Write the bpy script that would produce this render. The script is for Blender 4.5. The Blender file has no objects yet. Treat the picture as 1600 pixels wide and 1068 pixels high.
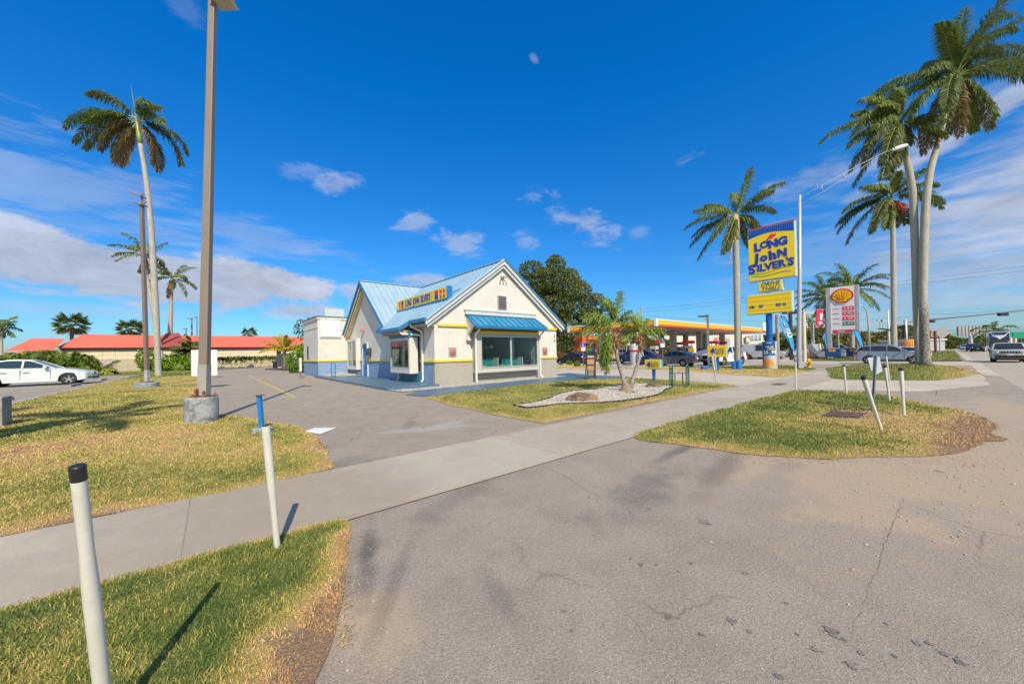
import bpy, bmesh, math, random
from mathutils import Vector, Matrix, noise
from mathutils.geometry import delaunay_2d_cdt
R = math.radians
sc = bpy.context.scene
COL = sc.collection
random.seed(7)

# ------------------------------------------------------------------ camera
F, CX, CY, H = 565.0, 800.0, 534.0, 1.6
PITCH, ROLL, SH = R(.5), R(1.1), 12.0
fw = Vector((0, math.cos(PITCH), math.sin(PITCH)))
u0 = Vector((0, -math.sin(PITCH), math.cos(PITCH)))
r0 = Vector((1, 0, 0))
cr, sr = math.cos(ROLL), math.sin(ROLL)
RT = r0*cr - u0*sr
UP = r0*sr + u0*cr
cam = bpy.data.objects.new('camera', bpy.data.cameras.new('camera'))
COL.objects.link(cam)
cam.matrix_world = Matrix(((RT.x, UP.x, -fw.x, 0), (RT.y, UP.y, -fw.y, 0), (RT.z, UP.z, -fw.z, H), (0, 0, 0, 1)))
cam.data.sensor_width = 36
cam.data.lens = F/1600*36
cam.data.shift_y = SH/1600
cam.data.clip_start = .05
cam.data.clip_end = 5000
sc.camera = cam

def ray(px, py):
    return RT*((px-CX)/F) + UP*(-(py-(CY+SH))/F) + fw
def G(px, py, z=0.):                       # survey point on the ground
    d = ray(px, py); t = (z-H)/d.z
    return Vector((d.x*t, d.y*t, z))
def D(px, py, y):                          # survey point at a distance
    d = ray(px, py); t = y/d.y
    return Vector((d.x*t, y, H+d.z*t))
AZ = R(50.4)
UU = Vector((math.sin(AZ), math.cos(AZ), 0)); VV = Vector((-UU.y, UU.x, 0))
UVROT = R(39.6)
def W(u, v, z=0.):                         # street grid: u along the road, v away from it
    return Vector((UU.x*u+VV.x*v, UU.y*u+VV.y*v, z))
def UV(p):
    return (p.x*UU.x+p.y*UU.y, p.x*VV.x+p.y*VV.y)

# ------------------------------------------------------------------ objects
def tag(o, label=None, cat=None, group=None, kind=None):
    if label: o['label'] = label
    if cat: o['category'] = cat
    if group: o['group'] = group
    if kind: o['kind'] = kind
    return o
def thing(name, loc, label, cat, rz=0., group=None):
    o = bpy.data.objects.new(name, None); COL.objects.link(o)
    o.location = loc; o.rotation_euler = (0, 0, rz); o.empty_display_size = .2
    return tag(o, label, cat, group)
def copy_tree(o, parent=None):
    c = o.copy(); COL.objects.link(c); c.parent = parent
    for ch in list(o.children): copy_tree(ch, c)
    return c
def dup(o, loc, rz, label, group=None, scale=None):
    c = copy_tree(o); c.location = loc; c.rotation_euler = (0, 0, rz); c['label'] = label
    if group: c['group'] = group
    if scale: c.scale = scale
    return c

class MB:
    """collects faces; build() links them as one mesh object"""
    def __init__(s, off=(0, 0, 0)):
        s.v = []; s.f = []; s.m = []; s.off = Vector(off)
    def add(s, vs, fs, mi=0):
        n = len(s.v); s.v += [tuple(Vector(a)-s.off) for a in vs]
        s.f += [tuple(i+n for i in f) for f in fs]; s.m += [mi]*len(fs); return s
    def box(s, x0, x1, y0, y1, z0, z1, mi=0):
        vs = [(x, y, z) for x in (x0, x1) for y in (y0, y1) for z in (z0, z1)]
        return s.add(vs, [(0, 1, 3, 2), (4, 6, 7, 5), (0, 4, 5, 1), (2, 3, 7, 6), (0, 2, 6, 4), (1, 5, 7, 3)], mi)
    def bar(s, a, b, w, h=None, mi=0, up=(0, 0, 1)):
        a = Vector(a); b = Vector(b); h = h or w; d = (b-a).normalized(); U = Vector(up)
        if abs(d.dot(U)) > .98: U = Vector((1, 0, 0)) if abs(d.x) < .9 else Vector((0, 1, 0))
        x = d.cross(U).normalized()*w/2; y = x.cross(d).normalized()*h/2
        vs = [p+q for p in (a, b) for q in (-x-y, x-y, x+y, -x+y)]
        return s.add(vs, [(0, 1, 2, 3), (7, 6, 5, 4), (0, 4, 5, 1), (1, 5, 6, 2), (2, 6, 7, 3), (3, 7, 4, 0)], mi)
    def tube(s, path, rad, n=8, mi=0, cap=True):
        P = [Vector(p) for p in path]; k = len(P)
        rad = rad if isinstance(rad, (list, tuple)) else [rad]*k
        vs = []; ref = Vector((.31, .95, .05)).normalized()
        for i, p in enumerate(P):
            d = (P[min(i+1, k-1)]-P[max(i-1, 0)]).normalized()
            if abs(d.dot(ref)) > .95: ref = Vector((1, .1, 0)).normalized()
            x = d.cross(ref).normalized(); y = d.cross(x).normalized(); ref = -y if y.dot(ref) < 0 else y
            x = d.cross(ref).normalized(); y = d.cross(x).normalized()
            vs += [p+(x*math.cos(2*math.pi*j/n)+y*math.sin(2*math.pi*j/n))*rad[i] for j in range(n)]
        fs = [(i*n+j, i*n+(j+1) % n, (i+1)*n+(j+1) % n, (i+1)*n+j) for i in range(k-1) for j in range(n)]
        if cap: fs += [tuple(range(n))[::-1], tuple((k-1)*n+j for j in range(n))]
        return s.add(vs, fs, mi)
    def lathe(s, prof, n=16, mi=0, c=(0, 0, 0), axis='z', cap=True):
        vs = []; c = Vector(c)
        for r, h in prof:
            for j in range(n):
                a = 2*math.pi*j/n; x, y = r*math.cos(a), r*math.sin(a)
                p = {'z': (x, y, h), 'y': (x, h, y), 'x': (h, x, y)}[axis]
                vs.append(c+Vector(p))
        k = len(prof)
        fs = [(i*n+j, i*n+(j+1) % n, (i+1)*n+(j+1) % n, (i+1)*n+j) for i in range(k-1) for j in range(n)]
        if cap: fs += [tuple(range(n))[::-1], tuple((k-1)*n+j for j in range(n))]
        return s.add(vs, fs, mi)
    def prism(s, poly, a, b, axis='z', mi=0):
        """poly 2D; axis the extrusion axis: z->(x,y), y->(x,z), x->(y,z)"""
        n = len(poly)
        def P(p, h): return {'z': (p[0], p[1], h), 'y': (p[0], h, p[1]), 'x': (h, p[0], p[1])}[axis]
        vs = [P(p, a) for p in poly]+[P(p, b) for p in poly]
        fs = [tuple(range(n))[::-1], tuple(range(n, 2*n))]+[(i, (i+1) % n, n+(i+1) % n, n+i) for i in range(n)]
        return s.add(vs, fs, mi)
    def each(s, name, mats, parent=None, nv=8, nf=6, **k):
        """every box of the collection becomes an object of its own"""
        out = []
        for i in range(0, len(s.v), nv):
            m = MB(); m.v = s.v[i:i+nv]; m.f = [tuple(j-i for j in f) for f in s.f[i//nv*nf:i//nv*nf+nf]]; m.m = [0]*len(m.f)
            out.append(m.build(name, mats, parent, **k))
        return out
    def build(s, name, mats, parent=None, smooth=False, bevel=0, recalc=True, label=None):
        me = bpy.data.meshes.new(name)
        me.from_pydata(s.v, [], s.f)
        mats = mats if isinstance(mats, (list, tuple)) else [mats]
        for m in mats: me.materials.append(m)
        if len(mats) > 1: me.polygons.foreach_set('material_index', s.m)
        if recalc and len(s.f) < 20000:
            bm = bmesh.new(); bm.from_mesh(me); bmesh.ops.recalc_face_normals(bm, faces=bm.faces); bm.to_mesh(me); bm.free()
        if smooth: me.polygons.foreach_set('use_smooth', [True]*len(me.polygons))
        me.update()
        o = bpy.data.objects.new(name, me); COL.objects.link(o); o.parent = parent
        if smooth == 'auto':
            me.set_sharp_from_angle(angle=R(38))
        if bevel:
            b = o.modifiers.new('bevel', 'BEVEL'); b.width = bevel; b.segments = 2; b.limit_method = 'ANGLE'; b.angle_limit = R(40)
        if label: o['label'] = label
        return o

# ------------------------------------------------------------------ materials
def hexlin(h):
    c = [int(h[i:i+2], 16)/255 for i in (0, 2, 4)]
    return tuple(x/12.92 if x <= .04045 else ((x+.055)/1.055)**2.4 for x in c)
class NT:
    def __init__(s, nt): s.nt = nt
    def n(s, t, **k):
        nd = s.nt.nodes.new(t)
        for a, b in k.items():
            if a.startswith('i_'):
                key = a[2:]; key = int(key) if key.isdigit() else key.replace('_', ' ')
                s.set(nd.inputs[key], b)
            else: setattr(nd, a, b)
        return nd
    def set(s, inp, val):
        if hasattr(val, 'bl_idname') and not hasattr(val, 'is_output'): val = val.outputs[0]
        if hasattr(val, 'is_output'): s.nt.links.new(val, inp)
        else: inp.default_value = val
    def math(s, op, a, b=None, c=None, clamp=False):
        nd = s.nt.nodes.new('ShaderNodeMath'); nd.operation = op; nd.use_clamp = clamp
        for i, x in enumerate((a, b, c)):
            if x is not None: s.set(nd.inputs[i], x)
        return nd.outputs[0]
    def mix(s, f, a, b, mode='MIX'):
        nd = s.nt.nodes.new('ShaderNodeMix'); nd.data_type = 'RGBA'; nd.blend_type = mode
        s.set(nd.inputs[0], f)
        for i, x in ((6, a), (7, b)):
            if isinstance(x, tuple) and len(x) == 3: x = x+(1,)
            s.set(nd.inputs[i], x)
        return nd.outputs[2]
    def ramp(s, f, stops):
        nd = s.nt.nodes.new('ShaderNodeValToRGB'); s.set(nd.inputs[0], f)
        el = nd.color_ramp.elements
        while len(el) < len(stops): el.new(.5)
        for e, (p, c) in zip(el, stops):
            e.position = p; e.color = (c, c, c, 1) if isinstance(c, (int, float)) else tuple(c)+(1,)
        return nd.outputs[0]
    def noise(s, vec, scale, detail=3, rough=.55, dist=0.):
        nd = s.nt.nodes.new('ShaderNodeTexNoise')
        if vec is not None: s.set(nd.inputs['Vector'], vec)
        nd.inputs['Scale'].default_value = scale; nd.inputs['Detail'].default_value = detail
        nd.inputs['Roughness'].default_value = rough; nd.inputs['Distortion'].default_value = dist
        return nd.outputs[0]
    def rng(s, v, a, b, c=0., d=1., smooth=False):
        nd = s.nt.nodes.new('ShaderNodeMapRange'); nd.clamp = True
        if smooth: nd.interpolation_type = 'SMOOTHSTEP'
        s.set(nd.inputs[0], v)
        for i, x in enumerate((a, b, c, d)): s.set(nd.inputs[i+1], x)
        return nd.outputs[0]
def newmat(name):
    m = bpy.data.materials.new(name); m.use_nodes = True
    nt = NT(m.node_tree); b = m.node_tree.nodes['Principled BSDF']
    return m, nt, b
CACHE = {}
def mat(name, col, rough=.6, var=.08, scale=3., metal=0., bump=0., bscale=40., dirt=0., coat=0., spec=.5, trans=0., emit=0.):
    """plain paint / plastic / metal: base colour with large and small scale wear, dirt blotches, optional bump"""
    if name in CACHE: return CACHE[name]
    if isinstance(col, str): col = hexlin(col)
    m, N, b = newmat(name)
    pos = N.n('ShaderNodeTexCoord').outputs['Object']
    n1 = N.noise(pos, scale, 4, .6)
    f = N.rng(n1, .3, .7, 1-var, 1+var)
    g = N.noise(pos, scale*9, 3, .6)
    f2 = N.rng(g, .3, .7, 1-var*.5, 1+var*.5)
    mul = N.math('MULTIPLY', f, f2)
    v = N.n('ShaderNodeVectorMath', operation='SCALE'); v.inputs[0].default_value = col; N.set(v.inputs['Scale'], mul)
    c = v.outputs[0]
    if dirt:
        d = N.noise(pos, scale*1.7, 6, .7, .4)
        c = N.mix(N.rng(d, *((.45, .60) if dirt >= .6 else (.5, .72)), 0, dirt), c, tuple(x*.35+.02 for x in col))
    if 'stucco' in name:      # rain streaks and patched paint
        mp_ = N.n('ShaderNodeMapping'); N.set(mp_.inputs[0], pos); mp_.inputs['Scale'].default_value = (4, 4, .35)
        c = N.mix(N.rng(N.noise(mp_.outputs[0], 1.2, 5, .7), .52, .75, 0, .30), c, tuple(x*.72 for x in col))
        c = N.mix(N.rng(N.noise(pos, .6, 2, .5), .55, .58, 0, .10), c, tuple(min(1, x*1.2) for x in col))
    N.set(b.inputs['Base Color'], c)
    N.set(b.inputs['Roughness'], N.rng(g, .2, .8, max(0, rough-.08), min(1, rough+.08)))
    b.inputs['Metallic'].default_value = metal
    b.inputs['Specular IOR Level'].default_value = spec
    if coat: b.inputs['Coat Weight'].default_value = coat; b.inputs['Coat Roughness'].default_value = .05
    if trans: b.inputs['Transmission Weight'].default_value = trans
    if emit:
        b.inputs['Emission Color'].default_value = tuple(col)+(1,); b.inputs['Emission Strength'].default_value = emit
    if bump:
        bn = N.n('ShaderNodeBump'); bn.inputs['Strength'].default_value = bump; bn.inputs['Distance'].default_value = .02
        N.set(bn.inputs['Height'], N.noise(pos, bscale, 4, .6)); N.set(b.inputs['Normal'], bn.outputs[0])
    CACHE[name] = m
    return m
def glass_mat(name, tint=(.9, .95, .95), refl=.12, alpha=.75):
    m = bpy.data.materials.new(name); m.use_nodes = True; N = NT(m.node_tree)
    m.node_tree.nodes.remove(m.node_tree.nodes['Principled BSDF'])
    t = N.n('ShaderNodeBsdfTransparent'); t.inputs[0].default_value = tuple(x*alpha for x in tint)+(1,)
    g = N.n('ShaderNodeBsdfGlossy'); g.inputs['Roughness'].default_value = .02; g.inputs[0].default_value = (1, 1, 1, 1)
    lw = N.n('ShaderNodeLayerWeight'); fr = N.math('MULTIPLY', N.math('POWER', lw.outputs['Facing'], 4.0), .7)
    mx = N.n('ShaderNodeMixShader'); N.set(mx.inputs[0], N.math('ADD', fr, refl, clamp=True))
    N.set(mx.inputs[1], t.outputs[0]); N.set(mx.inputs[2], g.outputs[0])
    N.set(m.node_tree.nodes['Material Output'].inputs[0], mx.outputs[0])
    return m
FONTS = {}
def text(parent, name, body, size, loc, rot, material, depth=.01, bold=0., shear=0., xs=1., align='CENTER', label=None, letters=None):
    """raised lettering as one mesh; letters: per-letter (dx, dy, scale, tilt)"""
    bm = bmesh.new()
    def one(ch, s, off, tilt, algn):
        cu = bpy.data.curves.new('t', 'FONT'); cu.body = ch; cu.size = s; cu.extrude = depth; cu.offset = bold*s
        cu.shear = shear; cu.align_x = algn; cu.align_y = 'CENTER'; cu.resolution_u = 3
        o = bpy.data.objects.new('t', cu)
        me = bpy.data.meshes.new_from_object(o)
        me.transform(Matrix.Translation(off) @ Matrix.Rotation(tilt, 4, 'Z') @ Matrix.Diagonal((xs, 1, 1, 1)))
        bm.from_mesh(me); w = max([v.co.x for v in me.vertices] or [0])
        bpy.data.objects.remove(o); bpy.data.curves.remove(cu); bpy.data.meshes.remove(me); return w
    if letters:
        for ch, dx, dy, s, t in letters: one(ch, size*s, Vector((dx, dy, 0)), t, 'CENTER')
    else: one(body, size, Vector((0, 0, 0)), 0, align)
    me = bpy.data.meshes.new(name); bm.to_mesh(me); bm.free(); me.materials.append(material)
    o = bpy.data.objects.new(name, me); COL.objects.link(o); o.parent = parent
    o.location = loc; o.rotation_euler = rot
    if label: o['label'] = label
    return o
# local frame for a thing whose children are given in street-grid coordinates
def grid_thing(name, u, v, label, cat, group=None):
    return thing(name, W(u, v), label, cat, UVROT, group)
ROT_MU = (R(90), 0, R(-90))   # text on a face looking towards -u (local -x)
ROT_MV = (R(90), 0, 0)        # text on a face looking towards -v (local -y)
# ------------------------------------------------------------------ sun, sky and clouds
SUN_AZ, SUN_EL = R(159), R(43)
sun = bpy.data.lights.new('sun', 'SUN'); sun.energy = 4.8; sun.angle = R(.5); sun.color = (1, .89, .72)
so = bpy.data.objects.new('sun', sun); COL.objects.link(so)
sd = Vector((math.sin(SUN_AZ)*math.cos(SUN_EL), math.cos(SUN_AZ)*math.cos(SUN_EL), math.sin(SUN_EL)))
so.rotation_euler = sd.to_track_quat('Z', 'Y').to_euler(); so.location = sd*50
w = bpy.data.worlds.new('World'); sc.world = w; w.use_nodes = True
N = NT(w.node_tree); bg = w.node_tree.nodes['Background']
sky = N.n('ShaderNodeTexSky', sky_type='NISHITA', sun_disc=False, sun_elevation=SUN_EL, sun_rotation=SUN_AZ,
          altitude=0, air_density=1.0, dust_density=.6, ozone_density=3.0)
hs = N.n('ShaderNodeHueSaturation'); hs.inputs['Saturation'].default_value = 1.25; N.set(hs.inputs['Color'], sky.outputs[0])
gen = N.n('ShaderNodeTexCoord').outputs['Generated']
sep = N.n('ShaderNodeSeparateXYZ'); N.set(sep.inputs[0], gen)
X, Y, Z = sep.outputs
az = N.math('ARCTAN2', X, Y)                                   # radians, + to the right of north
el = N.math('ARCSINE', Z)
# richer blue high up, paler low
basec = N.mix(N.rng(el, 0., .62), (.44, .68, .92), (.02, .90, 1.34))
skyc = N.mix(1.0, hs.outputs[0], basec, 'MULTIPLY')
# cloud layer coordinates (a flat layer seen in perspective)
zz = N.math('MAXIMUM', N.math('ADD', Z, .06), .02)
cv = N.n('ShaderNodeCombineXYZ'); N.set(cv.inputs[0], N.math('DIVIDE', X, zz)); N.set(cv.inputs[1], N.math('DIVIDE', Y, zz))
n_big = N.noise(cv.outputs[0], .9, 8, .62, .3)
cv3 = N.n('ShaderNodeCombineXYZ'); N.set(cv3.inputs[0], N.math('MULTIPLY', az, 1.0)); N.set(cv3.inputs[1], N.math('MULTIPLY', el, 2.2))
n_puf = N.noise(cv3.outputs[0], 9., 8, .62, .4)
mp = N.n('ShaderNodeMapping'); N.set(mp.inputs[0], cv.outputs[0]); mp.inputs['Rotation'].default_value = (0, 0, R(38)); mp.inputs['Scale'].default_value = (.35, 2.6, 1)
n_str = N.noise(mp.outputs[0], .9, 7, .6, .5)
mp2 = N.n('ShaderNodeMapping'); N.set(mp2.inputs[0], cv3.outputs[0]); mp2.inputs['Rotation'].default_value = (0, 0, R(28)); mp2.inputs['Scale'].default_value = (2.2, 6., 1)
n_rip = N.noise(mp2.outputs[0], 3.2, 6, .6, .3)
def sky_dir(px, py):
    d = ray(px, py).normalized(); return math.atan2(d.x, d.y), math.asin(d.z)
dens = None
def blob(px, py, wx, wy, tilt, amt, nz, k=1.1, soft=.5):
    """an elongated cloud bank: centre by direction, half sizes in degrees, tilt in degrees"""
    global dens
    a0, e0 = sky_dir(px, py)
    da = N.math('MULTIPLY', N.math('SUBTRACT', az, a0), math.cos(e0)); de = N.math('SUBTRACT', el, e0)
    c, s_ = math.cos(R(tilt)), math.sin(R(tilt))
    x = N.math('MULTIPLY_ADD', da, c, N.math('MULTIPLY', de, s_)); y = N.math('MULTIPLY_ADD', da, -s_, N.math('MULTIPLY', de, c))
    x = N.math('DIVIDE', x, R(wx)); y = N.math('DIVIDE', y, R(wy))
    r = N.math('SQRT', N.math('ADD', N.math('MULTIPLY', x, x), N.math('MULTIPLY', y, y)))
    e = N.math('MULTIPLY_ADD', N.math('SUBTRACT', nz, .5), 2*k, N.math('SUBTRACT', 1.0, r))
    d = N.math('MULTIPLY', N.rng(e, 0., soft, 0., 1., True), amt)
    dens = d if dens is None else N.math('MAXIMUM', dens, d)
blob(60, 402, 15, 3.4, -12, .90, n_puf, 1.0, .35)      # big bank low left
blob(230, 430, 17, 3.2, -9, .90, n_puf, .9, .35)
blob(420, 440, 9, 2.5, -8, .95, n_puf, .9, .4)
blob(470, 485, 7, 1.5, -2, .8, n_puf, .8, .7)
blob(560, 455, 4, 1.6, 8, .75, n_puf, .9, .7)
blob(660, 437, 6, 1.3, 2, .7, n_puf, .9, .8)
blob(160, 485, 12, 1.0, 0, .35, n_puf, .9, .9)
blob(20, 432, 3, .8, 0, .7, n_puf, .6, .9)
blob(90, 295, 17, 6, -14, .34, n_rip, 1.7, .9)        # thin ripples above it
blob(400, 370, 13, 2.6, -8, .34, n_rip, 1.5, .9)
blob(530, 290, 3.4, 1.8, 22, .5, n_puf, 1.7, .8)
blob(650, 345, 3.2, 1.7, 10, .5, n_puf, 1.7, .8)
blob(720, 380, 4, 2.4, 0, .5, n_puf, 1.8, .8)
blob(905, 345, 7, 2.7, -32, .52, n_puf, 1.9, .85)
blob(815, 380, 2.5, 2.2, 0, .32, n_puf, 1.9, .85)
blob(835, 92, .7, .5, -30, .3, n_puf, 1.0, .9)
blob(298, 18, 1.6, 1.6, -55, .12, n_puf, 1.5, .9)
blob(460, 265, 3, 1.2, 0, .25, n_puf, 1.9, .9)
blob(1075, 250, 2.2, .8, 15, .22, n_puf, 1.7, .9)
blob(1000, 370, 2.5, 1.5, -20, .25, n_puf, 1.9, .9)
blob(1280, 275, 6, 2, 12, .35, n_puf, 1.6, .8)
blob(1560, 165, 13, 1.5, 27, .75, n_rip, .8, .7)      # right hand streaks
blob(1440, 215, 9, 1.3, 22, .5, n_rip, 1.0, .8)
blob(1640, 300, 20, 8.5, 27, .85, n_rip, .9, .9)
blob(1560, 420, 22, 8, 14, .55, n_rip, 1.4, .9)
blob(1330, 400, 16, 7, 8, .26, n_rip, 1.6, .9)
blob(1500, 500, 20, 2.6, 2, .28, n_rip, 1.3, .9)
# unseen cloud added overhead and behind the camera as fill light, softening the shade
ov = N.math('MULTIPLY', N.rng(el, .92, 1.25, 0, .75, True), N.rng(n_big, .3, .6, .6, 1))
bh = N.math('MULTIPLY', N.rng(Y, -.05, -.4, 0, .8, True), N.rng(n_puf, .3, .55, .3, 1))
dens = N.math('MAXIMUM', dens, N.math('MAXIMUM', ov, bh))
# cloud shading: brighter tops, greyer undersides from the second noise
shade = N.math('MULTIPLY', N.rng(n_puf, .32, .68, .74, 1.12), N.rng(n_big, .3, .7, .9, 1.05))
ccol = N.mix(N.rng(el, .02, .5), (3.7, 4.0, 4.7), (3.5, 4.0, 5.0))
cc = N.n('ShaderNodeVectorMath', operation='SCALE'); N.set(cc.inputs[0], ccol); N.set(cc.inputs['Scale'], shade)
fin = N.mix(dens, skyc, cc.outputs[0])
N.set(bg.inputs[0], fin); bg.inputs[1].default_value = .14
sc.view_settings.view_transform = 'Standard'; sc.view_settings.look = 'None'
sc.view_settings.exposure = 0.12; sc.view_settings.gamma = 1
sc.cycles.max_bounces = 6; sc.cycles.transparent_max_bounces = 12; sc.cycles.diffuse_bounces = 3
# ------------------------------------------------------------------ ground surfaces
def P2(*px): return [G(x, y) for x, y in px]
def asphalt_mat():
    m, N, b = newmat('worn asphalt')
    pos = N.n('ShaderNodeNewGeometry').outputs['Position']
    sp = N.n('ShaderNodeSeparateXYZ'); N.set(sp.inputs[0], pos)
    big = N.noise(pos, .22, 5, .6, .4); mid = N.noise(pos, 1.6, 5, .65); fine = N.noise(pos, 55, 3, .8); pep = N.noise(pos, 130, 2, .8)
    c = N.mix(N.rng(big, .3, .7), (.335, .285, .225), (.410, .350, .280))
    c = N.mix(N.rng(mid, .35, .7), c, (.30, .253, .20))
    k = N.math('MULTIPLY', N.rng(fine, .3, .72, .72, 1.26), N.rng(pep, .3, .7, .80, 1.20))
    sc_ = N.n('ShaderNodeVectorMath', operation='SCALE'); N.set(sc_.inputs[0], c); N.set(sc_.inputs['Scale'], k); c = sc_.outputs[0]
    def zone(px, py, ru, rv, rot=0., soft=.5, wob=.5, nz=mid):
        g = G(px, py)
        x = N.math('SUBTRACT', sp.outputs[0], g.x); y = N.math('SUBTRACT', sp.outputs[1], g.y)
        a = UVROT+R(rot); ca, sa = math.cos(a), math.sin(a)
        p = N.math('DIVIDE', N.math('MULTIPLY_ADD', x, ca, N.math('MULTIPLY', y, sa)), ru)
        q = N.math('DIVIDE', N.math('MULTIPLY_ADD', x, -sa, N.math('MULTIPLY', y, ca)), rv)
        r = N.math('SQRT', N.math('ADD', N.math('MULTIPLY', p, p), N.math('MULTIPLY', q, q)))
        e = N.math('MULTIPLY_ADD', N.math('SUBTRACT', nz, .5), wob*2, N.math('SUBTRACT', 1.0, r))
        return N.rng(e, 0, soft, 0, 1, True)
    # sandy dirt washed out from the verge
    for a in ((1330, 735, 3.2, .9, 8), (1500, 740, 3.0, 1.6, 0), (1600, 700, 3.5, 1.6, 0), (1180, 722, 2.2, .35, 4), (1560, 640, 4, .7, 0), (1450, 640, 3, .5, -10)):
        c = N.mix(N.math('MULTIPLY', zone(*a, .7, 1.2), .75), c, (.47, .36, .245))
    for a in ((560, 960, .25, .5, 90), (600, 990, .35, .4, 0)):
        c = N.mix(N.math('MULTIPLY', zone(*a, .8, 1.0), .7), c, (.47, .36, .25))
    # tyre scrub and damp stains, darker
    for a, s_ in (((575, 860, .75, .12, 70), .75), ((620, 900, .9, .1, 55), .4), ((1000, 770, 1.3, .4, 10), .42), ((720, 770, 1.6, .28, 25), .3),
                  ((780, 930, .5, .10, 75), .35), ((1130, 735, 1.6, .25, 10), .45), ((1060, 705, 1.5, .16, 2), .6), ((560, 720, .8, .5, 0), .3),
                  ((640, 660, 2.2, .15, 60), .22)):
        c = N.mix(N.math('MULTIPLY', zone(*a, .9, .9), s_), c, (.10, .088, .082))
    # pale cement patches
    for a in ((665, 670, 1.1, .28, -20), (700, 662, .6, .2, 10)):
        c = N.mix(N.math('MULTIPLY', zone(*a, .35, 1.0), .55), c, (.42, .40, .37))
    # pale aggregate worn bare
    va = N.n('ShaderNodeTexVoronoi'); N.set(va.inputs['Vector'], pos); va.inputs['Scale'].default_value = 62
    va2 = N.n('ShaderNodeSeparateColor'); N.set(va2.inputs[0], va.outputs['Color'])
    spk = N.math('MULTIPLY', N.math('LESS_THAN', va.outputs['Distance'], .34), N.math('GREATER_THAN', va2.outputs[0], .72))
    c = N.mix(N.math('MULTIPLY', spk, .40), c, (.62, .52, .40))
    spk = N.math('MULTIPLY', N.math('LESS_THAN', va.outputs['Distance'], .40), N.math('LESS_THAN', va2.outputs[0], .20))
    c = N.mix(N.math('MULTIPLY', spk, .35), c, (.15, .12, .095))
    # scattered oil drips
    vo = N.n('ShaderNodeTexVoronoi'); N.set(vo.inputs['Vector'], pos); vo.inputs['Scale'].default_value = 2.6; vo.inputs['Randomness'].default_value = 1
    dv = N.math('MULTIPLY_ADD', N.math('SUBTRACT', N.noise(pos, 30, 3), .5), .13, vo.outputs['Distance'])
    sepc = N.n('ShaderNodeSeparateColor'); N.set(sepc.inputs[0], vo.outputs['Color'])
    size = N.rng(sepc.outputs[0], .55, 1, .0, .13)
    spot = N.math('MULTIPLY', N.math('LESS_THAN', dv, size), N.rng(N.noise(pos, .35, 2), .44, .6))
    c = N.mix(N.math('MULTIPLY', spot, .55), c, (.05, .042, .036))
    # hairline cracks
    wv = N.n('ShaderNodeTexVoronoi', feature='DISTANCE_TO_EDGE'); wp = N.n('ShaderNodeVectorMath', operation='MULTIPLY_ADD')
    nc = N.n('ShaderNodeTexNoise'); N.set(nc.inputs['Vector'], pos); nc.inputs['Scale'].default_value = 1.4; nc.inputs['Detail'].default_value = 5
    N.set(wp.inputs[0], nc.outputs['Color']); wp.inputs[1].default_value = (.9, .9, .9); N.set(wp.inputs[2], pos)
    N.set(wv.inputs['Vector'], wp.outputs[0]); wv.inputs['Scale'].default_value = .23
    crk = N.math('MULTIPLY', N.rng(wv.outputs['Distance'], .0, .0035, 1, 0), N.rng(N.noise(pos, .5, 2), .5, .6))
    c = N.mix(N.math('MULTIPLY', crk, .5), c, (.07, .065, .06))
    N.set(b.inputs['Base Color'], c); b.inputs['Roughness'].default_value = .88; b.inputs['Specular IOR Level'].default_value = .25
    bn = N.n('ShaderNodeBump'); bn.inputs['Strength'].default_value = .6; bn.inputs['Distance'].default_value = .015
    N.set(bn.inputs['Height'], N.math('ADD', fine, pep)); N.set(b.inputs['Normal'], bn.outputs[0])
    return m
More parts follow.
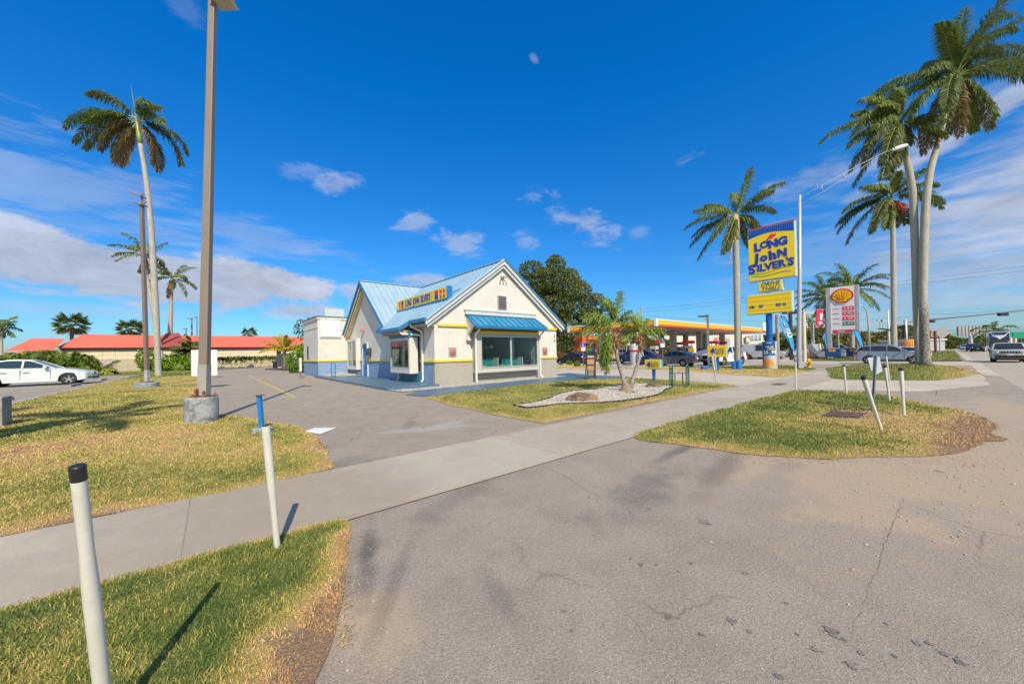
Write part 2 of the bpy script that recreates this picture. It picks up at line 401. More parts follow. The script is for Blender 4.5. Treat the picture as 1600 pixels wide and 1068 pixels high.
def concrete_mat(name, col, joint=None, vj=(0, 1), stain=.3, seam=1.0):
    m, N, b = newmat(name)
    pos = N.n('ShaderNodeNewGeometry').outputs['Position']
    sp = N.n('ShaderNodeSeparateXYZ'); N.set(sp.inputs[0], pos)
    u = N.math('MULTIPLY_ADD', sp.outputs[0], UU.x, N.math('MULTIPLY', sp.outputs[1], UU.y))
    big = N.noise(pos, .5, 5, .6, .5); mid = N.noise(pos, 3, 5, .65); fine = N.noise(pos, 90, 3, .7)
    c = N.mix(N.rng(big, .3, .7), tuple(x*.84 for x in col), tuple(x*1.1 for x in col))
    c = N.mix(N.math('MULTIPLY', N.rng(mid, .45, .75), stain), c, tuple(x*.62 for x in col))
    k = N.rng(fine, .25, .75, .86, 1.14)
    if joint:
        st, per = joint
        t = N.math('FRACT', N.math('DIVIDE', N.math('SUBTRACT', u, st-per*100), per))
        cell = N.math('FLOOR', N.math('DIVIDE', N.math('SUBTRACT', u, st-per*100), per))
        wn = N.n('ShaderNodeTexWhiteNoise', noise_dimensions='1D'); N.set(wn.inputs['W'], cell)
        k = N.math('MULTIPLY', k, N.rng(wn.outputs[0], 0, 1, .93, 1.06))
        jn = N.math('LESS_THAN', N.math('ABSOLUTE', N.math('SUBTRACT', N.math('MULTIPLY_ADD', N.math('SUBTRACT', N.noise(pos, 6, 2), .5), .004, t), .008/per)), .006/per*seam)
        k = N.math('MULTIPLY', k, N.math('SUBTRACT', 1.0, N.math('MULTIPLY', jn, .6)))
    s_ = N.n('ShaderNodeVectorMath', operation='SCALE'); N.set(s_.inputs[0], c); N.set(s_.inputs['Scale'], k)
    c = s_.outputs[0]
    if name == 'pavement concrete':     # grime rolled on by tyres where the drive crosses
        msk = N.math('MULTIPLY', N.rng(u, -1.6, .2, 0, 1, True), N.rng(u, 2.6, 1.2, 0, 1, True))
        c = N.mix(N.math('MULTIPLY', msk, N.rng(N.noise(pos, 1.8, 5, .7, 1.5), .3, .6, .25, .95)), c, (.34, .28, .21))
        c = N.mix(N.rng(N.noise(pos, .9, 6, .75, 2.), .5, .72, 0, .5), c, (.35, .29, .215))
        bri = N.math('MULTIPLY', N.rng(u, 1.6, 2.4, 0, 1, True), N.rng(u, 4.3, 3.9, 0, 1, True)); c = N.mix(N.math('MULTIPLY', bri, .35), c, (.50, .45, .37))
    N.set(b.inputs['Base Color'], c); b.inputs['Roughness'].default_value = .85; b.inputs['Specular IOR Level'].default_value = .3
    bn = N.n('ShaderNodeBump'); bn.inputs['Strength'].default_value = .25; bn.inputs['Distance'].default_value = .01
    N.set(bn.inputs['Height'], fine); N.set(b.inputs['Normal'], bn.outputs[0])
    return m
M_ASPH = asphalt_mat()
M_WALK = concrete_mat('pavement concrete', (.44, .38, .295), (4.13, 4.35), stain=.45)
M_DRV = concrete_mat('driveway concrete', (.52, .45, .35), (18, 6.), stain=.3, seam=1.2)
M_LOT = concrete_mat('forecourt concrete', (.52, .45, .365), (33, 5.), stain=.3)
M_ROAD = concrete_mat('road surface', (.42, .36, .285), None, stain=.35)
M_GUT = concrete_mat('gutter concrete', (.50, .44, .35), (18, 3.), stain=.3)

def sheet(name, poly, z, m, th=0., kind='structure'):
    """flat sheet (or slab of thickness th) from a list of ground points"""
    mb = MB(); n = len(poly)
    vs = [(p[0], p[1], z) for p in poly]
    if th: mb.prism([(p[0], p[1]) for p in poly], z-th, z)
    else: mb.add(vs, [tuple(range(n))])
    o = mb.build(name, m); tag(o, kind=kind)
    if not th:
        if o.data.polygons[0].normal.z < 0: o.data.flip_normals()
    return o
def rect(u0_, u1_, v0, v1): return [W(u0_, v0), W(u1_, v0), W(u1_, v1), W(u0_, v1)]
def wavy(poly, step=.25, amp=.05, seed=0, close=True):
    out = []; n = len(poly)
    for i in range(n):
        a, b_ = poly[i], poly[(i+1) % n]; k = max(1, int((b_-a).length/step)); nn = Vector((-(b_-a).y, (b_-a).x, 0)).normalized()
        for j in range(k):
            p = a.lerp(b_, j/k)
            w_ = amp*(noise.noise(Vector((p.x*1.3, p.y*1.3, seed)))*1.4+.6*noise.noise(Vector((p.x*5, p.y*5, seed+3))))
            out.append(p+nn*w_)
    return out
sheet('ground', [(-1500, -400), (1500, -400), (1500, 2500), (-1500, 2500)], 0, M_ASPH)
sheet('road', rect(19, 700, -16, -1.55), .004, M_ROAD)
sheet('gutter', [W(29.2, -1.58), W(700, -1.58), W(700, -1.0), W(31.5, -1.0), W(29.6, -1.15)], .010, M_GUT)
sheet('drive', wavy([W(17.3, 3.4), W(18.6, .6), W(23, -1.0), W(31.0, -1.0), W(29.4, 1.2), W(29.4, 12), W(31, 21), W(31, 60), W(18.2, 60), W(18.2, 14.2), W(17.2, 6)], 1.5, .12, 3), .006, M_DRV)
sheet('forecourt', rect(31.2, 110, 12.2, 60), .004, M_LOT)
sheet('drive', [W(43.0, -1.0), W(53, -1.0), W(51.5, 1.5), W(51.5, 12.2), W(42.0, 12.2), W(42.0, 1.5)], .010, M_DRV)
sheet('sidewalk', [W(-12, 3.78), W(17.3, 3.70), W(60, 3.6), W(60, 5.45), W(17.3, 5.62), W(-12, 5.50)], .014, M_WALK)
# centre lane marks and the stop line out on the road
M_LINE = mat('faded road paint', (.62, .61, .57), .8, .2, 4, dirt=.6)
mb = MB()
for v_ in (-5.1, -8.7):
    for k in range(40):
        a = 40+k*12; p = rect(a, a+3, v_, v_+.12); mb.add([(q.x, q.y, .009) for q in p], [(0, 1, 2, 3)])
tag(mb.build('lane_marking', M_LINE), kind='structure')
M_YEL = mat('faded yellow paint', (.55, .40, .10), .85, .25, 3, dirt=.4)
mb = MB()
for a in ((2.42, 2.56, 16.6, 33), (2.42, 2.56, 34, 40), (-.1, 3.6, 40.5, 40.62)):
    mb.add([(q.x, q.y, .005) for q in rect(*a)], [(0, 1, 2, 3)])
tag(mb.build('parking_line', M_YEL), kind='structure')
M_WLINE = mat('white lot paint', (.55, .54, .52), .85, .25, 3, dirt=.8)
mb = MB()
for k in range(12):
    v_ = 22.6+k*2.75; mb.add([(q.x, q.y, .005) for q in rect(-11.2, -6.6, v_, v_+.1)], [(0, 1, 2, 3)])
tag(mb.build('parking_line', M_WLINE), kind='structure')

# ------------------------------------------------------------------ lawns
def lawn_mat(name, blades):
    m, N, b = newmat(name)
    pos = N.n('ShaderNodeNewGeometry').outputs['Position']
    at = N.n('ShaderNodeAttribute', attribute_name='dry').outputs['Fac']
    n1 = N.noise(pos, 7, 4, .7); n2 = N.noise(pos, 60, 3, .8)
    d = N.math('MULTIPLY_ADD', N.math('SUBTRACT', n1, .55), .5, at, clamp=True)
    k = 1.18 if blades else .95
    c = N.ramp(d, [(0., (.10*k, .145*k, .032*k)), (.3, (.21*k, .225*k, .055*k)), (.55, (.43*k, .345*k, .095*k)), (.8, (.58*k, .40*k, .17*k)), (.90, (.52*k, .33*k, .16*k)), (1., (.46*k, .27*k, .125*k) if blades else (.33, .22, .13))])
    s_ = N.n('ShaderNodeVectorMath', operation='SCALE'); N.set(s_.inputs[0], c); N.set(s_.inputs['Scale'], N.rng(n2, .25, .75, .7, 1.35))
    N.set(b.inputs['Base Color'], s_.outputs[0]); b.inputs['Roughness'].default_value = .75; b.inputs['Specular IOR Level'].default_value = .2
    if not blades:
        bn = N.n('ShaderNodeBump'); bn.inputs['Strength'].default_value = .8; bn.inputs['Distance'].default_value = .05
        N.set(bn.inputs['Height'], N.math('ADD', n2, n1)); N.set(b.inputs['Normal'], bn.outputs[0])
    return m
M_SOIL = lawn_mat('turf base', False); M_BLADE = lawn_mat('grass blades', True)
def inside(p, poly):
    c = False; n = len(poly); j = n-1
    for i in range(n):
        a, b_ = poly[i], poly[j]
        if (a.y > p[1]) != (b_.y > p[1]) and p[0] < (b_.x-a.x)*(p[1]-a.y)/(b_.y-a.y)+a.x: c = not c
        j = i
    return c
def edge_dist(p, poly, skip=()):
    best = 9.; n = len(poly); px, py = p[0], p[1]
    for i in range(n):
        if i in skip: continue
        a, b_ = poly[i], poly[(i+1) % n]; dx, dy = b_.x-a.x, b_.y-a.y
        t = max(0, min(1, ((px-a.x)*dx+(py-a.y)*dy)/(dx*dx+dy*dy+1e-9)))
        q = math.hypot(a.x+dx*t-px, a.y+dy*t-py)
        if q < best: best = q
    return best
def lawn(poly, base, spacing, dens_fn, size_fn, dryfn, amp=.06, seed=1, h=.02, label='', hole=None):
    """turf sheet with a rough edge plus blades standing on it"""
    out = wavy(poly, min(.35, spacing), amp, seed)
    xs = [p.x for p in out]; ys = [p.y for p in out]; pts = [(p.x, p.y) for p in out]; n = len(pts); pts = list(pts)
    x = min(xs)
    while x < max(xs):
        y = min(ys)
        while y < max(ys):
            q = (x+random.uniform(-.3, .3)*spacing, y+random.uniform(-.3, .3)*spacing)
            if inside(q, out): pts.append(q)
            y += spacing
        x += spacing
    r = delaunay_2d_cdt([Vector(p) for p in pts], [(i, (i+1) % n) for i in range(n)], [], 1, 1e-5)
    vs = []; dr = []
    def zf(px_, py_, e): return base+h*min(1, e/.3)+min(1, e/.6)*.03*noise.noise(Vector((px_*.8, py_*.8, seed)))
    for p in r[0]:
        e = edge_dist(p, out) if spacing < .6 else 1.
        vs.append((p[0], p[1], zf(p[0], p[1], e))); dr.append(dryfn(p[0], p[1], e))
    me = bpy.data.meshes.new('lawn'); me.from_pydata(vs, [], [tuple(f) for f in r[2]])
    a = me.attributes.new('dry', 'FLOAT', 'POINT'); a.data.foreach_set('value', dr); me.materials.append(M_SOIL); me.update()
    me.polygons.foreach_set('use_smooth', [True]*len(me.polygons))
    o = bpy.data.objects.new('lawn', me); COL.objects.link(o); tag(o, kind='structure')
    if me.polygons[0].normal.z < 0: me.flip_normals()
    # blades
    V = []; Fc = []; Dd = []
    for f in r[2]:
        A, B, C = [Vector(vs[i]) for i in f[:3]]; cen = (A+B+C)/3
        ar = (B-A).cross(C-A).length/2; dist = math.hypot(cen.x, cen.y)
        px = CX+F*cen.x/max(cen.y, .1)
        if cen.y < .3 or px < -150 or px > 1750: continue
        m_ = ar*dens_fn(dist); k = int(m_)+(random.random() < m_-int(m_))
        for _ in range(k):
            s, t = random.random(), random.random()
            if s+t > 1: s, t = 1-s, 1-t
            p = A+(B-A)*s+(C-A)*t
            if hole and inside((p.x, p.y), hole): continue
            e = edge_dist(p, out) if spacing < .45 else 1.
            d = dryfn(p.x, p.y, e)+random.gauss(0, .20)+.10*noise.noise(Vector((p.x*11, p.y*11, 2)))
            bare = noise.noise(Vector((p.x*1.9, p.y*1.9, 9)))
            if d > .78 and bare > .05 and random.random() < .8: continue
            ln, wd = size_fn(dist); ln *= random.uniform(.5, 1.35); wd *= random.uniform(.6, 1.2)
            if d > .7: ln *= .8
            if bare > .28 and d < .6: ln *= 1.5
            ln *= 1+.55*noise.noise(Vector((p.x*7, p.y*7, 21)))
            a = random.uniform(0, 6.283); til = random.uniform(.35, 1.4) if d < .7 else random.uniform(.7, 1.45)
            sx, sy = math.cos(a), math.sin(a); b2 = random.uniform(0, 6.283)
            wx, wy = math.cos(b2)*wd/2, math.sin(b2)*wd/2
            m1 = (p.x+sx*ln*.5*math.sin(til*.6), p.y+sy*ln*.5*math.sin(til*.6), p.z+ln*.5*math.cos(til*.6))
            tip = (m1[0]+sx*ln*.55*math.sin(til), m1[1]+sy*ln*.55*math.sin(til), max(p.z+.006, m1[2]+ln*.5*math.cos(til*1.25)))
            i0 = len(V)
            V += [(p.x-wx, p.y-wy, p.z-.004), (p.x+wx, p.y+wy, p.z-.004), (m1[0]+wx*.8, m1[1]+wy*.8, m1[2]), (m1[0]-wx*.8, m1[1]-wy*.8, m1[2]), tip]
            Fc += [(i0, i0+1, i0+2, i0+3), (i0+3, i0+2, i0+4)]; Dd += [d]*5
    if V:
        me = bpy.data.meshes.new('grass'); me.from_pydata(V, [], Fc)
        a = me.attributes.new('dry', 'FLOAT', 'POINT'); a.data.foreach_set('value', Dd); me.materials.append(M_BLADE)
        o = bpy.data.objects.new('grass', me); COL.objects.link(o)
        tag(o, label, 'grass', kind='stuff')
    return out
def nz(x, y, s, k=0.): return noise.noise(Vector((x*s+k, y*s-k, k)))
def size_fn(d):
    if d < 5: return (.030, .0050)
    if d < 12: return (.032+.001*(d-5), .0062+.0013*(d-5))
    return (.040, .0155+.0012*(d-12))
def dens_fn(d): return 10000 if d < 3.2 else max(90, 10000*(3.2/d)**1.75)
# 1 foreground verge
FG = P2((-500, 1030), (0, 952), (200, 900), (365, 853), (530, 812), (546, 822), (549, 860), (540, 900), (526, 950), (508, 1005), (492, 1050), (480, 1075), (440, 1200), (330, 1500))
FG += [Vector((-1.0, .35, 0)), Vector((-5, .35, 0))]
gR = G(520, 940)
def dry_fg(x, y, e):
    u_, v_ = UV(Vector((x, y, 0)))
    right = max(0, 1-(Vector((x, y, 0))-G(470, 1030)).length/.75)
    er = max(0, 1-e/.28) if u_ > -.2 and v_ < 3.55 else max(0, 1-e/.16)*.65
    return .20+.30*nz(x, y, 1.4)+.30*nz(x, y, 4, 3)+.14*nz(x, y, 12, 5)+.75*er+.75*right*(1+.6*nz(x, y, 4, 7))
lawn(FG, .012, .09, dens_fn, size_fn, dry_fg, .035, 1, .02, 'green grass of the verge in the left foreground, browned along the tarmac')
# 2 lawn left of the first drive
LA = [W(-9, 5.62), W(-4, 5.60), W(1.0, 5.55)]+P2((522, 731), (516, 706), (503, 690), (480, 674), (457, 665), (425, 659), (384, 651), (343, 648), (294, 640))+[W(-.55, 14.2), W(-.55, 40), W(-.55, 79), W(-60, 79), W(-60, 57), W(-6.0, 57), W(-6.0, 22.4), W(-9, 22.0)]
LA_near = [W(-9, 5.62), W(-4, 5.60), W(1.0, 5.55)]+P2((522, 731), (516, 706), (503, 690), (480, 674), (457, 665), (425, 659), (384, 651), (343, 648), (294, 640))+[W(-.55, 14.2), W(-.55, 20), W(-.55, 26), W(-6.0, 26), W(-6.0, 22.0), W(-6.1, 18), W(-14, 18)]
LA_far = [W(-.55, 26), W(-.55, 40), W(-.55, 79), W(-60, 79), W(-60, 57), W(-6.0, 57), W(-6.0, 26)]
def dry_la(x, y, e):
    d0 = max(0, 1-(Vector((x, y, 0))-G(130, 700)).length/2.6)
    ed = max(0, 1-e/.35)
    return .50+.34*nz(x, y, .55, 2)+.24*nz(x, y, 2.3, 5)+.14*nz(x, y, 7, 1)+.45*d0+.42*ed
lawn(LA_near, .010, .22, dens_fn, size_fn, dry_la, .06, 2, .03, 'yellowing grass of the lawn between sidewalk, parking lot and first drive')
def dry_far(x, y, e):
    u_, v_ = UV(Vector((x, y, 0)))
    return (.56 if v_ < 45 else .22)+.30*nz(x, y, .35, 2)+.2*nz(x, y, 1.3, 5)
lawn(LA_far, .010, 1.2, lambda d: 60, size_fn, dry_far, .08, 3, .03, 'patchy grass strip running back past the poles to the fence')
BED = P2((802, 635.6), (822, 640), (847, 638), (872, 634.5), (897, 633), (941, 632), (972, 629), (1013, 623), (1032, 617.5), (1039, 610.5), (1052, 606), (1046, 603), (1016, 600.3), (991, 600.3), (960, 603.5), (929, 610), (897, 612.3), (875, 617), (860, 624.5), (835, 631))
# 3 lawn in front of the restaurant
LB = P2((662, 621), (700, 632), (760, 645), (820, 656.5), (852, 662), (900, 652), (980, 636), (1060, 620), (1151, 601.5), (1130, 599.5), (1080, 596), (1030, 592.5), (991, 590.5), (916, 592.5), (868, 596.5), (816, 601.5), (738, 611))
def dry_lb(x, y, e):
    return .40+.34*nz(x, y, .5, 4)+.22*nz(x, y, 1.9, 6)+.12*nz(x, y, 6, 1)+.4*max(0, 1-e/.3)
lawn(LB, .010, .30, lambda d: 460*(12/d)**1.2, size_fn, dry_lb, .05, 4, .03, 'yellow green grass around the gravel bed in front of the restaurant', BED)
# 4 island with the storm drain
LC = P2((1232, 611), (1180, 625), (1120, 641), (1060, 657), (1020, 669), (985, 682), (1000, 687), (1050, 693), (1095, 699), (1150, 706), (1190, 711), (1247, 715), (1300, 718), (1360, 718), (1420, 716), (1480, 708), (1525, 697), (1558, 684), (1566, 671), (1548, 656), (1523, 646), (1490, 638), (1452, 631), (1400, 620), (1362, 614.5), (1310, 611.5), (1270, 610.5))
gB = G(1500, 672)
def dry_lc(x, y, e):
    p = Vector((x, y, 0)); u_, v_ = UV(p)
    rt = max(0, min(1, 1.25-(p-gB).length/2.6)); ed = max(0, 1-e/.55)*(1 if v_ < 3.2 else .3)
    hole = max(0, 1-(p-G(1335, 644)).length/1.0)
    return .24+.30*nz(x, y, .8, 4)+.26*nz(x, y, 2.6, 6)+.10*nz(x, y, 7, 1)+.72*rt+.62*ed*(1+.7*nz(x, y, 3, 3))+.1*hole
lawn(LC, .010, .22, dens_fn, size_fn, dry_lc, .13, 5, .03, 'green grass island round the storm drain, brown and thin at its tip')
# 5 strip with the tall yellow sign, 6 island with the leaning palms, 7 strip beyond, small kerb island
LD = P2((870, 575.6), (939, 576.6), (1010, 576.6), (1050, 578), (1079, 580), (1129, 583.5), (1170, 587), (1205, 589.5), (1221, 589.2), (1241, 585.5), (1262, 578.5), (1275, 576), (1262, 573.5), (1240, 572), (1215, 571), (1120, 572.8), (1080, 574), (1000, 574.5), (939, 573.5), (870, 572.3))
def dry_ld(x, y, e):
    u_, v_ = UV(Vector((x, y, 0)))
    return .12+.6*max(0, min(1, (32.3-u_)/2.2))+.22*nz(x, y, .8, 4)+.15*nz(x, y, 2.2, 6)
lawn(LD, .012, .5, lambda d: 130, size_fn, dry_ld, .05, 6, .04, 'grass strip below the tall yellow pole sign')
LE = P2((1290, 575.3), (1296, 590.5), (1317, 593.2), (1400, 594.2), (1440, 594.4), (1469, 594), (1500, 590), (1534, 583), (1507, 576), (1484, 571.6), (1440, 570.2), (1390, 569.7), (1330, 570.2))
def dry_le(x, y, e):
    u_, v_ = UV(Vector((x, y, 0)))
    return .24+.22*nz(x, y, .6, 4)+.16*nz(x, y, 2.2, 6)+.6*max(0, min(1, (1.2-v_)/2.2))
lawn(LE, .012, .5, lambda d: 150, size_fn, dry_le, .07, 7, .04, 'green grass island at the foot of the twin leaning palms')
LF = [W(54, -.8), W(53, 3.4), W(140, 3.4), W(140, -.8)]
lawn(LF, .012, 1.6, lambda d: 40, size_fn, lambda x, y, e: .25+.2*nz(x, y, .4), .1, 8, .04, 'distant grass verge beside the road beyond the second drive')
LG = P2((1245, 557.4), (1262, 559), (1311, 564.2), (1342, 562.6), (1345, 559.5), (1300, 557.4))
lawn(LG, .014, .8, lambda d: 60, size_fn, lambda x, y, e: .12+.2*nz(x, y, .6), .1, 9, .04, 'grass island under the fuel price sign')
LH = [W(54, 5.6), W(54, 11), W(80, 11), W(80, 5.6)]
lawn(LH, .012, 1.6, lambda d: 30, size_fn, lambda x, y, e: .18+.2*nz(x, y, .4), .1, 8, .04, 'grass beside the sidewalk beyond the parked silver wagon')

# gravel: bed and strip along the wall
def gravel_mat(name, lo, hi, sc_=60):
    m, N, b = newmat(name)
    pos = N.n('ShaderNodeNewGeometry').outputs['Position']
    vo = N.n('ShaderNodeTexVoronoi'); N.set(vo.inputs['Vector'], pos); vo.inputs['Scale'].default_value = sc_
    s_ = N.n('ShaderNodeSeparateColor'); N.set(s_.inputs[0], vo.outputs['Color'])
    c = N.ramp(s_.outputs[0], [(0, lo), (.25, tuple(x*.85 for x in hi)), (1, hi)])
    c = N.mix(N.rng(vo.outputs['Distance'], .25, .6, 0, .75), c, tuple(x*.35 for x in lo))
    c = N.mix(N.rng(N.noise(pos, 3, 4, .7), .52, .7, 0, .5), c, (.22, .15, .09))
    N.set(b.inputs['Base Color'], c); b.inputs['Roughness'].default_value = .8
    bn = N.n('ShaderNodeBump'); bn.inputs['Strength'].default_value = 1; bn.inputs['Distance'].default_value = .03; bn.invert = True
    N.set(bn.inputs['Height'], vo.outputs['Distance']); N.set(b.inputs['Normal'], bn.outputs[0])
    return m
M_GRAV = gravel_mat('cream gravel', (.74, .62, .47), (.95, .88, .75), 34)
M_GRAVW = gravel_mat('white gravel', (.60, .55, .48), (.86, .83, .76), 34)
def stones(poly, n, rad, base, mb):
    xs = [p.x for p in poly]; ys = [p.y for p in poly]
    while n > 0:
        x, y = random.uniform(min(xs), max(xs)), random.uniform(min(ys), max(ys))
        if not inside((x, y), poly): continue
        n -= 1; r_ = rad*random.uniform(.6, 1.4); a = random.random()*6
        v = [(x+r_*math.cos(a+k*1.571)*random.uniform(.7, 1.3), y+r_*math.sin(a+k*1.571)*random.uniform(.7, 1.3), base+r_*.15) for k in range(4)]+[(x, y, base+r_*.95)]
        mb.add(v, [(0, 1, 4), (1, 2, 4), (2, 3, 4), (3, 0, 4)])
mb = MB(); w_ = wavy(BED, .3, .03, 2); mb.add([(p.x, p.y, .058) for p in w_], [tuple(range(len(w_)))]); stones(w_, 2600, .028, .055, mb)
tag(mb.build('gravel', M_GRAV, recalc=False), 'cream gravel mulch of the planting bed', 'gravel', kind='stuff')
mb = MB(); pth = [(p.x, p.y, .055) for p in w_]+[(w_[0].x, w_[0].y, .055)]
for a, b_ in zip(pth[:-1], pth[1:]): mb.bar(a, b_, .014, .07)
tag(mb.build('bed_edging', mat('black edging', (.03, .028, .027), .5)), 'black plastic edging strip bent round the gravel bed', 'edging')
GS = [W(6.2, 14.85), W(7.2, 14.9), W(17.6, 15.75), W(17.6, 16.50), W(8.7, 16.50), W(8.7, 16.0), W(6.1, 16.0)]
mb = MB(); mb.add([(p.x, p.y, .03) for p in GS], [tuple(range(len(GS)))]); stones(GS, 1500, .03, .028, mb)
tag(mb.build('gravel', M_GRAVW, recalc=False), 'white gravel strip along the foot of the restaurant wall', 'gravel', kind='stuff')
GM = [W(6.55, 28.9), W(6.4, 31.25), W(8.65, 31.25), W(8.65, 28.6), W(7.4, 28.3)]
mb = MB(); g = [(p.x, p.y, .13) for p in GM]; c = W(7.7, 30.2, .36); mb.add(g+[c], [(i, (i+1) % 5, 5) for i in range(5)]); stones(GM, 260, .035, .2, mb)
tag(mb.build('gravel', M_GRAVW, recalc=False), 'heaped white gravel in the corner behind the blue rail', 'gravel', kind='stuff')
# blue painted walk
M_BLUEP = mat('slate blue floor paint', (.085, .16, .23), .45, .16, 2.0, dirt=.5, bump=.1)
BW = P2((633, 617.5), (650, 618.8), (671, 619.6), (738, 610.7), (816, 601.2), (868, 596.2), (916, 592.2), (991, 590.0), (975, 588), (925, 586.5))+[W(20.5, 18.2), W(18.0, 17.5), W(17.62, 15.78), W(7.0, 14.9)]
sheet('walkway', BW, .022, M_BLUEP)
mb = MB(); mb.prism([(p.x, p.y) for p in (W(6.0, 16.05), W(8.62, 16.05), W(8.62, 31.2), W(6.0, 31.2))], 0, .125)
tag(mb.build('entrance_slab', M_BLUEP, bevel=.015), kind='structure')
# ------------------------------------------------------------------ the fish restaurant (grid coordinates u,v)
M_STUC = mat('cream stucco', (.655, .635, .565), .85, .05, 1.2, bump=.35, bscale=45, dirt=.10)
M_TAUPE = mat('taupe stucco', (.39, .365, .30), .85, .05, 1.2, bump=.35, bscale=45, dirt=.15)
M_BSTUC = mat('blue stucco', (.22, .34, .50), .85, .08, 1.5, bump=.35, bscale=45, dirt=.3)
M_YTRIM = mat('yellow trim', (.84, .60, .04), .5, .06, 2, dirt=.12)
M_ROOF = mat('pale blue steel roof', (.38, .52, .60), .42, .05, .5, metal=.15, dirt=.2)
M_BTRIM = mat('blue trim', (.01, .18, .40), .38, .08, 1.5, dirt=.12)
M_AWN = mat('blue awning steel', (.03, .23, .40), .35, .08, 1.5, dirt=.1)
M_GTRIM = mat('pale grey trim', (.56, .60, .58), .5, .06, 1.5, dirt=.2)
M_WTRIM = mat('off white trim', (.66, .63, .55), .5, .06, 2, dirt=.2)
M_ALU = mat('window aluminium', (.52, .53, .52), .4, .05, 3, metal=.3)
M_TEAL = mat('teal trim', (.02, .15, .21), .45, .1, 2, dirt=.2)
M_GLASS = glass_mat('window glass', (.86, .96, .98), .02, .90)
M_BLUED = mat('bright blue paint', (.01, .17, .50), .4, .08, 3, dirt=.15)
M_DARK = mat('dark recess', (.03, .03, .03), .7)
OFF = (13, 24, 0)
rest = grid_thing('restaurant', 13, 24, 'cream restaurant with pale blue metal gable roofs, yellow bands and blue awning', 'restaurant')
def B(): return MB(OFF)
def wallpanel(mbU, mbL, axis, p0, p1, cols, top, opens, zs):
    for a, b_ in zip(cols[:-1], cols[1:]):
        mid = (a+b_)/2; op = sorted([o for o in opens if o[0] < mid < o[1]], key=lambda o: o[2])
        z = 0.; iv = []
        for o in op: iv.append((z, o[2])); z = o[3]
        iv.append((z, None))
        for z0, z1 in iv:
            for mb, lo, hi in ((mbL, 0, zs), (mbU, zs, None)):
                s = max(z0, lo)
                if z1 is not None or hi is not None:
                    e = min([q for q in (z1, hi) if q is not None])
                    if e > s+.001: mb.prism([(a, s), (b_, s), (b_, e), (a, e)], p0, p1, axis)
                else:
                    mb.prism([(a, s), (b_, s), (b_, top(b_)), (a, top(a))], p0, p1, axis)
SL = .737
gt = lambda u_: 6.62-SL*abs(u_-13)
U1, L1 = B(), B()
wallpanel(U1, L1, 'y', 16.52, 16.72, [8.6, 11.1, 13, 15.35, 17.47], gt, [(11.1, 15.35, .8, 2.55)], 1.22)
U1.build('wall', M_STUC, rest, label='sunlit cream stucco gable wall over the awning'); L1.build('lower_wall', M_TAUPE, rest, label='taupe lower wall below the yellow band')
U2, L2 = B(), B()
lt = lambda v_: 3.35 if v_ < 22.3 else max(3.3, 6.55-.78*abs(v_-26.9))
wallpanel(U2, L2, 'x', 8.6, 8.8, [16.72, 18.2, 20.7, 22.4, 24.2, 26.62, 26.9, 27.72, 28.5, 30.75, 31.3], lt, [(18.2, 20.7, .7, 2.6), (26.62, 27.72, .12, 2.5), (28.5, 30.75, .55, 2.85)], 1.22)
U2.build('wall', M_STUC, rest, label='shaded cream wall with the steep entrance gable'); L2.build('lower_wall', M_BSTUC, rest, label='blue painted lower wall beside the entrance')
m1 = B(); m1.box(17.27, 17.47, 16.72, 38, 0, 3.6); m1.box(8.8, 17.27, 37.8, 38, 0, 3.6)
m1.prism([(8.6, 3.3), (13, 6.6), (17.47, 3.3)], 37.8, 38, 'y'); m1.build('wall', M_STUC, rest)
# rear block
RB = B(); RB.box(6.3, 12.9, 31.3, 37.0, 1.22, 4.62); RB.build('wall', M_STUC, rest, label='flat roofed cream rear block')
RB = B(); RB.box(6.3, 12.9, 31.3, 37.0, 0, 1.22); RB.build('lower_wall', M_BSTUC, rest)
RB = B(); RB.box(6.22, 12.98, 31.22, 37.08, 4.52, 4.70); RB.build('fascia', M_WTRIM, rest)
RB = B(); RB.box(6.18, 13.02, 31.18, 37.12, 4.70, 4.76); RB.build('coping', M_TEAL, rest)
RB = B(); RB.box(6.297, 6.30, 31.9, 36.2, 3.05, 3.09); RB.box(6.27, 6.30, 31.25, 37.05, 3.86, 3.92); RB.build('ledge', M_WTRIM, rest)
RB = B(); RB.box(6.42, 8.0, 31.22, 31.30, 3.05, 4.50, 0); RB.build('sign_frame', M_WTRIM, rest)
RB = B(); RB.box(6.50, 7.92, 31.16, 31.22, 3.13, 4.42, 0); RB.build('blank_sign_panel', mat('white panel', (.85, .84, .80), .5, .03, 2, dirt=.08), rest, bevel=.03)
RB = B(); RB.box(6.26, 6.30, 34.9, 35.3, 1.35, 2.5); RB.build('window', M_DARK, rest)
# stripes
YB = B(); YB.box(8.56, 10.85, 16.46, 16.52, 1.20, 1.30); YB.box(15.42, 17.5, 16.46, 16.52, 1.20, 1.30)
YB.box(8.78, 10.5, 16.42, 16.52, 3.03, 3.16); YB.box(15.5, 17.44, 16.42, 16.52, 3.03, 3.16)
YB.box(8.54, 8.60, 16.46, 18.0, 1.20, 1.30); YB.box(8.54, 8.6, 21.0, 26.5, 1.20, 1.30); YB.box(8.54, 8.6, 27.85, 28.35, 1.20, 1.30); YB.box(8.54, 8.6, 30.85, 31.3, 1.20, 1.30)
YB.box(6.24, 6.30, 31.24, 37.0, 1.20, 1.30); YB.box(6.30, 8.54, 31.24, 31.3, 1.20, 1.30)
YB.each('yellow_band', M_YTRIM, rest)
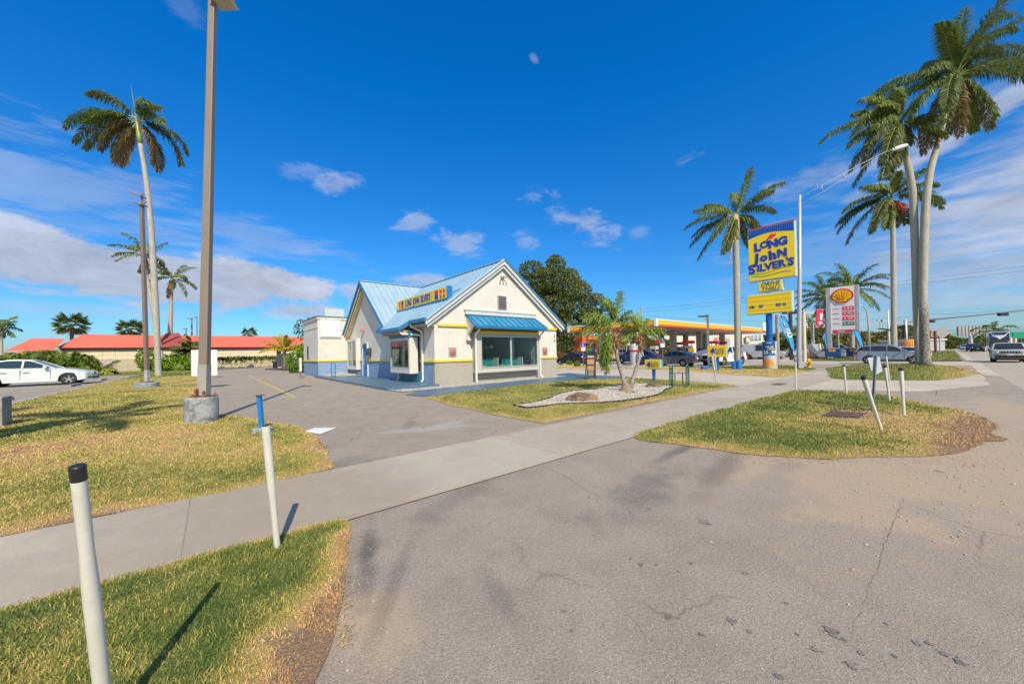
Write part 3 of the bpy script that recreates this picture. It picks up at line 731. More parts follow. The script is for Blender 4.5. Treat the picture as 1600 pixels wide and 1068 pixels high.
# ---- main roof
T = .10
def roofpoly(mb, pts, th=T, mi=0):
    n = len(pts); c = list(pts); nn = (Vector(c[1])-Vector(c[0])).cross(Vector(c[2])-Vector(c[0])).normalized()
    if nn.z < 0: nn = -nn
    lo = [Vector(p)-nn*th for p in c]; mb.add(list(c)+lo, [tuple(range(n)), tuple(range(2*n-1, n-1, -1))]+[(i, n+i, n+(i+1) % n, (i+1) % n) for i in range(n)], mi)
zr = lambda u_: 6.95-SL*abs(u_-13)
rf = B()
VF, VB = 16.28, 38.4
roofpoly(rf, [(13, VF, zr(13)), (8.05, VF, zr(8.05)), (8.05, 18.1, zr(8.05)), (7.6, 18.4, zr(7.6)), (7.6, 21.6, zr(7.6)), (8.05, 22.2, zr(8.05)), (8.2, 22.36, zr(8.2)), (13, 26.9, zr(13))])
roofpoly(rf, [(13, VF, zr(13)), (17.98, VF, zr(17.98)), (17.98, VB, zr(17.98)), (13, VB, zr(13))])
roofpoly(rf, [(13, 26.9, zr(13)), (8.2, 31.44, zr(8.2)), (8.2, VB, zr(8.2)), (13, VB, zr(13))])
zc = lambda v_: 6.955-.78*abs(v_-26.9)
roofpoly(rf, [(8.15, 26.9, zc(26.9)), (13, 26.9, zc(26.9)), (8.15, 22.32, zc(22.32))])
roofpoly(rf, [(8.15, 26.9, zc(26.9)), (13, 26.9, zc(26.9)), (8.15, 31.5, zc(31.5))])
roof = rf.build('roof', M_ROOF, rest)
rb = B()
v_ = 16.2
while v_ < 38.2:                                  # standing seams down the long slopes
    if v_ < 26.9:
        lo_u = 7.62 if 18.4 < v_ < 21.6 else 8.06
        if v_ > 22.4: lo_u = 13-1.058*abs(v_-26.9)
    elif v_ < 31.5: lo_u = 13-1.058*abs(v_-26.9)
    else: lo_u = 8.2
    if lo_u < 12.8: rb.bar((lo_u, v_, zr(lo_u)+.012), (13, v_, zr(13)+.012), .028, .045)
    rb.bar((17.96, v_, zr(17.96)+.012), (13, v_, zr(13)+.012), .028, .045)
    v_ += .42
u_ = 8.4
while u_ < 12.8:                                  # and down the entrance gable
    dv = (13-u_)/1.058
    for s_ in (-1, 1): rb.bar((u_, 26.9, zc(26.9)+.012), (u_, 26.9+s_*dv, zc(26.9+s_*dv)+.012), .028, .045)
    u_ += .42
rb.build('seam', mat('roof seam steel', (.24, .40, .53), .4, .1, 1, metal=.1), roof)
rc = B(); rc.bar((13, VF, 6.97), (13, VB, 6.97), .26, .05); rc.bar((8.15, 26.9, 6.985), (12.9, 26.9, 6.985), .24, .04); rc.build('ridge_cap', M_ROOF, roof)
# rakes of the front gable
rk = B()
for s_ in (-1, 1):
    e = 4.98
    def q(d, v, dz): return (13+s_*d, v, 6.95-SL*d+dz)
    rk.add([q(0, VF-.03, .0), q(e, VF-.03, .0), q(e, VF-.03, -.24), q(0, VF-.03, -.24), q(0, VF+.02, .0), q(e, VF+.02, .0), q(e, VF+.02, -.24), q(0, VF+.02, -.24)],
           [(0, 1, 2, 3), (4, 7, 6, 5), (0, 4, 5, 1), (3, 2, 6, 7), (1, 5, 6, 2)])
    rk.add([q(0, VF+.06, -.2), q(e-.12, VF+.06, -.2), q(e-.12, VF+.06, -.44), q(0, VF+.06, -.44), q(0, VF+.11, -.2), q(e-.12, VF+.11, -.2), q(e-.12, VF+.11, -.44), q(0, VF+.11, -.44)],
           [(0, 1, 2, 3), (4, 7, 6, 5), (0, 4, 5, 1), (3, 2, 6, 7), (1, 5, 6, 2)])
rk.build('rake_board', M_GTRIM, rest)
so_ = B()
for s_ in (-1, 1):
    def q(d, v, dz): return (13+s_*d, v, 6.95-SL*d+dz)
    so_.add([q(.0, VF+.11, -.42), q(4.9, VF+.11, -.42), q(4.9, 16.52, -.42), q(0, 16.52, -.42), q(.0, VF+.11, -.34), q(4.9, VF+.11, -.34), q(4.9, 16.52, -.34), q(0, 16.52, -.34)],
            [(0, 1, 2, 3), (4, 7, 6, 5), (1, 5, 6, 2)])
so_.build('soffit', mat('grey soffit', (.35, .36, .36), .7, .06), rest)
bt = B(); bt.bar((13.0, VF-.05, 7.0), (18.02, VF-.05, zr(18.02)+.05), .05, .10, up=(0, 1, 0)); bt.bar((13.02, VF-.0, 7.005), (18.04, VF-.0, zr(18.04)+.055), .22, .03, up=(-.6, 0, .8))
bt.build('blue_edge', M_BTRIM, rest)
lt_ = B(); lt_.bar((12.98, VF-.01, 6.985), (8.03, VF-.01, zr(8.03)+.035), .16, .03, up=(-.6, 0, .8)); lt_.build('edge_flashing', mat('bare flashing', (.60, .66, .68), .4, .06), rest)
# entrance gable rakes
ek = B()
for s_, e in ((-1, 4.55), (1, 4.62)):
    def q(d, u__, dz): return (u__, 26.9+s_*d, 6.955-.78*d+dz)
    ek.add([q(0, 8.11, .02), q(e, 8.11, .02), q(e, 8.11, -.2), q(0, 8.11, -.2), q(0, 8.16, .02), q(e, 8.16, .02), q(e, 8.16, -.2), q(0, 8.16, -.2)], [(0, 1, 2, 3), (4, 7, 6, 5), (0, 4, 5, 1), (3, 2, 6, 7), (1, 5, 6, 2)])
ek.build('blue_edge', M_BTRIM, rest)
ek = B(); ey = B()
for s_, e in ((-1, 4.4), (1, 4.5)):
    def q(d, u__, dz): return (u__, 26.9+s_*d, 6.955-.78*d+dz)
    ek.add([q(0, 8.2, -.16), q(e, 8.2, -.16), q(e, 8.2, -.42), q(0, 8.2, -.42), q(0, 8.26, -.16), q(e, 8.26, -.16), q(e, 8.26, -.42), q(0, 8.26, -.42)], [(0, 1, 2, 3), (4, 7, 6, 5), (0, 4, 5, 1), (3, 2, 6, 7), (1, 5, 6, 2)])
    ey.add([q(.1, 8.30, -.40), q(e, 8.30, -.40), q(e, 8.30, -.62), q(.1, 8.30, -.62), q(.1, 8.6, -.40), q(e, 8.6, -.40), q(e, 8.6, -.62), q(.1, 8.6, -.62)], [(0, 1, 2, 3), (0, 4, 5, 1), (3, 2, 6, 7), (1, 5, 6, 2)])
ek.build('rake_board', M_GTRIM, rest); ey.build('soffit', mat('yellow cream soffit', (.66, .56, .30), .7, .08, dirt=.3), rest)
# left eave gutters (two levels)
gu = B()
gu.bar((8.0, 16.25, 3.32), (8.0, 18.12, 3.32), .14, .16); gu.bar((7.55, 18.3, 2.98), (7.55, 21.7, 2.98), .14, .17)
gu.bar((8.02, 18.1, 3.32), (7.55, 18.36, 2.99), .1, .16); gu.bar((7.6, 21.65, 3.12), (8.1, 22.35, 3.45), .12, .14)
gu.bar((8.12, 31.5, 3.3), (8.12, 31.3, 3.3), .12, .14)
gu.each('gutter', M_BTRIM, rest)
ev = B(); ev.box(7.75, 8.6, 18.35, 21.5, 2.72, 2.90); ev.box(8.1, 8.6, 16.45, 18.35, 3.02, 3.16); ev.build('soffit', mat('brown soffit', (.42, .36, .27), .7, .08), rest)
# box window on the left side
bx = B(); bx.box(8.45, 8.597, 18.14, 21.05, 0.12, .60); bx.build('blue_panel', M_TEAL, rest); bx = B(); bx.box(8.3, 8.597, 20.83, 21.05, 0.60, 2.95); bx.build('blue_panel', M_TEAL, rest)
bx = B(); bx.box(8.0, 8.45, 18.12, 20.8, .60, .70); bx.box(8.0, 8.45, 18.12, 20.8, 2.42, 2.52); bx.box(8.0, 8.45, 18.12, 18.22, .70, 2.42); bx.box(8.0, 8.45, 20.7, 20.8, .70, 2.42)
bx.box(7.97, 8.0, 18.12, 20.8, .60, .86)
bw = bx.build('window', M_WTRIM, rest, label='box window standing out from the side wall')
bx = B(); bx.box(7.965, 8.05, 18.2, 20.72, 2.38, 2.52); bx.box(7.96, 8.05, 18.15, 18.26, .86, 2.38); bx.box(7.96, 8.05, 20.66, 20.77, .86, 2.38); bx.box(7.962, 8.05, 18.26, 20.66, .86, .93); bx.build('frame', M_ALU, bw)
bx = B(); bx.box(8.0, 8.012, 18.26, 20.66, .93, 2.38); bx.build('pane', M_GLASS, bw)
bx = B(); bx.box(7.94, 8.43, 18.1, 20.82, 2.52, 2.86); bx.build('header', M_TEAL, bw)
# narrow window and door in the entrance gable
wn = B(); wn.box(8.30, 8.6, 28.45, 28.58, .55, 2.9); wn.box(8.30, 8.6, 30.68, 30.8, .55, 2.9); wn.box(8.30, 8.6, 28.58, 30.68, 2.72, 2.9); wn.box(8.30, 8.6, 28.58, 30.68, .55, .8)
wo = wn.build('window', M_WTRIM, rest, label='narrow white box window left of the blue door')
wn = B(); wn.box(8.33, 8.345, 28.58, 30.68, .8, 2.72); wn.build('pane', M_GLASS, wo)
wn = B(); wn.box(8.29, 8.36, 29.5, 29.6, .8, 2.72); wn.build('mullion', M_ALU, wo)
wn = B(); wn.box(8.45, 8.6, 28.6, 30.7, .12, .55); wn.build('sill_base', mat('slate base', (.16, .19, .24), .7), wo)
dr = B(); dr.box(8.52, 8.60, 26.58, 26.68, .125, 2.56); dr.box(8.52, 8.6, 27.68, 27.78, .125, 2.56); dr.box(8.52, 8.6, 26.68, 27.68, 2.46, 2.56)
dr.box(8.40, 8.45, 26.62, 27.72, 2.56, 2.62); dr.build('door_frame', M_GTRIM, rest)
dr = B(); dr.box(8.56, 8.65, 26.70, 26.86, .14, 2.44); dr.box(8.56, 8.65, 27.40, 27.66, .14, 2.44); dr.box(8.6, 8.65, 26.82, 27.52, 2.25, 2.44); dr.box(8.6, 8.65, 26.82, 27.52, .14, .6); dr.box(8.6, 8.65, 26.82, 27.52, 1.1, 1.2)
door = dr.build('door', M_BLUED, rest)
dr = B(); dr.box(8.62, 8.63, 26.82, 27.52, .5, 1.1); dr.box(8.62, 8.63, 26.82, 27.52, 1.2, 2.25); dr.build('pane', M_GLASS, door)
dr = B(); dr.bar((8.54, 27.45, .95), (8.54, 27.45, 1.45), .03); dr.bar((8.54, 27.45, .98), (8.6, 27.45, .98), .03); dr.bar((8.54, 27.45, 1.42), (8.6, 27.45, 1.42), .03); dr.build('handle', M_ALU, door)
ml = B(); ml.prism([(8.3, 1.62), (8.6, 1.62), (8.6, 2.15), (8.38, 2.1), (8.3, 1.95)], 25.9, 26.25, 'y'); ml.bar((8.56, 26.1, .9), (8.56, 26.1, 1.62), .03); ml.build('mail_box', mat('charcoal metal', (.045, .048, .055), .5), rest)
bl = B(); bl.lathe([(.02, .0), (.14, .02), (.15, .1), (.09, .2), (.05, .26)], 12, 0, (8.48, 27.5, 3.36)); bl.bar((8.48, 27.5, 3.55), (8.6, 27.5, 3.55), .05); bl.build('wall_lamp', mat('red lamp glass', (.55, .14, .12), .3), rest, smooth='auto')
# downspouts
M_PIPE = mat('cream downpipe', (.76, .72, .62), .5, .06, 3, dirt=.15)
for pth in ([(8.0, 18.0, 3.22), (8.05, 18.0, 3.08), (8.5, 17.75, 2.82), (8.52, 17.72, 2.6), (8.52, 17.72, .28), (8.38, 17.6, .16)],
            [(7.6, 18.5, 2.86), (7.7, 18.4, 2.70), (8.3, 17.98, 2.66), (8.5, 17.86, 2.6)],
            [(10.78, 15.62, 2.98), (10.78, 15.68, 2.86), (10.78, 16.03, 2.62), (10.78, 16.03, .22), (10.72, 15.88, .06)],
            [(15.5, 15.62, 2.98), (15.5, 15.68, 2.86), (15.5, 16.03, 2.62), (15.5, 16.03, .22), (15.56, 15.88, .06)],
            [(8.3, 20.4, .60), (8.3, 20.4, .22), (8.2, 20.5, .16)]):
    d_ = B(); d_.tube(pth, .055, 8); d_.build('downpipe', M_PIPE, rest, smooth='auto')
# front bay window
by = B(); by.box(10.85, 15.48, 16.08, 16.52, .55, .80); by.box(10.85, 11.12, 16.08, 16.52, .80, 2.78); by.box(15.33, 15.48, 16.08, 16.52, .80, 2.78); by.box(11.12, 15.33, 16.08, 16.52, 2.55, 2.78)
bay = by.build('window', mat('greige bay panel', (.52, .49, .43), .7, .05, 2, dirt=.1), rest, label='wide two pane bay window under the blue awning')
by = B(); by.box(11.12, 11.18, 16.05, 16.12, .80, 2.55); by.box(15.27, 15.33, 16.05, 16.12, .8, 2.55); by.box(13.17, 13.27, 16.05, 16.12, .86, 2.49); by.box(11.18, 15.27, 16.05, 16.12, .80, .86); by.box(11.18, 15.27, 16.05, 16.12, 2.49, 2.55); by.build('frame', M_ALU, bay)
by = B(); by.box(11.18, 13.17, 16.09, 16.1, .86, 2.49); by.box(13.27, 15.27, 16.09, 16.1, .86, 2.49); by.build('pane', M_GLASS, bay)
by = B(); by.box(10.95, 15.4, 16.02, 16.08, 2.68, 2.82); by.build('yellow_trim', M_YTRIM, bay)
# awning
aw = B(); roofpoly(aw, [(10.5, 16.5, 3.72), (15.52, 16.5, 3.72), (15.62, 15.5, 3.06), (10.42, 15.5, 3.06)], .05)
awn = aw.build('awning', M_AWN, rest)
aw = B(); aw.box(10.42, 15.62, 15.44, 15.50, 2.92, 3.07); aw.bar((10.42, 15.5, 3.02), (10.50, 16.5, 3.68), .05, .12); aw.bar((15.62, 15.5, 3.02), (15.52, 16.5, 3.68), .05, .12); aw.build('gutter', M_BTRIM, awn)
aw = B()
for k in range(13): x = 10.62+k*.40; aw.bar((x, 15.5, 3.075), (x+.01*(k-6)/6, 16.48, 3.722), .03, .05)
aw.build('seam', M_BTRIM, awn)
aw = B(); aw.box(10.4, 15.56, 16.38, 16.52, 3.71, 3.93); aw.box(10.36, 15.6, 16.34, 16.52, 3.93, 3.97); aw.build('ledger', M_GTRIM, awn)
for x in (10.5, 15.38):
    aw = B(); aw.prism([(16.52, 3.7), (16.52, 2.35), (16.4, 2.35), (16.36, 2.62), (15.9, 3.0), (15.6, 3.0), (15.62, 3.08)], x, x+.12, 'x'); aw.box(x-.05, x+.17, 16.3, 16.52, 2.3, 2.42); aw.build('bracket', M_STUC, awn)
aw = B(); aw.box(10.6, 15.4, 15.55, 16.5, 2.88, 2.92); aw.build('soffit', mat('wood soffit', (.25, .13, .07), .7, .1), awn)
# louvre, floodlights, medallions, numbers
lv = B(); lv.box(12.62, 13.30, 16.47, 16.52, 4.12, 4.92); vent = lv.build('vent', M_ALU, rest)
lv = B()
for k in range(6): z = 4.18+k*.125; lv.add([(12.68, 16.42, z), (13.24, 16.42, z), (13.24, 16.47, z+.085), (12.68, 16.47, z+.085)], [(0, 1, 2, 3)])
lv.build('louvre', mat('dark louvre', (.12, .10, .09), .6), vent)
fl = B(); fl.box(12.9, 13.1, 16.42, 16.52, 5.92, 6.06)
for dx in (-.22, 0, .22): fl.tube([(13+dx*.3, 16.42, 5.98), (13+dx*.8, 16.3, 6.02), (13+dx, 16.24, 5.95)], .03, 6); fl.lathe([(.03, .0), (.05, -.10), (.0, -.11)], 8, 0, (13+dx*1.05, 16.22, 5.99))
fl.build('floodlight', mat('bronze fitting', (.35, .30, .22), .5), rest)
M_MED = mat('dusty red medallion', (.45, .15, .12), .7, .25, 14, bump=.8, bscale=25)
for x, z in ((9.63, 1.70), (16.38, 1.66)):
    md = B(); md.box(x-.23, x+.23, 16.49, 16.52, z-.25, z+.25); pq = md.build('plaque', mat('grey plaque', (.33, .33, .31), .7, .1, 5), rest)
    md = B(); md.lathe([(.0, -.07), (.10, -.08), (.16, -.05), (.18, 0)], 16, 0, (x, 16.49, z), 'y', cap=False); md.lathe([(.0, -.11), (.05, -.1), (.06, -.06)], 8, 0, (x-.03, 16.49, z+.01), 'y', cap=False); md.build('medallion', M_MED, pq, smooth='auto')
text(rest, 'house_number', '2', .24, Vector((17.3, 16.515, 2.62))-Vector(OFF), ROT_MV, M_DARK, .01, .01)
text(rest, 'house_number', '0', .24, Vector((17.3, 16.515, 2.32))-Vector(OFF), ROT_MV, M_DARK, .01, .01)
# roof sign
sg = B(); sg.box(9.62, 9.9, 16.95, 23.8, 4.58, 5.22); sign = sg.build('roof_sign', M_YTRIM, rest, bevel=.02)
sg = B(); sg.box(9.58, 9.95, 16.95, 23.8, 4.42, 4.56); sg.box(9.6, 9.93, 16.93, 16.95, 4.56, 5.24); sg.bar((9.9, 17.6, 4.9), (10.6, 17.2, 5.2), .04); sg.build('sign_base', M_BLUED, sign)
sg = B(); sg.box(9.60, 9.62, 18.62, 18.66, 4.6, 5.2); sg.box(9.6, 9.62, 22.5, 22.54, 4.6, 5.2); sg.each('panel_seam', mat('ochre seam', (.5, .33, .03), .6), sign)
M_SBLUE = mat('sign blue', (.01, .06, .35), .5, .04); M_SRED = mat('sign red', (.62, .03, .03), .5, .04)
def rel(p): return Vector(p)-Vector(OFF)
text(sign, 'lettering', "LONG  JOHN  SILVER'S", .56, rel((9.61, 20.62, 4.88)), ROT_MU, M_SBLUE, .008, .012, 0, .62)
sg = B(); sg.box(9.60, 9.62, 23.15, 23.32, 4.70, 5.1); sg.box(9.6, 9.62, 22.68, 22.98, 4.68, 4.86); sg.box(9.6, 9.62, 17.95, 18.3, 4.9, 5.13)
for y, z in ((17.55, 4.95), (17.2, 4.95), (17.55, 4.68), (17.2, 4.68)): sg.box(9.6, 9.62, y, y+.16, z, z+.15)
sg.each('red_flag_mark', M_SRED, sign)
sg = B(); sg.box(9.60, 9.62, 22.68, 22.98, 4.86, 5.12); sg.box(9.6, 9.62, 17.95, 18.3, 4.66, 4.9); sg.each('blue_flag_mark', M_SBLUE, sign)
# roof plant on the rear block
eq = B(); eq.box(7.2, 8.6, 33.0, 33.08, 4.76, 5.6); eq.box(8.6, 8.68, 33.0, 36, 4.76, 5.6); eq.prism([(7.0, 4.76), (8.6, 5.65), (8.6, 4.76)], 33.3, 33.36, 'y'); eq.build('roof_screen', M_GTRIM, rest)
eq = B()
for du in (0, .22, .44): eq.bar((8.9+du, 32.2, 4.76), (8.9+du, 32.2, 6.4), .05)
eq.box(9.6, 10.6, 32.2, 33.2, 4.76, 6.5); eq.box(9.5, 10.7, 32.1, 33.3, 6.5, 6.56); eq.build('roof_vent', mat('galvanised duct', (.5, .56, .60), .45, .08, metal=.4), rest)
eq = B(); eq.bar((6.8, 36.4, 4.7), (6.8, 36.4, 8.0), .03); eq.build('antenna', M_ALU, rest)
eq = B(); eq.box(17.2, 17.5, 24, 24.3, 3.6, 4.8); eq.box(17.15, 17.55, 23.95, 24.35, 4.8, 4.9); eq.build('roof_vent', M_AWN, rest)
# room behind the bay
rm = B(); rm.box(8.8, 17.27, 16.72, 23, .02, .12); rm.build('floor', mat('brown floor tile', (.12, .09, .07), .5, .2, 3), rest)
rm = B(); rm.box(8.8, 17.27, 22.8, 23, .12, 2.9); rm.build('inner_wall', mat('dim blue wall', (.22, .32, .38), .8), rest)
rm = B(); rm.box(8.8, 17.27, 16.72, 22.8, 2.9, 3.0); rm.build('ceiling', mat('grey ceiling', (.25, .25, .25), .8), rest)
rm = B(); rm.box(14.55, 14.75, 17.6, 20.5, .12, 2.9); rm.box(15.6, 15.75, 16.9, 22.8, .12, 2.9); rm.build('partition', mat('pale partition', (.62, .72, .70), .7), rest)
rm = B(); rm.box(9.0, 12.2, 20.5, 21.2, .12, 1.25); rm.box(8.9, 12.3, 20.4, 21.3, 1.25, 1.33); ct = rm.build('counter', mat('beige counter', (.5, .46, .38), .6), None)
ct.location = W(13, 24); ct.rotation_euler = (0, 0, UVROT); tag(ct, 'beige service counter seen through the bay window', 'counter')
M_BOOTH = mat('teal vinyl', (.02, .30, .25), .35, .05)
def booth(u_, v_, label):
    t = grid_thing('booth_seat', u_, v_, label, 'booth', 'dining booths behind the bay window')
    m_ = MB(); m_.box(-.45, .45, -.25, .25, .12, .55); m_.build('seat', M_BOOTH, t, bevel=.04)
    m_ = MB(); m_.box(-.55, .62, .2, .32, .12, 1.30); m_.build('backrest', M_BOOTH, t, bevel=.04)
    m_ = MB(); m_.box(.62, .68, -.3, .34, .12, 1.33); m_.build('end_panel', M_WTRIM, t)
booth(12.1, 17.0, 'teal vinyl booth behind the left pane of the bay window'); booth(14.0, 17.0, 'teal vinyl booth behind the right pane of the bay window')
for i, (a, b_, l) in enumerate(((11.55, 17.0, 'pale dining table top behind the left window pane'), (13.35, 17.1, 'pale dining table top next to the window mullion'))):
    t = grid_thing('dining_table', a, b_, l, 'table', 'dining tables behind the bay window'); m_ = MB(); m_.box(-.35, .35, -.3, .3, .86, .9); m_.build('table_top', M_WTRIM, t, bevel=.01); m_ = MB(); m_.tube([(0, 0, .12), (0, 0, .86)], .04, 8); m_.lathe([(.22, .12), (.2, .14), (.04, .15)], 12); m_.build('leg', M_DARK, t)
M_SHADE = mat('lamp shade', (.80, .72, .48), .5, .02)
for a, b_, z, l in ((11.8, 18.0, 1.95, 'left of the three pendant lamps inside the window'), (12.7, 17.3, 2.0, 'middle and biggest of the three pendant lamps inside the window'), (13.2, 18.6, 1.98, 'right of the three pendant lamps inside the window')):
    t = grid_thing('pendant_lamp', a, b_, l, 'lamp', 'pendant lamps inside the window'); t.location.z = z
    m_ = MB(); m_.lathe([(.16, -.1), (.14, .0), (.05, .08), (.02, .1)], 14); m_.build('lamp_shade', M_SHADE, t, smooth='auto'); m_ = MB(); m_.tube([(0, 0, .1), (0, 0, 2.9-z)], .008, 5); m_.build('cord', M_DARK, t)
# blue handrail by the entrance
t = grid_thing('rail', 6.5, 27.6, 'bright blue steel loop rail at the edge of the entrance slab', 'rail')
m_ = MB(); m_.tube([(0, -.55, .12), (0, -.55, 1.1), (0, .55, 1.1), (0, .55, .12)], .03, 8); m_.build('rail_loop', M_BLUED, t); m_ = MB(); m_.bar((0, -.55, .45), (0, .55, .45), .04); m_.build('crossbar', M_BLUED, t)
# white clearance post at the corner
t = grid_thing('clearance_post', 5.1, 31.4, 'white and pink height limit post at the rear corner of the restaurant', 'post')
m_ = MB(); m_.box(-.06, .06, -.16, .16, .5, 1.52); m_.build('panel', mat('white sign face', (.80, .78, .76), .5), t); m_ = MB(); m_.lathe([(.12, 0), (.1, .06), (.06, .1), (.06, .5)], 12); m_.build('post', mat('mauve rubber', (.22, .14, .24), .6), t)
m_ = MB()
for z in (.72, .86, 1.0, 1.14, 1.28): m_.box(-.066, -.06, -.1, .1, z, z+.07)
m_.build('pink_marking', mat('pink letter', (.75, .25, .28), .5), t)
# ------------------------------------------------------------------ vegetation
def leaf_mat(name, cols, rough=.55, trans=.25, nscale=1.2):
    m, N, b = newmat(name)
    tc = N.n('ShaderNodeTexCoord').outputs['Object']
    at = N.n('ShaderNodeAttribute', attribute_name='tone').outputs['Fac']
    n1 = N.noise(tc, nscale, 3, .6)
    d = N.math('MULTIPLY_ADD', N.math('SUBTRACT', n1, .5), .5, at, clamp=True)
    c = N.ramp(d, [(i/(len(cols)-1), c_) for i, c_ in enumerate(cols)])
    N.set(b.inputs['Base Color'], c); b.inputs['Roughness'].default_value = rough; b.inputs['Specular IOR Level'].default_value = .35
    if trans:
        tr = N.n('ShaderNodeBsdfTranslucent'); N.set(tr.inputs[0], N.mix(.5, c, (.25, .35, .02), 'MIX'))
        mx = N.n('ShaderNodeMixShader'); mx.inputs[0].default_value = trans; N.set(mx.inputs[1], b.outputs[0]); N.set(mx.inputs[2], tr.outputs[0])
        N.set(m.node_tree.nodes['Material Output'].inputs[0], mx.outputs[0])
    return m
M_PALM = leaf_mat('royal palm leaflets', [(.30, .19, .10), (.22, .15, .07), (.10, .13, .03), (.14, .19, .038), (.24, .31, .065)])
M_COCO = leaf_mat('yellow palm leaflets', [(.20, .20, .03), (.45, .35, .03), (.60, .40, .03), (.35, .38, .05)], trans=.3)
M_PYG = leaf_mat('pygmy palm leaflets', [(.28, .15, .07), (.13, .20, .03), (.22, .31, .04), (.33, .42, .08)], trans=.3)
M_FAN = leaf_mat('fan palm leaves', [(.25, .17, .06), (.09, .11, .03), (.12, .15, .035), (.20, .22, .06)])
M_OAK = leaf_mat('broad leaves', [(.06, .08, .025), (.10, .13, .034), (.17, .19, .05), (.26, .23, .075)], nscale=.5)
M_BUSH = leaf_mat('shrub leaves', [(.05, .085, .015), (.09, .15, .02), (.16, .23, .03), (.30, .30, .05)], nscale=.8)
M_LIME = leaf_mat('bright hedge leaves', [(.08, .17, .01), (.14, .27, .012), (.22, .36, .02), (.30, .42, .04)], nscale=1.5)
M_SCRUB = leaf_mat('olive scrub leaves', [(.10, .10, .03), (.16, .15, .05), (.24, .20, .08), (.34, .26, .12)], nscale=.25)
def bark_mat(name, a, b_, scale=2.2, rings=True, blot=None):
    m, N, bs = newmat(name)
    tc = N.n('ShaderNodeTexCoord').outputs['Object']
    mp_ = N.n('ShaderNodeMapping'); N.set(mp_.inputs[0], tc); mp_.inputs['Scale'].default_value = (1, 1, .35)
    n1 = N.noise(mp_.outputs[0], scale*2, 5, .7)
    c = N.mix(N.rng(n1, .3, .7), a, b_)
    if rings:
        wv = N.n('ShaderNodeTexWave', bands_direction='Z'); N.set(wv.inputs[0], tc); wv.inputs['Scale'].default_value = 1.6; wv.inputs['Distortion'].default_value = 3
        c = N.mix(N.math('MULTIPLY', wv.outputs['Fac'], .25), c, tuple(x*.6 for x in a))
    if blot:
        c = N.mix(N.rng(N.noise(tc, scale*3, 5, .75), .47, .6), c, blot)
    N.set(bs.inputs['Base Color'], c); bs.inputs['Roughness'].default_value = .85
    bn = N.n('ShaderNodeBump'); bn.inputs['Strength'].default_value = .6; bn.inputs['Distance'].default_value = .04
    N.set(bn.inputs['Height'], n1); N.set(bs.inputs['Normal'], bn.outputs[0])
    return m
M_RTR = bark_mat('pale royal palm trunk', (.33, .31, .25), (.50, .47, .38))
M_RTR2 = bark_mat('scaly palm trunk', (.24, .21, .17), (.42, .39, .33), 3, True, (.10, .07, .06))
M_TWIN = bark_mat('twin palm trunk', (.34, .32, .24), (.50, .47, .37), 1.5, True)
M_BARK = bark_mat('grey bark', (.14, .11, .08), (.24, .20, .16), 2, False)
M_SHAFT = mat('green crownshaft', (.24, .30, .05), .4, .2, 2)
M_DEAD = mat('dead boots', (.34, .17, .09), .8, .35, 9)
M_DEADP = mat('dead sheath', (.50, .33, .18), .7, .3, 4)

class LF(MB):
    """leaf builder: faces with a tone attribute"""
    def __init__(s): super().__init__(); s.t = []
    def leaf(s, a, b_, wv, tone, mid=None):
        n = len(s.v)
        if mid is None:
            m_ = (a+b_)*.5; s.v += [tuple(a), tuple(m_+wv), tuple(b_), tuple(m_-wv)]; s.f.append((n, n+1, n+2, n+3)); s.t += [tone]*4
        else:
            s.v += [tuple(a-wv*.6), tuple(a+wv*.6), tuple(mid+wv), tuple(mid-wv), tuple(b_)]
            s.f += [(n, n+1, n+2, n+3), (n+3, n+2, n+4)]; s.t += [tone]*5
        s.m += [0]*(len(s.f)-len(s.m))
    def build(s, name, mats, parent=None, **k):
        s.t += [.5]*(len(s.v)-len(s.t))
        o = super().build(name, mats, parent, recalc=False, **k)
        a = o.data.attributes.new('tone', 'FLOAT', 'POINT'); a.data.foreach_set('value', s.t); return o
def rv(): return Vector((random.gauss(0, 1), random.gauss(0, 1), random.gauss(0, 1))).normalized()
def frond(lf, st, base, d, length, droop, wind, n=34, ll=.55, wid=.03, tone=.7, curl=0., stalk=.12, plume=.6, dead=False, dup_=2):
    p = Vector(base); d = Vector(d).normalized(); ds = length/n; path = [p.copy()]
    wind = Vector(wind)
    for i in range(n):
        s = i/n
        d = (d+Vector((0, 0, -droop*ds*(.25+1.5*s)))+wind*ds*(.2+s)).normalized()
        q = p+d*ds; path.append(q.copy())
        if s > stalk:
            side = d.cross(Vector((0, 0, 1)))
            if side.length < .2: side = d.cross(Vector((1, .3, 0)))
            side.normalize(); upv = side.cross(d).normalized()
            L = ll*random.uniform(.8, 1.1)*(math.sin(math.pi*min(1, (s-stalk)/(1-stalk)*.86+.12))**.55)
            for sg in (-1, 1):
                for kk in range(dup_):
                    fw_ = random.uniform(.45, .9)+.5*s; up_ = random.uniform(-plume, plume*.9)
                    dir_ = (side*sg+d*fw_+upv*up_).normalized()
                    a = p.lerp(q, random.random()); m_ = a+dir_*L*.5
                    e = a+(dir_*1.0+Vector((0, 0, -.40-.35*random.random()))+wind*.35).normalized()*L*random.uniform(.75, 1.1)
                    wv = dir_.cross(upv+rv()*.7).normalized()*wid*random.uniform(.7, 1.2)
                    lf.leaf(a, e, wv, tone+random.uniform(-.12, .12), m_)
        p = q
    st.tube(path[::3]+[path[-1]] if n % 3 else path[::3], [.035*(1-k/(len(path[::3])+1))+.008 for k in range(len(path[::3])+(1 if n % 3 else 0))], 5)
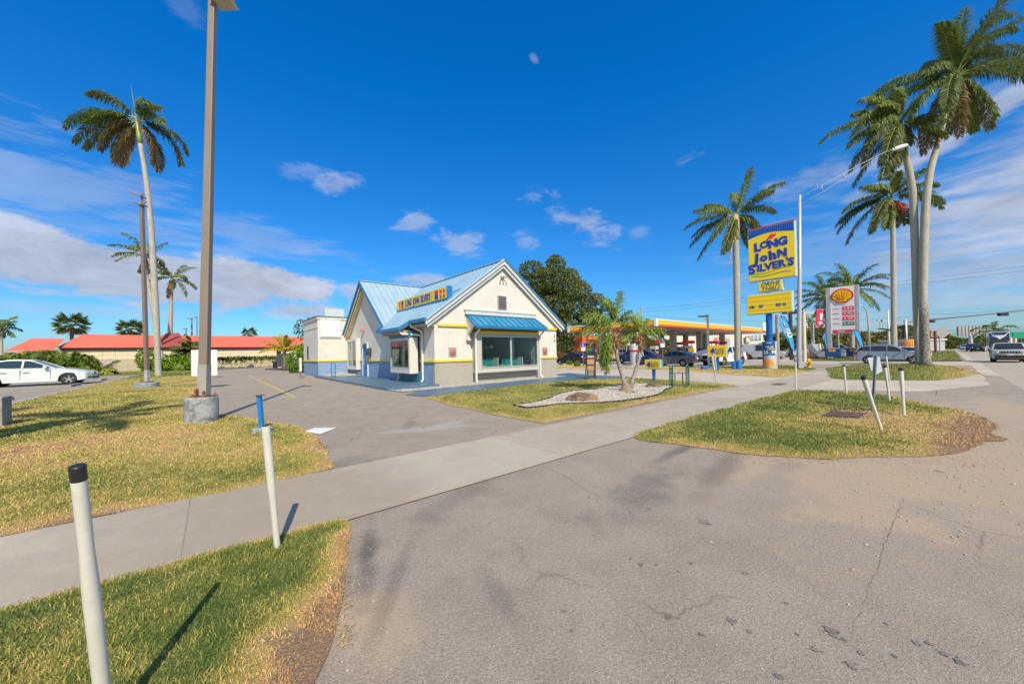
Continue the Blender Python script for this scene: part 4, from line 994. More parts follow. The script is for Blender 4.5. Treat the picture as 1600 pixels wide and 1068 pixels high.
def royal_palm(name, base, top, r0_, r1_, label, group, fronds, flen=3.4, shaft=1.6, wind=(0, 0, 0), bulge=.3, trunk_m=None, ll=.6, bend=0., dens=34, wid=.03, crown_r=None, deadn=2, mid=None, seed=1, pts=None, Yp=None):
    """fronds: list of (azimuth deg from image right, elevation deg, length factor, tone) or an int"""
    random.seed(seed)
    base = Vector(base); top = Vector(top); t = thing(name, base, label, 'palm tree', 0, group); hgt = (top-base).length
    tr = MB(); path = []; rad = []; K = 14
    for i in range(K+1):
        s = i/K; p = (top-base)*s
        if mid is not None: p += Vector(mid)*math.sin(math.pi*s)
        p += Vector((math.sin(s*4)*bend, 0, 0)); path.append(p)
        rad.append((r0_*(1-s)+r1_*s)*(1+bulge*math.exp(-((s-.42)/.25)**2))*(1+.45*max(0, 1-s*K/1.2)))
    off = path[0].copy(); path = [q-off*(1-i/K) for i, q in enumerate(path)]
    if pts:
        cos_ = [abs(Yp)/math.hypot(D(q[0], 500, Yp).x, Yp) for q in pts]
        kp = [D(q[0], q[1], Yp)-base for q in pts]; kr = [q[2]*Yp/F*c_/2*(.82 if seed in (21, 22) else 1) for q, c_ in zip(pts, cos_)]
        kp[0].z = -.05; path = []; rad = []
        for a_ in range(len(kp)-1):
            p0, p1, p2, p3 = kp[max(a_-1, 0)], kp[a_], kp[a_+1], kp[min(a_+2, len(kp)-1)]
            for j in range(5):
                s = j/5; path.append(.5*((2*p1)+(p2-p0)*s+(2*p0-5*p1+4*p2-p3)*s*s+(3*p1-p0-3*p2+p3)*s**3)); rad.append(kr[a_]*(1-s)+kr[a_+1]*s)
        path.append(kp[-1]); rad.append(kr[-1]); r1_ = kr[-1]
    tr.tube(path, rad, 16); tr.build('trunk', trunk_m or M_RTR, t, smooth=True)
    e = path[-1]; ax = (path[-1]-path[-2]).normalized()
    ct_ = e+ax*shaft
    sh = MB(); sh.tube([e-ax*.05, e+ax*shaft*.3, e+ax*shaft*.7, ct_], [r1_*1.0, r1_*1.15, r1_*.8, r1_*.45], 10); sh.build('crownshaft', M_SHAFT, t, smooth=True)
    lf = LF(); st = MB()
    if isinstance(fronds, int):
        fl_ = []
        for i in range(fronds):
            fl_.append((i*137.5+random.uniform(-20, 20), -25+95*(i/fronds)**.8, random.uniform(.85, 1.1), random.uniform(.5, .95)))
        for i in range(deadn): fl_.append((random.uniform(0, 360), -65, .8, .1))
    else: fl_ = fronds
    if seed in (21, 22): fl_ = list(fl_)+[(a+random.uniform(-9, 9), b, c*random.uniform(.7, .95), d+random.uniform(-.15, .1)) for a, b, c, d in fl_[::2] if d > .3]
    for az_, el_, lf_, tone in fl_:
        if isinstance(fronds, int):
            d = Vector((math.cos(R(az_))*math.cos(R(el_)), math.sin(R(az_))*math.cos(R(el_)), math.sin(R(el_))))
        else:   # angle seen from the road side, with some depth spread
            dy = random.uniform(-.65, .65); d = Vector((math.cos(R(az_)), dy, math.sin(R(az_))))
        frond(lf, st, ct_-ax*random.uniform(0, .25*shaft), d, flen*lf_, (.36 if seed == 11 else .27) if tone > .3 else .6, wind, dens, ll*1.1, wid*.8, tone, dup_=4 if dens > 30 else 3)
    # spear leaf
    if shaft > 1.2: st.tube([ct_, ct_+ax*flen*.55], [.05, .008], 5)
    lf.build('crown', M_PALM, t); st.build('frond_stalk', M_SHAFT, t)
    return t
def blob_tree(name, base, label, cat, blobs, nleaf, size, m, group=None, trunk=None, limbs=(), kind=None, tonef=None, seed=3, bark=None):
    """blobs: (x,y,z,rx,ry,rz) relative to base; leaves lie mostly near the blob surfaces"""
    random.seed(seed)
    t = thing(name, base, label, cat, 0, group)
    if trunk:
        tr = MB()
        for pth, rr in trunk: tr.tube(pth, rr, 9)
        tr.build('trunk', bark or M_BARK, t, smooth=True)
    lf = LF(); tot = sum((b_[3]*b_[4]*b_[5])**.67 for b_ in blobs)
    for b_ in blobs:
        k = int(nleaf*(b_[3]*b_[4]*b_[5])**.67/tot); c = Vector(b_[:3]); bt_ = random.uniform(-.14, .14)
        for _ in range(k):
            d = rv(); rr = random.uniform(.55, 1.0)**.6*(1+.22*noise.noise(d*2.2+c))
            p = c+Vector((d.x*b_[3], d.y*b_[4], d.z*b_[5]))*rr
            if p.z < .02: continue
            a = (rv()+d*.6+Vector((0, 0, -.25))).normalized()*size*random.uniform(.6, 1.3); w_ = a.cross(rv()).normalized()*size*random.uniform(.25, .42)
            lf.leaf(p-a*.5, p+a*.5, w_, .45+bt_+random.uniform(-.22, .25))
    lf.build('crown' if trunk else 'foliage', m, t)
    return t
def fan_palm(base, hgt, rad, label, group, n=26, seed=2, trunk_r=.16, m=None):
    random.seed(seed); t = thing('fan_palm', base, label, 'palm tree', 0, group)
    tr = MB(); tr.tube([(0, 0, 0), (.05, 0, hgt*.5), (0, 0, hgt)], [trunk_r*1.2, trunk_r, trunk_r*.9], 8); tr.build('trunk', M_BARK, t, smooth=True)
    lf = LF(); st = MB(); c = Vector((0, 0, hgt))
    for i in range(n):
        el_ = R(-50+120*(i/n)); a_ = i*2.4; d = Vector((math.cos(a_)*math.cos(el_), math.sin(a_)*math.cos(el_), math.sin(el_)))
        h = c+d*rad*.5; side = d.cross(Vector((0, 0, 1))).normalized(); up_ = side.cross(d)
        st.tube([c, h], [.02, .012], 4)
        for k in range(15):
            an = R(-75+150*k/14); dd = (d*math.cos(an)+side*math.sin(an)+Vector((0, 0, -.18-.2*abs(math.sin(an))))).normalized()
            lf.leaf(h, h+dd*rad*.62*random.uniform(.85, 1.1), up_*rad*.045+side*.03*rad, (.12 if el_ < R(-25) else .55)+random.uniform(-.15, .2), h+dd*rad*.35)
    lf.build('crown', m or M_FAN, t); st.build('leaf_stalk', M_SHAFT, t); return t
def spiky_bush(name, base, label, group, centres, flen, n, m, seed, ll=.35, wid=.035, dens=16, up=.5):
    random.seed(seed); t = thing(name, base, label, 'shrub', 0, group); lf = LF(); st = MB()
    for c in centres:
        for i in range(n):
            a_ = random.uniform(0, 6.283); el_ = random.uniform(.1, 1.3)
            frond(lf, st, Vector(c), Vector((math.cos(a_)*math.cos(el_), math.sin(a_)*math.cos(el_), math.sin(el_)+up*.3)), flen*random.uniform(.7, 1.1), .5, (-.1, 0, 0), dens, ll, wid, random.uniform(.35, .95), plume=.3)
    lf.build('foliage', m, t); st.build('leaf_stalk', M_SHAFT, t); return t

# royal palms: the tall wind-blown one on the left
wl = (-.22, 0, .02)
royal_palm('royal_palm', G(249, 588), D(219, 232, 34.1), .50, .26, 'tall wind-blown royal palm behind the second brown light pole', 'royal palms',
           [(163, 0, 1.15, .72), (150, 0, 1.1, .8), (172, 0, 1.0, .62), (186, 0, .95, .7), (200, 0, .8, .15), (150, 0, .8, .85), (120, 0, .75, .8), (70, 0, .5, .8), (30, 0, .75, .6), (5, 0, .85, .55), (-15, 0, .9, .45), (-40, 0, .8, .15), (205, 0, .8, .3), (230, 0, .8, .12), (-60, 0, .85, .35), (250, 0, .8, .2), (175, 0, .7, .9), (15, 0, .7, .75)],
           5.7, 2.6, wl, .12, None, 1.05, 0, 40, .045, seed=11, pts=((248, 588, 13), (246.5, 560, 10.5), (243, 480, 12), (237, 370, 10.5), (229.5, 290, 9.5), (219.5, 225, 8.5)), Yp=34.1)
royal_palm('royal_palm', Vector((D(264, 560, 60).x, 60, 0)), D(268, 447, 60), .36, .24, 'thin royal palm with a ragged crown right of the tallest left palm', 'royal palms', 13, 4.0, 1.5, (-.25, 0, 0), .1, None, .8, 0, 20, .06, seed=12)
royal_palm('royal_palm', Vector((D(256, 560, 55).x, 55, 0)), D(226, 412, 55), .30, .20, 'wind-torn royal palm half hidden behind the tall left palm trunk', 'royal palms', 12, 4.3, 1.5, (-.4, 0, 0), .05, None, .8, 0, 20, .06, seed=15)
# next to the pole sign
royal_palm('royal_palm', G(1153, 575), D(1150, 352, 30.4), .42, .30, 'royal palm with shedding tan sheath left of the tall yellow pole sign', 'royal palms',
           [(160, 0, 1.0, .85), (165, 0, 1.05, .75), (195, 0, 1.05, .7), (205, 0, 1.1, .6), (222, 0, 1.1, .55), (232, 0, 1.1, .6), (245, 0, .9, .5), (140, 0, .85, .85), (78, 0, .9, .95), (72, 0, .85, .8), (50, 0, .95, .85), (45, 0, .8, .75), (25, 0, .95, .7), (12, 0, .9, .7), (-30, 0, .7, .8), (-50, 0, .7, .75), (180, 0, .9, .8), (120, 0, .7, .9)],
           4.2, 1.0, (-.12, 0, 0), .12, M_RTR, .8, 0, 38, .035, seed=13, pts=((1153, 574, 15), (1153, 563, 11.5), (1152, 500, 10.5), (1151, 440, 11), (1150, 390, 10), (1150, 352, 9)), Yp=31.4)
pp = bpy.data.objects['royal_palm.003']
ds_ = MB(); tp = D(1150, 352, 31.4)-G(1153, 575)
ds_.tube([tp+Vector((0, 0, -1.3)), tp+Vector((-.05, 0, -.4)), tp+Vector((-.03, 0, .4)), tp+Vector((-.02, 0, .9))], [.25, .31, .29, .20], 9)
ds_.tube([tp+Vector((-.2, -.2, -1.1)), tp+Vector((-.6, -.3, -1.7)), tp+Vector((-.8, -.3, -3.2)), tp+Vector((-1.1, -.3, -3.9))], [.10, .08, .05, .01], 5)
ds_.tube([tp+Vector((-.3, -.2, -1.3)), tp+Vector((-1.0, -.3, -2.0)), tp+Vector((-1.4, -.3, -2.5))], [.06, .04, .01], 5)
ds_.build('dead_sheath', M_DEADP, pp, smooth=True)
# twin palms on the right
bT = G(1442, 571.5)
t1 = royal_palm('royal_palm', bT+Vector((-.35, .3, 0)), D(1409, 205, 28.5), .34, .27, 'left and shorter of the twin palms, fronds swept to the left', 'twin leaning palms',
           [(135, 0, .8, .9), (125, 0, .6, .95), (150, 0, 1.0, .9), (160, 0, 1.05, .85), (170, 0, 1.0, .7), (188, 0, 1.0, .55), (200, 0, 1.1, .5), (212, 0, 1.1, .55), (225, 0, 1.15, .5), (240, 0, 1.0, .45), (255, 0, .7, .5), (195, 0, .8, .2), (110, 0, .55, .8), (20, 0, .5, .7), (-20, 0, .6, .6), (-60, 0, .5, .5), (180, 0, .9, .8), (236, 0, .9, .8)],
           5.6, .5, (-.10, 0, 0), .15, M_TWIN, .9, 0, 42, .036, seed=21, pts=((1436, 571, 15), (1433, 520, 14), (1431, 460, 15), (1430, 400, 17), (1427, 315, 17), (1421, 270, 16), (1406, 202, 13)), Yp=28.9)
t2 = royal_palm('royal_palm', bT+Vector((.25, 0, 0)), D(1487, 158, 28), .52, .25, 'right and taller of the twin palms, trunk bent to the right', 'twin leaning palms',
           [(160, 0, 1.0, .8), (150, 0, .9, .9), (172, 0, 1.0, .75), (62, 0, 1.3, .75), (56, 0, 1.4, .6), (38, 0, 1.35, .7), (85, 0, 1.1, .8), (195, 0, 1.1, .7), (205, 0, 1.1, .6), (215, 0, 1.1, .55), (228, 0, 1.0, .25), (240, 0, 1.0, .12), (255, 0, .9, .15), (78, 0, 1.0, .75), (66, 0, 1.15, .7), (50, 0, 1.3, .55), (44, 0, 1.3, .6), (30, 0, 1.2, .75), (20, 0, 1.15, .8), (-10, 0, .8, .6), (-25, 0, .9, .45), (-55, 0, .9, .3), (-70, 0, .8, .7), (-45, 0, .8, .8), (110, 0, .7, .8)],
           6.0, .4, (-.02, 0, .03), .10, M_TWIN, 1.0, 0, 46, .036, seed=22, pts=((1443, 572, 20), (1442, 560, 17), (1442, 500, 16), (1443, 420, 19), (1446, 330, 19), (1453, 270, 17), (1468, 215, 14), (1491, 124, 11)), Yp=28.3)
b2 = MB(); b2.tube([(0, 0, 0), (-.02, 0, .4), (-.04, 0, 2.2), (-.04, 0, 3.6), (-.02, 0, 4.8)], [.42, .285, .26, .25, .235], 16); b2.build('scaly_base', M_RTR2, t2, smooth=True)
royal_palm('royal_palm', G(1397, 560), D(1394, 322, 41), .40, .28, 'straight royal palm with red seed stalks behind the twin palms', 'royal palms',
           [(175, 0, 1.0, .8), (165, 0, .95, .85), (190, 0, 1.05, .6), (205, 0, 1.05, .5), (215, 0, 1.1, .55), (225, 0, .9, .6), (150, 0, .8, .85), (130, 0, .6, .85), (100, 0, .5, .9), (60, 0, .6, .8), (35, 0, .8, .8), (20, 0, .95, .75), (5, 0, .9, .7), (-20, 0, .7, .5), (-45, 0, .65, .4), (240, 0, .7, .8), (182, 0, .9, .7)],
           5.8, 1.6, (-.06, 0, 0), .1, M_RTR, 1.05, 0, 36, .05, seed=23, pts=((1397, 559, 12), (1396.5, 500, 10), (1396, 420, 10), (1395, 360, 9), (1393.5, 328, 8)), Yp=41)
sd_ = MB(); tt = D(1394, 322, 41)-G(1397, 560)
random.seed(5)
for k in range(40): a = random.uniform(0, 6.28); sd_.tube([tt+Vector((0, 0, .2)), tt+Vector((math.cos(a)*.7, math.sin(a)*.7, .1)), tt+Vector((math.cos(a)*1.3, math.sin(a)*1.3, -.1-.8*random.random()))], [.07, .06, .03], 4)
sd_.build('seed_stalk', mat('red seed stalks', (.38, .06, .03), .7, .3), bpy.data.objects['royal_palm.006'])
# palms by the price sign
royal_palm('royal_palm', Vector((D(1293, 540, 56).x, 56, 0)), D(1290, 468, 56), .21, .19, 'palm with a full crown just left of the fuel price sign', 'palms by the price sign', 22, 4.6, .5, (-.08, 0, 0), .1, None, .8, 0, 26, .05, seed=31)
royal_palm('royal_palm', Vector((D(1332, 540, 57).x, 57, 0)), D(1331, 456, 57), .25, .22, 'palm with the wide crown rising behind the fuel price sign', 'palms by the price sign', 26, 5.6, .5, (-.02, 0, 0), .1, None, .9, 0, 28, .05, seed=32)
royal_palm('royal_palm', Vector((D(1269, 540, 90).x, 90, 0)), D(1269, 503, 90), .3, .25, 'small distant palm left of the red flag', 'palms by the price sign', 11, 5.0, .5, (0, 0, 0), .1, None, 1.0, 0, 16, .09, seed=33)
royal_palm('royal_palm', Vector((D(1553, 540, 158).x, 158, 0)), D(1553, 522, 158), .6, .4, 'far palm above the road signs at the right edge', 'far palms', 13, 8, 1, (0, 0, 0), .1, None, 1.6, 0, 14, .2, seed=34)
royal_palm('royal_palm', Vector((D(2, 540, 88).x, 88, 0)), D(2, 514, 88), .3, .25, 'slender palm cut by the left edge of the picture', 'far palms', 12, 3.6, .6, (0, 0, 0), .1, None, 1.2, 0, 14, .12, seed=35)
# fan palms behind the red roofed building
fan_palm(Vector((-112, 92, 0)), D(113, 507, 92).z, 3.4, 'round fan palm above the left end of the red roof', 'fan palms behind the red roof', 30, 41, .4)
fan_palm(Vector((-97, 92, 0)), D(207, 514, 92).z, 2.9, 'fan palm low over the red roof beside the second light pole', 'fan palms behind the red roof', 28, 42, .3)
fan_palm(Vector((-69, 95, 0)), D(389, 521, 95).z, 1.9, 'small fan palm over the red roof right of the big light pole', 'fan palms behind the red roof', 22, 43, .25)

# pygmy date palm with two trunks on the gravel
PB = G(979, 612); random.seed(77)
pt = thing('pygmy_palm', PB, 'two-trunk pygmy date palm blown by the wind on the gravel bed', 'palm tree')
PA = [(-.05, 0, 0), (-.08, 0, .4), (-.20, .05, .85), (-.30, .1, 1.3), (-.36, .1, 1.75)]
PC = [(.12, 0, 0), (.24, .05, .4), (.42, .1, .85), (.56, .15, 1.25), (.62, .15, 1.65)]
M_PTR = bark_mat('pygmy palm trunk', (.28, .24, .19), (.50, .45, .38), 6, False, (.09, .06, .05))
m_ = MB(); m_.tube(PA, [.14, .09, .075, .07, .08], 9); m_.build('trunk', M_PTR, pt, smooth=True)
m_ = MB(); m_.tube(PC, [.12, .08, .07, .065, .07], 9); m_.build('trunk', M_PTR, pt, smooth=True)
m_ = MB(); m_.lathe([(.34, .0), (.24, .12), (.13, .3), (.05, .36)], 12, 0, (0, 0, 0)); m_.build('root_mound', bark_mat('root mound', (.20, .14, .10), (.34, .25, .18), 8, False), pt, smooth=True)
for P_, s_, k in ((PA[-1], .85, 110), (PC[-1], .65, 70)):
    bo = MB(); c = Vector(P_)
    for i in range(k):
        a = random.uniform(0, 6.28); z = random.uniform(-.12, .85)*s_; r_ = (.10+.10*math.sin(max(0, min(1, z/.85))*3.1))*s_
        p = c+Vector((math.cos(a)*r_, math.sin(a)*r_, z)); bo.bar(p, p+Vector((math.cos(a)*.10, math.sin(a)*.10, random.uniform(-.12, .10))), .035, .012)
    bo.tube([c, c+Vector((0, 0, .75*s_))], [.11*s_, .08*s_], 8); bo.build('dead_boots', M_DEAD, pt)
lf = LF(); st = MB()
def pf(c, ang, L_, tone, n=30, droop=.9, wind=(-.55, 0, .1), ll=.46, w=.016):
    frond(lf, st, c, Vector((math.cos(R(ang)), random.uniform(-.5, .5), math.sin(R(ang)))), L_, droop, wind, n, ll, w, tone, plume=.9, stalk=.06)
c1 = Vector(PA[-1])+Vector((0, 0, .95)); c2 = Vector(PC[-1])+Vector((0, 0, .65))
for a, L_, tn in ((150, 1.5, .8), (160, 1.7, .75), (140, 1.4, .9), (175, 1.8, .7), (185, 1.8, .6), (195, 1.6, .6), (120, 1.2, .85), (110, 1.5, .8), (95, 1.4, .7), (80, 1.5, .75), (70, 1.2, .7), (50, 1.0, .7), (40, .9, .6), (20, .9, .65), (0, .8, .6), (205, 1.6, .7), (215, 2.0, .6), (160, 1.3, .9), (130, 1.1, .95), (170, 1.5, .8), (-20, .8, .6), (100, 1.2, .7), (155, 1.6, .8), (188, 1.5, .7)):
    if random.random() < .25: continue
    pf(c1, a, L_*.82, tn, 24, wind=(-.35, 0, .15), droop=.6)
for k in range(6): pf(c1+Vector((-.15, 0, -.3)), 238+k*4, 1.35+.08*k, .6, 26, 1.4, (-.02, 0, 0))
for a, L_, tn in ((160, 1.0, .85), (175, 1.2, .8), (190, 1.2, .75), (205, 1.0, .8), (140, .9, .9), (115, .9, .85), (95, 1.1, .85), (85, 1.1, .8), (60, .8, .85), (30, .9, .8), (10, 1.1, .85), (0, 1.2, .9), (-10, 1.2, .85), (-25, 1.0, .8), (-45, .8, .8), (150, 1.0, .9), (180, 1.1, .9), (20, 1.1, .9)):
    if random.random() < .25: continue
    pf(c2, a, L_*.85, tn, 20, .8, (-.05, 0, .05), .36)
lf.build('crown', M_PYG, pt); st.build('frond_stalk', M_SHAFT, pt)

# the big dark tree behind the restaurant
random.seed(4)
blobs = []
def treeblobs(pts, Y, s):
    out = []; b0 = D(868, 560, Y)
    for px, py, r_ in pts:
        p = D(px, py, Y); out.append((p.x-b0.x, random.uniform(-2, 2), p.z, r_*s*Y/F, r_*s*Y/F, r_*s*.85*Y/F))
    return out
bp = [(830, 425, 20), (848, 440, 24), (868, 415, 17), (865, 440, 26), (885, 450, 26), (905, 455, 20), (922, 470, 16), (935, 466, 12), (850, 468, 26), (872, 478, 28), (895, 482, 24), (915, 495, 18), (862, 505, 22), (885, 515, 20), (875, 535, 16), (840, 455, 22), (868, 403, 10), (892, 428, 14), (930, 490, 14), (905, 515, 12), (945, 480, 9), (888, 540, 14)]
b0 = D(868, 560, 72); b0.z = 0
blob_tree('shade_tree', b0, 'big dark green shade tree rising behind the restaurant gable', 'tree', treeblobs(bp, 72, 1.0), 26000, .44, M_OAK,
          trunk=[([(0, 0, 0), (.3, 0, 2.5), (1.6, 0, 5)], [.6, .45, .35]), ([(.3, 0, 2.5), (-1.5, 0, 6), (-3, 0, 11)], [.4, .3, .12]), ([(1.6, 0, 5), (2.4, 0, 9), (2, 0, 14)], [.35, .25, .1]), ([(1.6, 0, 5), (5, 0, 7.5), (7, 0, 10)], [.3, .2, .08])], seed=4)
# shrubs on the left, in front of the red roofed building
for i, (px, py, Y, r_, h_, m__, lb) in enumerate(((20, 560, 43, 5, 2.6, M_BUSH, 'dark shrub behind the white sedan at the left edge'), (62, 556, 43, 4.2, 3.0, M_BUSH, 'taller shrub above the roof of the white sedan'),)):
    b_ = Vector((D(px, py, Y).x, Y, 0)); blob_tree('shrub', b_, lb, 'shrub', [(-r_*.5, 0, h_*.4, r_*.6, 2, h_*.45), (r_*.2, 0, h_*.5, r_*.6, 2, h_*.5), (r_*.7, 0, h_*.35, r_*.5, 2, h_*.4)], 2600, .42, m__, 'shrubs before the red roofed building', seed=50+i)
spiky_bush('palm_shrub', Vector((D(45, 560, 41).x, 41, 0)), 'row of drooping palm fronds behind the white sedan', 'shrubs before the red roofed building', [(-6, 0, .5), (-4, 0, .8), (-2, 0, .6), (0, 0, 1.0), (2.2, 0, .5)], 2.2, 11, M_BUSH, 61, .8, .09, 14)
spiky_bush('palm_shrub', Vector((D(118, 575, 40).x, 40, 0)), 'bright clump of palm fronds before the bonnet of the white sedan', 'shrubs before the red roofed building', [(-1.8, 0, .3), (-.2, 0, .6), (1.2, 0, .5), (2.6, 0, .2)], 2.0, 14, M_BUSH, 62, .8, .085, 14)
spiky_bush('palm_shrub', Vector((D(290, 560, 52).x, 52, 0)), 'big spiky palm clump left of the large light pole', 'shrubs before the red roofed building', [(-1.5, 0, .8), (0, 0, 2.0), (1.5, 0, 1.4), (2.4, 0, .7), (1.0, 0, 3.0)], 2.2, 18, M_FAN, 63, .7, .08, 14)
blob_tree('shrub', Vector((D(278, 572, 50).x, 50, 0)), 'low leafy green shrub at the foot of the spiky palm clump', 'shrub', [(-3, 0, .8, 2, 1.2, 1), (0, 0, 1, 2.4, 1.2, 1.1), (3, 0, .8, 2, 1.2, .9), (-4.4, 0, 1.6, 1.2, 1, 1.6)], 3000, .32, M_LIME, 'shrubs before the red roofed building', seed=64)
# yellow palm, dense hedge and tree at the back of the drive
spiky_bush('yellow_palm', W(7.0, 50)+Vector((-.6, 0, 0)), 'yellow leaved palm behind the hedge at the end of the drive', None, [(0, 0, 2.2)], 2.7, 20, M_COCO, 65, .55, .05, 20, .9)
m_ = MB(); m_.tube([(0, 0, 0), (.1, 0, 1.2), (0, 0, 2.3)], [.3, .22, .16], 8); m_.build('trunk', M_BARK, bpy.data.objects['yellow_palm'], smooth=True)
bpy.data.objects['yellow_palm']['category'] = 'palm tree'
blob_tree('hedge', W(7.1, 42), 'dense bright green rounded hedge behind the restaurant corner', 'hedge', [(-.5, -.3, 1.1, 1.0, 1.0, 1.2), (.4, .2, 1.5, 1.1, 1, 1.6), (-.9, .3, .6, .8, .8, .8), (.9, .6, 1.2, 1, 1, 1.3), (-.1, 0, 2.2, .6, .6, .8)], 5200, .17, M_LIME, seed=66)
blob_tree('shade_tree', W(13, 66), 'distant dark tree showing beside the corner of the rear block', 'tree', [(-1, 0, 6, 2.5, 2, 2), (1, 0, 5, 3, 2, 2.5), (3, 0, 6, 2.5, 2, 2.2)], 1800, .4, M_OAK, trunk=[([(0, 0, 0), (0, 0, 5)], [.3, .2])], seed=67)
# vine on the chain link fence
random.seed(68); lf = LF(); 
for k in range(2300):
    s = random.random(); u_ = -.6+s*11.6; hgt = .35+1.35*random.random()**.55
    dn = .5+.5*math.sin(u_*5+math.sin(u_*2.1)*2)
    if hgt < 1.15 and random.random() > dn*.6: continue
    if s > .85 and random.random() < .6: continue
    p = W(u_, 74.4+random.uniform(-.15, .15), hgt+random.uniform(-.1, .25)); a = rv()*.16; lf.leaf(p-a, p+a, a.cross(rv()).normalized()*.09, random.uniform(.1, .6))
tag(lf.build('climbing_vine', M_BUSH), 'thin green vine trailing on the chain link fence at the end of the drive', 'vine')
# small round shrubs on the kerb island of the filling station
for px, py, l in ((890, 571, 'small yellow green shrub left of the two beside the black sedan'), (902, 572, 'small round dark green shrub right of the two beside the black sedan')):
    blob_tree('shrub', G(px, py), l, 'shrub', [(0, 0, .28, .38, .38, .34)], 500, .12, M_LIME if px < 900 else M_BUSH, 'small shrubs by the kerb', seed=px)
# woodland and scrub on the horizon (right)
def forest(name, pts, Y, m, label, n, size, seed, depth=6):
    random.seed(seed); lf = LF()
    for (x0, y0, x1, y1) in pts:
        a, b_ = D(x0, y0, Y), D(x1, y1, Y)
        for k in range(n):
            s = random.random(); xx = a.x+(b_.x-a.x)*s; top = a.z+(b_.z-a.z)*s; top *= 1+.10*noise.noise(Vector((xx*.25, seed, 0)))+.05*noise.noise(Vector((xx*.9, seed, 3)))
            z = top*(random.random()**.55); p = Vector((xx, Y+random.uniform(-depth, depth)*.5+z*.3, z)); q = rv()*size*random.uniform(.5, 1.2)
            lf.leaf(p-q, p+q, q.cross(rv()).normalized()*size*.5, random.uniform(.1, .9)*.6+.2+.5*noise.noise(Vector((xx*.15, z*.3, seed))))
    o = lf.build(name, m); tag(o, label, 'woodland', kind='stuff'); return o
forest('woodland', [(1236, 517, 1300, 512), (1300, 512, 1372, 522), (1372, 522, 1420, 514)], 120, M_SCRUB, 'olive brown scrub woodland behind the price sign', 6500, .9, 71)
forest('woodland', [(1210, 524, 1262, 518)], 100, M_OAK, 'dark trees beside the pale store at the pole sign', 2600, .8, 72)
forest('woodland', [(1415, 508, 1470, 523), (1470, 520, 1490, 530)], 125, M_OAK, 'dark green trees behind the traffic signal pole', 3000, .9, 73)
forest('woodland', [(1495, 531, 1545, 529), (1540, 519, 1572, 518), (1572, 522, 1640, 524)], 210, M_OAK, 'far trees over the road at the right edge', 1800, 1.4, 74)
forest('woodland', [(-60, 556, 92, 549)], 110, M_OAK, 'far trees at the left edge behind the shrubs', 1500, .9, 75)
forest('woodland', [(880, 528, 960, 530), (960, 528, 1050, 533)], 118, M_OAK, 'trees showing between the forecourt canopy and the store roof', 2600, .9, 76)

# palm standing behind the camera whose crown shades the left lawn
royal_palm('royal_palm', Vector((-7.6, -1.6, 0)), Vector((-7.4, -1.2, 10.5)), .26, .2, 'palm just outside the picture whose crown shades the left lawn', 'royal palms', 7, 2.8, .8, (-.1, 0, 0), .1, None, .7, 0, 22, .05, seed=81)
royal_palm('royal_palm', Vector((-11.2, -2.2, 0)), Vector((-11.0, -2.2, 10.3)), .26, .2, 'second palm just outside the picture shading the left lawn', 'royal palms', 7, 2.8, .8, (-.1, 0, 0), .1, None, .7, 0, 22, .05, seed=82)
# ------------------------------------------------------------------ vehicles
M_TYRE = mat('tyre rubber', (.022, .021, .02), .8, .1, 6)
M_RIM = mat('alloy rim', (.55, .55, .56), .3, .04, 3, metal=.7)
M_BLACK = mat('black plastic', (.018, .018, .02), .45, .05)
M_CGLASS = mat('car glass', (.012, .018, .024), .06, .02, 2, spec=.9)
M_HEAD = mat('headlamp glass', (.52, .54, .56), .12, .05, 5, coat=.8)
M_TAIL = mat('tail lamp red', (.42, .008, .01), .2, .05, 5, coat=.6)
M_CHROME = mat('chrome', (.62, .63, .64), .15, .03, 3, metal=.9)
M_PLATE = mat('licence plate', (.62, .66, .66), .5, .05)
def cpaint(name, col, metal=.2): return mat('car paint '+name, col, .32, .02, .6, metal=metal, coat=.7)
def arch(xc, r_, n=9, zc=.33):
    """points of a wheel arch cut, front to back"""
    return [(xc+r_*math.cos(math.pi*k/n), zc+r_*math.sin(math.pi*k/n)) for k in range(n+1)]
def shell(mb, outline, hw, ends, top=(.7, 1.1, .10), belly=.05, mi=0):
    """extrude a side outline across the width with rounded plan ends and tumblehome"""
    ts = [-1, -.96, -.82, -.5, 0, .5, .82, .96, 1]; n = len(outline); vs = []
    xm = max(abs(p[0]) for p in outline); cz = sum(p[1] for p in outline)/n
    for t in ts:
        k = .965 if abs(t) == 1 else 1.0
        for x, z in outline:
            fx = max(0, (abs(x)-(xm-ends[1]))/ends[1]); xx = x-math.copysign(ends[0]*(abs(t)**3.2)*fx, x)
            zz = z if k == 1 else cz+(z-cz)*(.985 if z > cz else 1)
            y = t*hw
            if z > top[0]: y *= 1-top[2]*min(1, (z-top[0])/(top[1]-top[0]))**1.4
            if z < .42: y *= 1-belly*(.42-z)/.2
            vs.append((xx, y, zz))
    m = len(ts); fs = [tuple(range(n)), tuple(range((m-1)*n, m*n))[::-1]]
    fs += [(i*n+j, (i+1)*n+j, (i+1)*n+(j+1) % n, i*n+(j+1) % n) for i in range(m-1) for j in range(n)]
    return mb.add(vs, fs, mi)
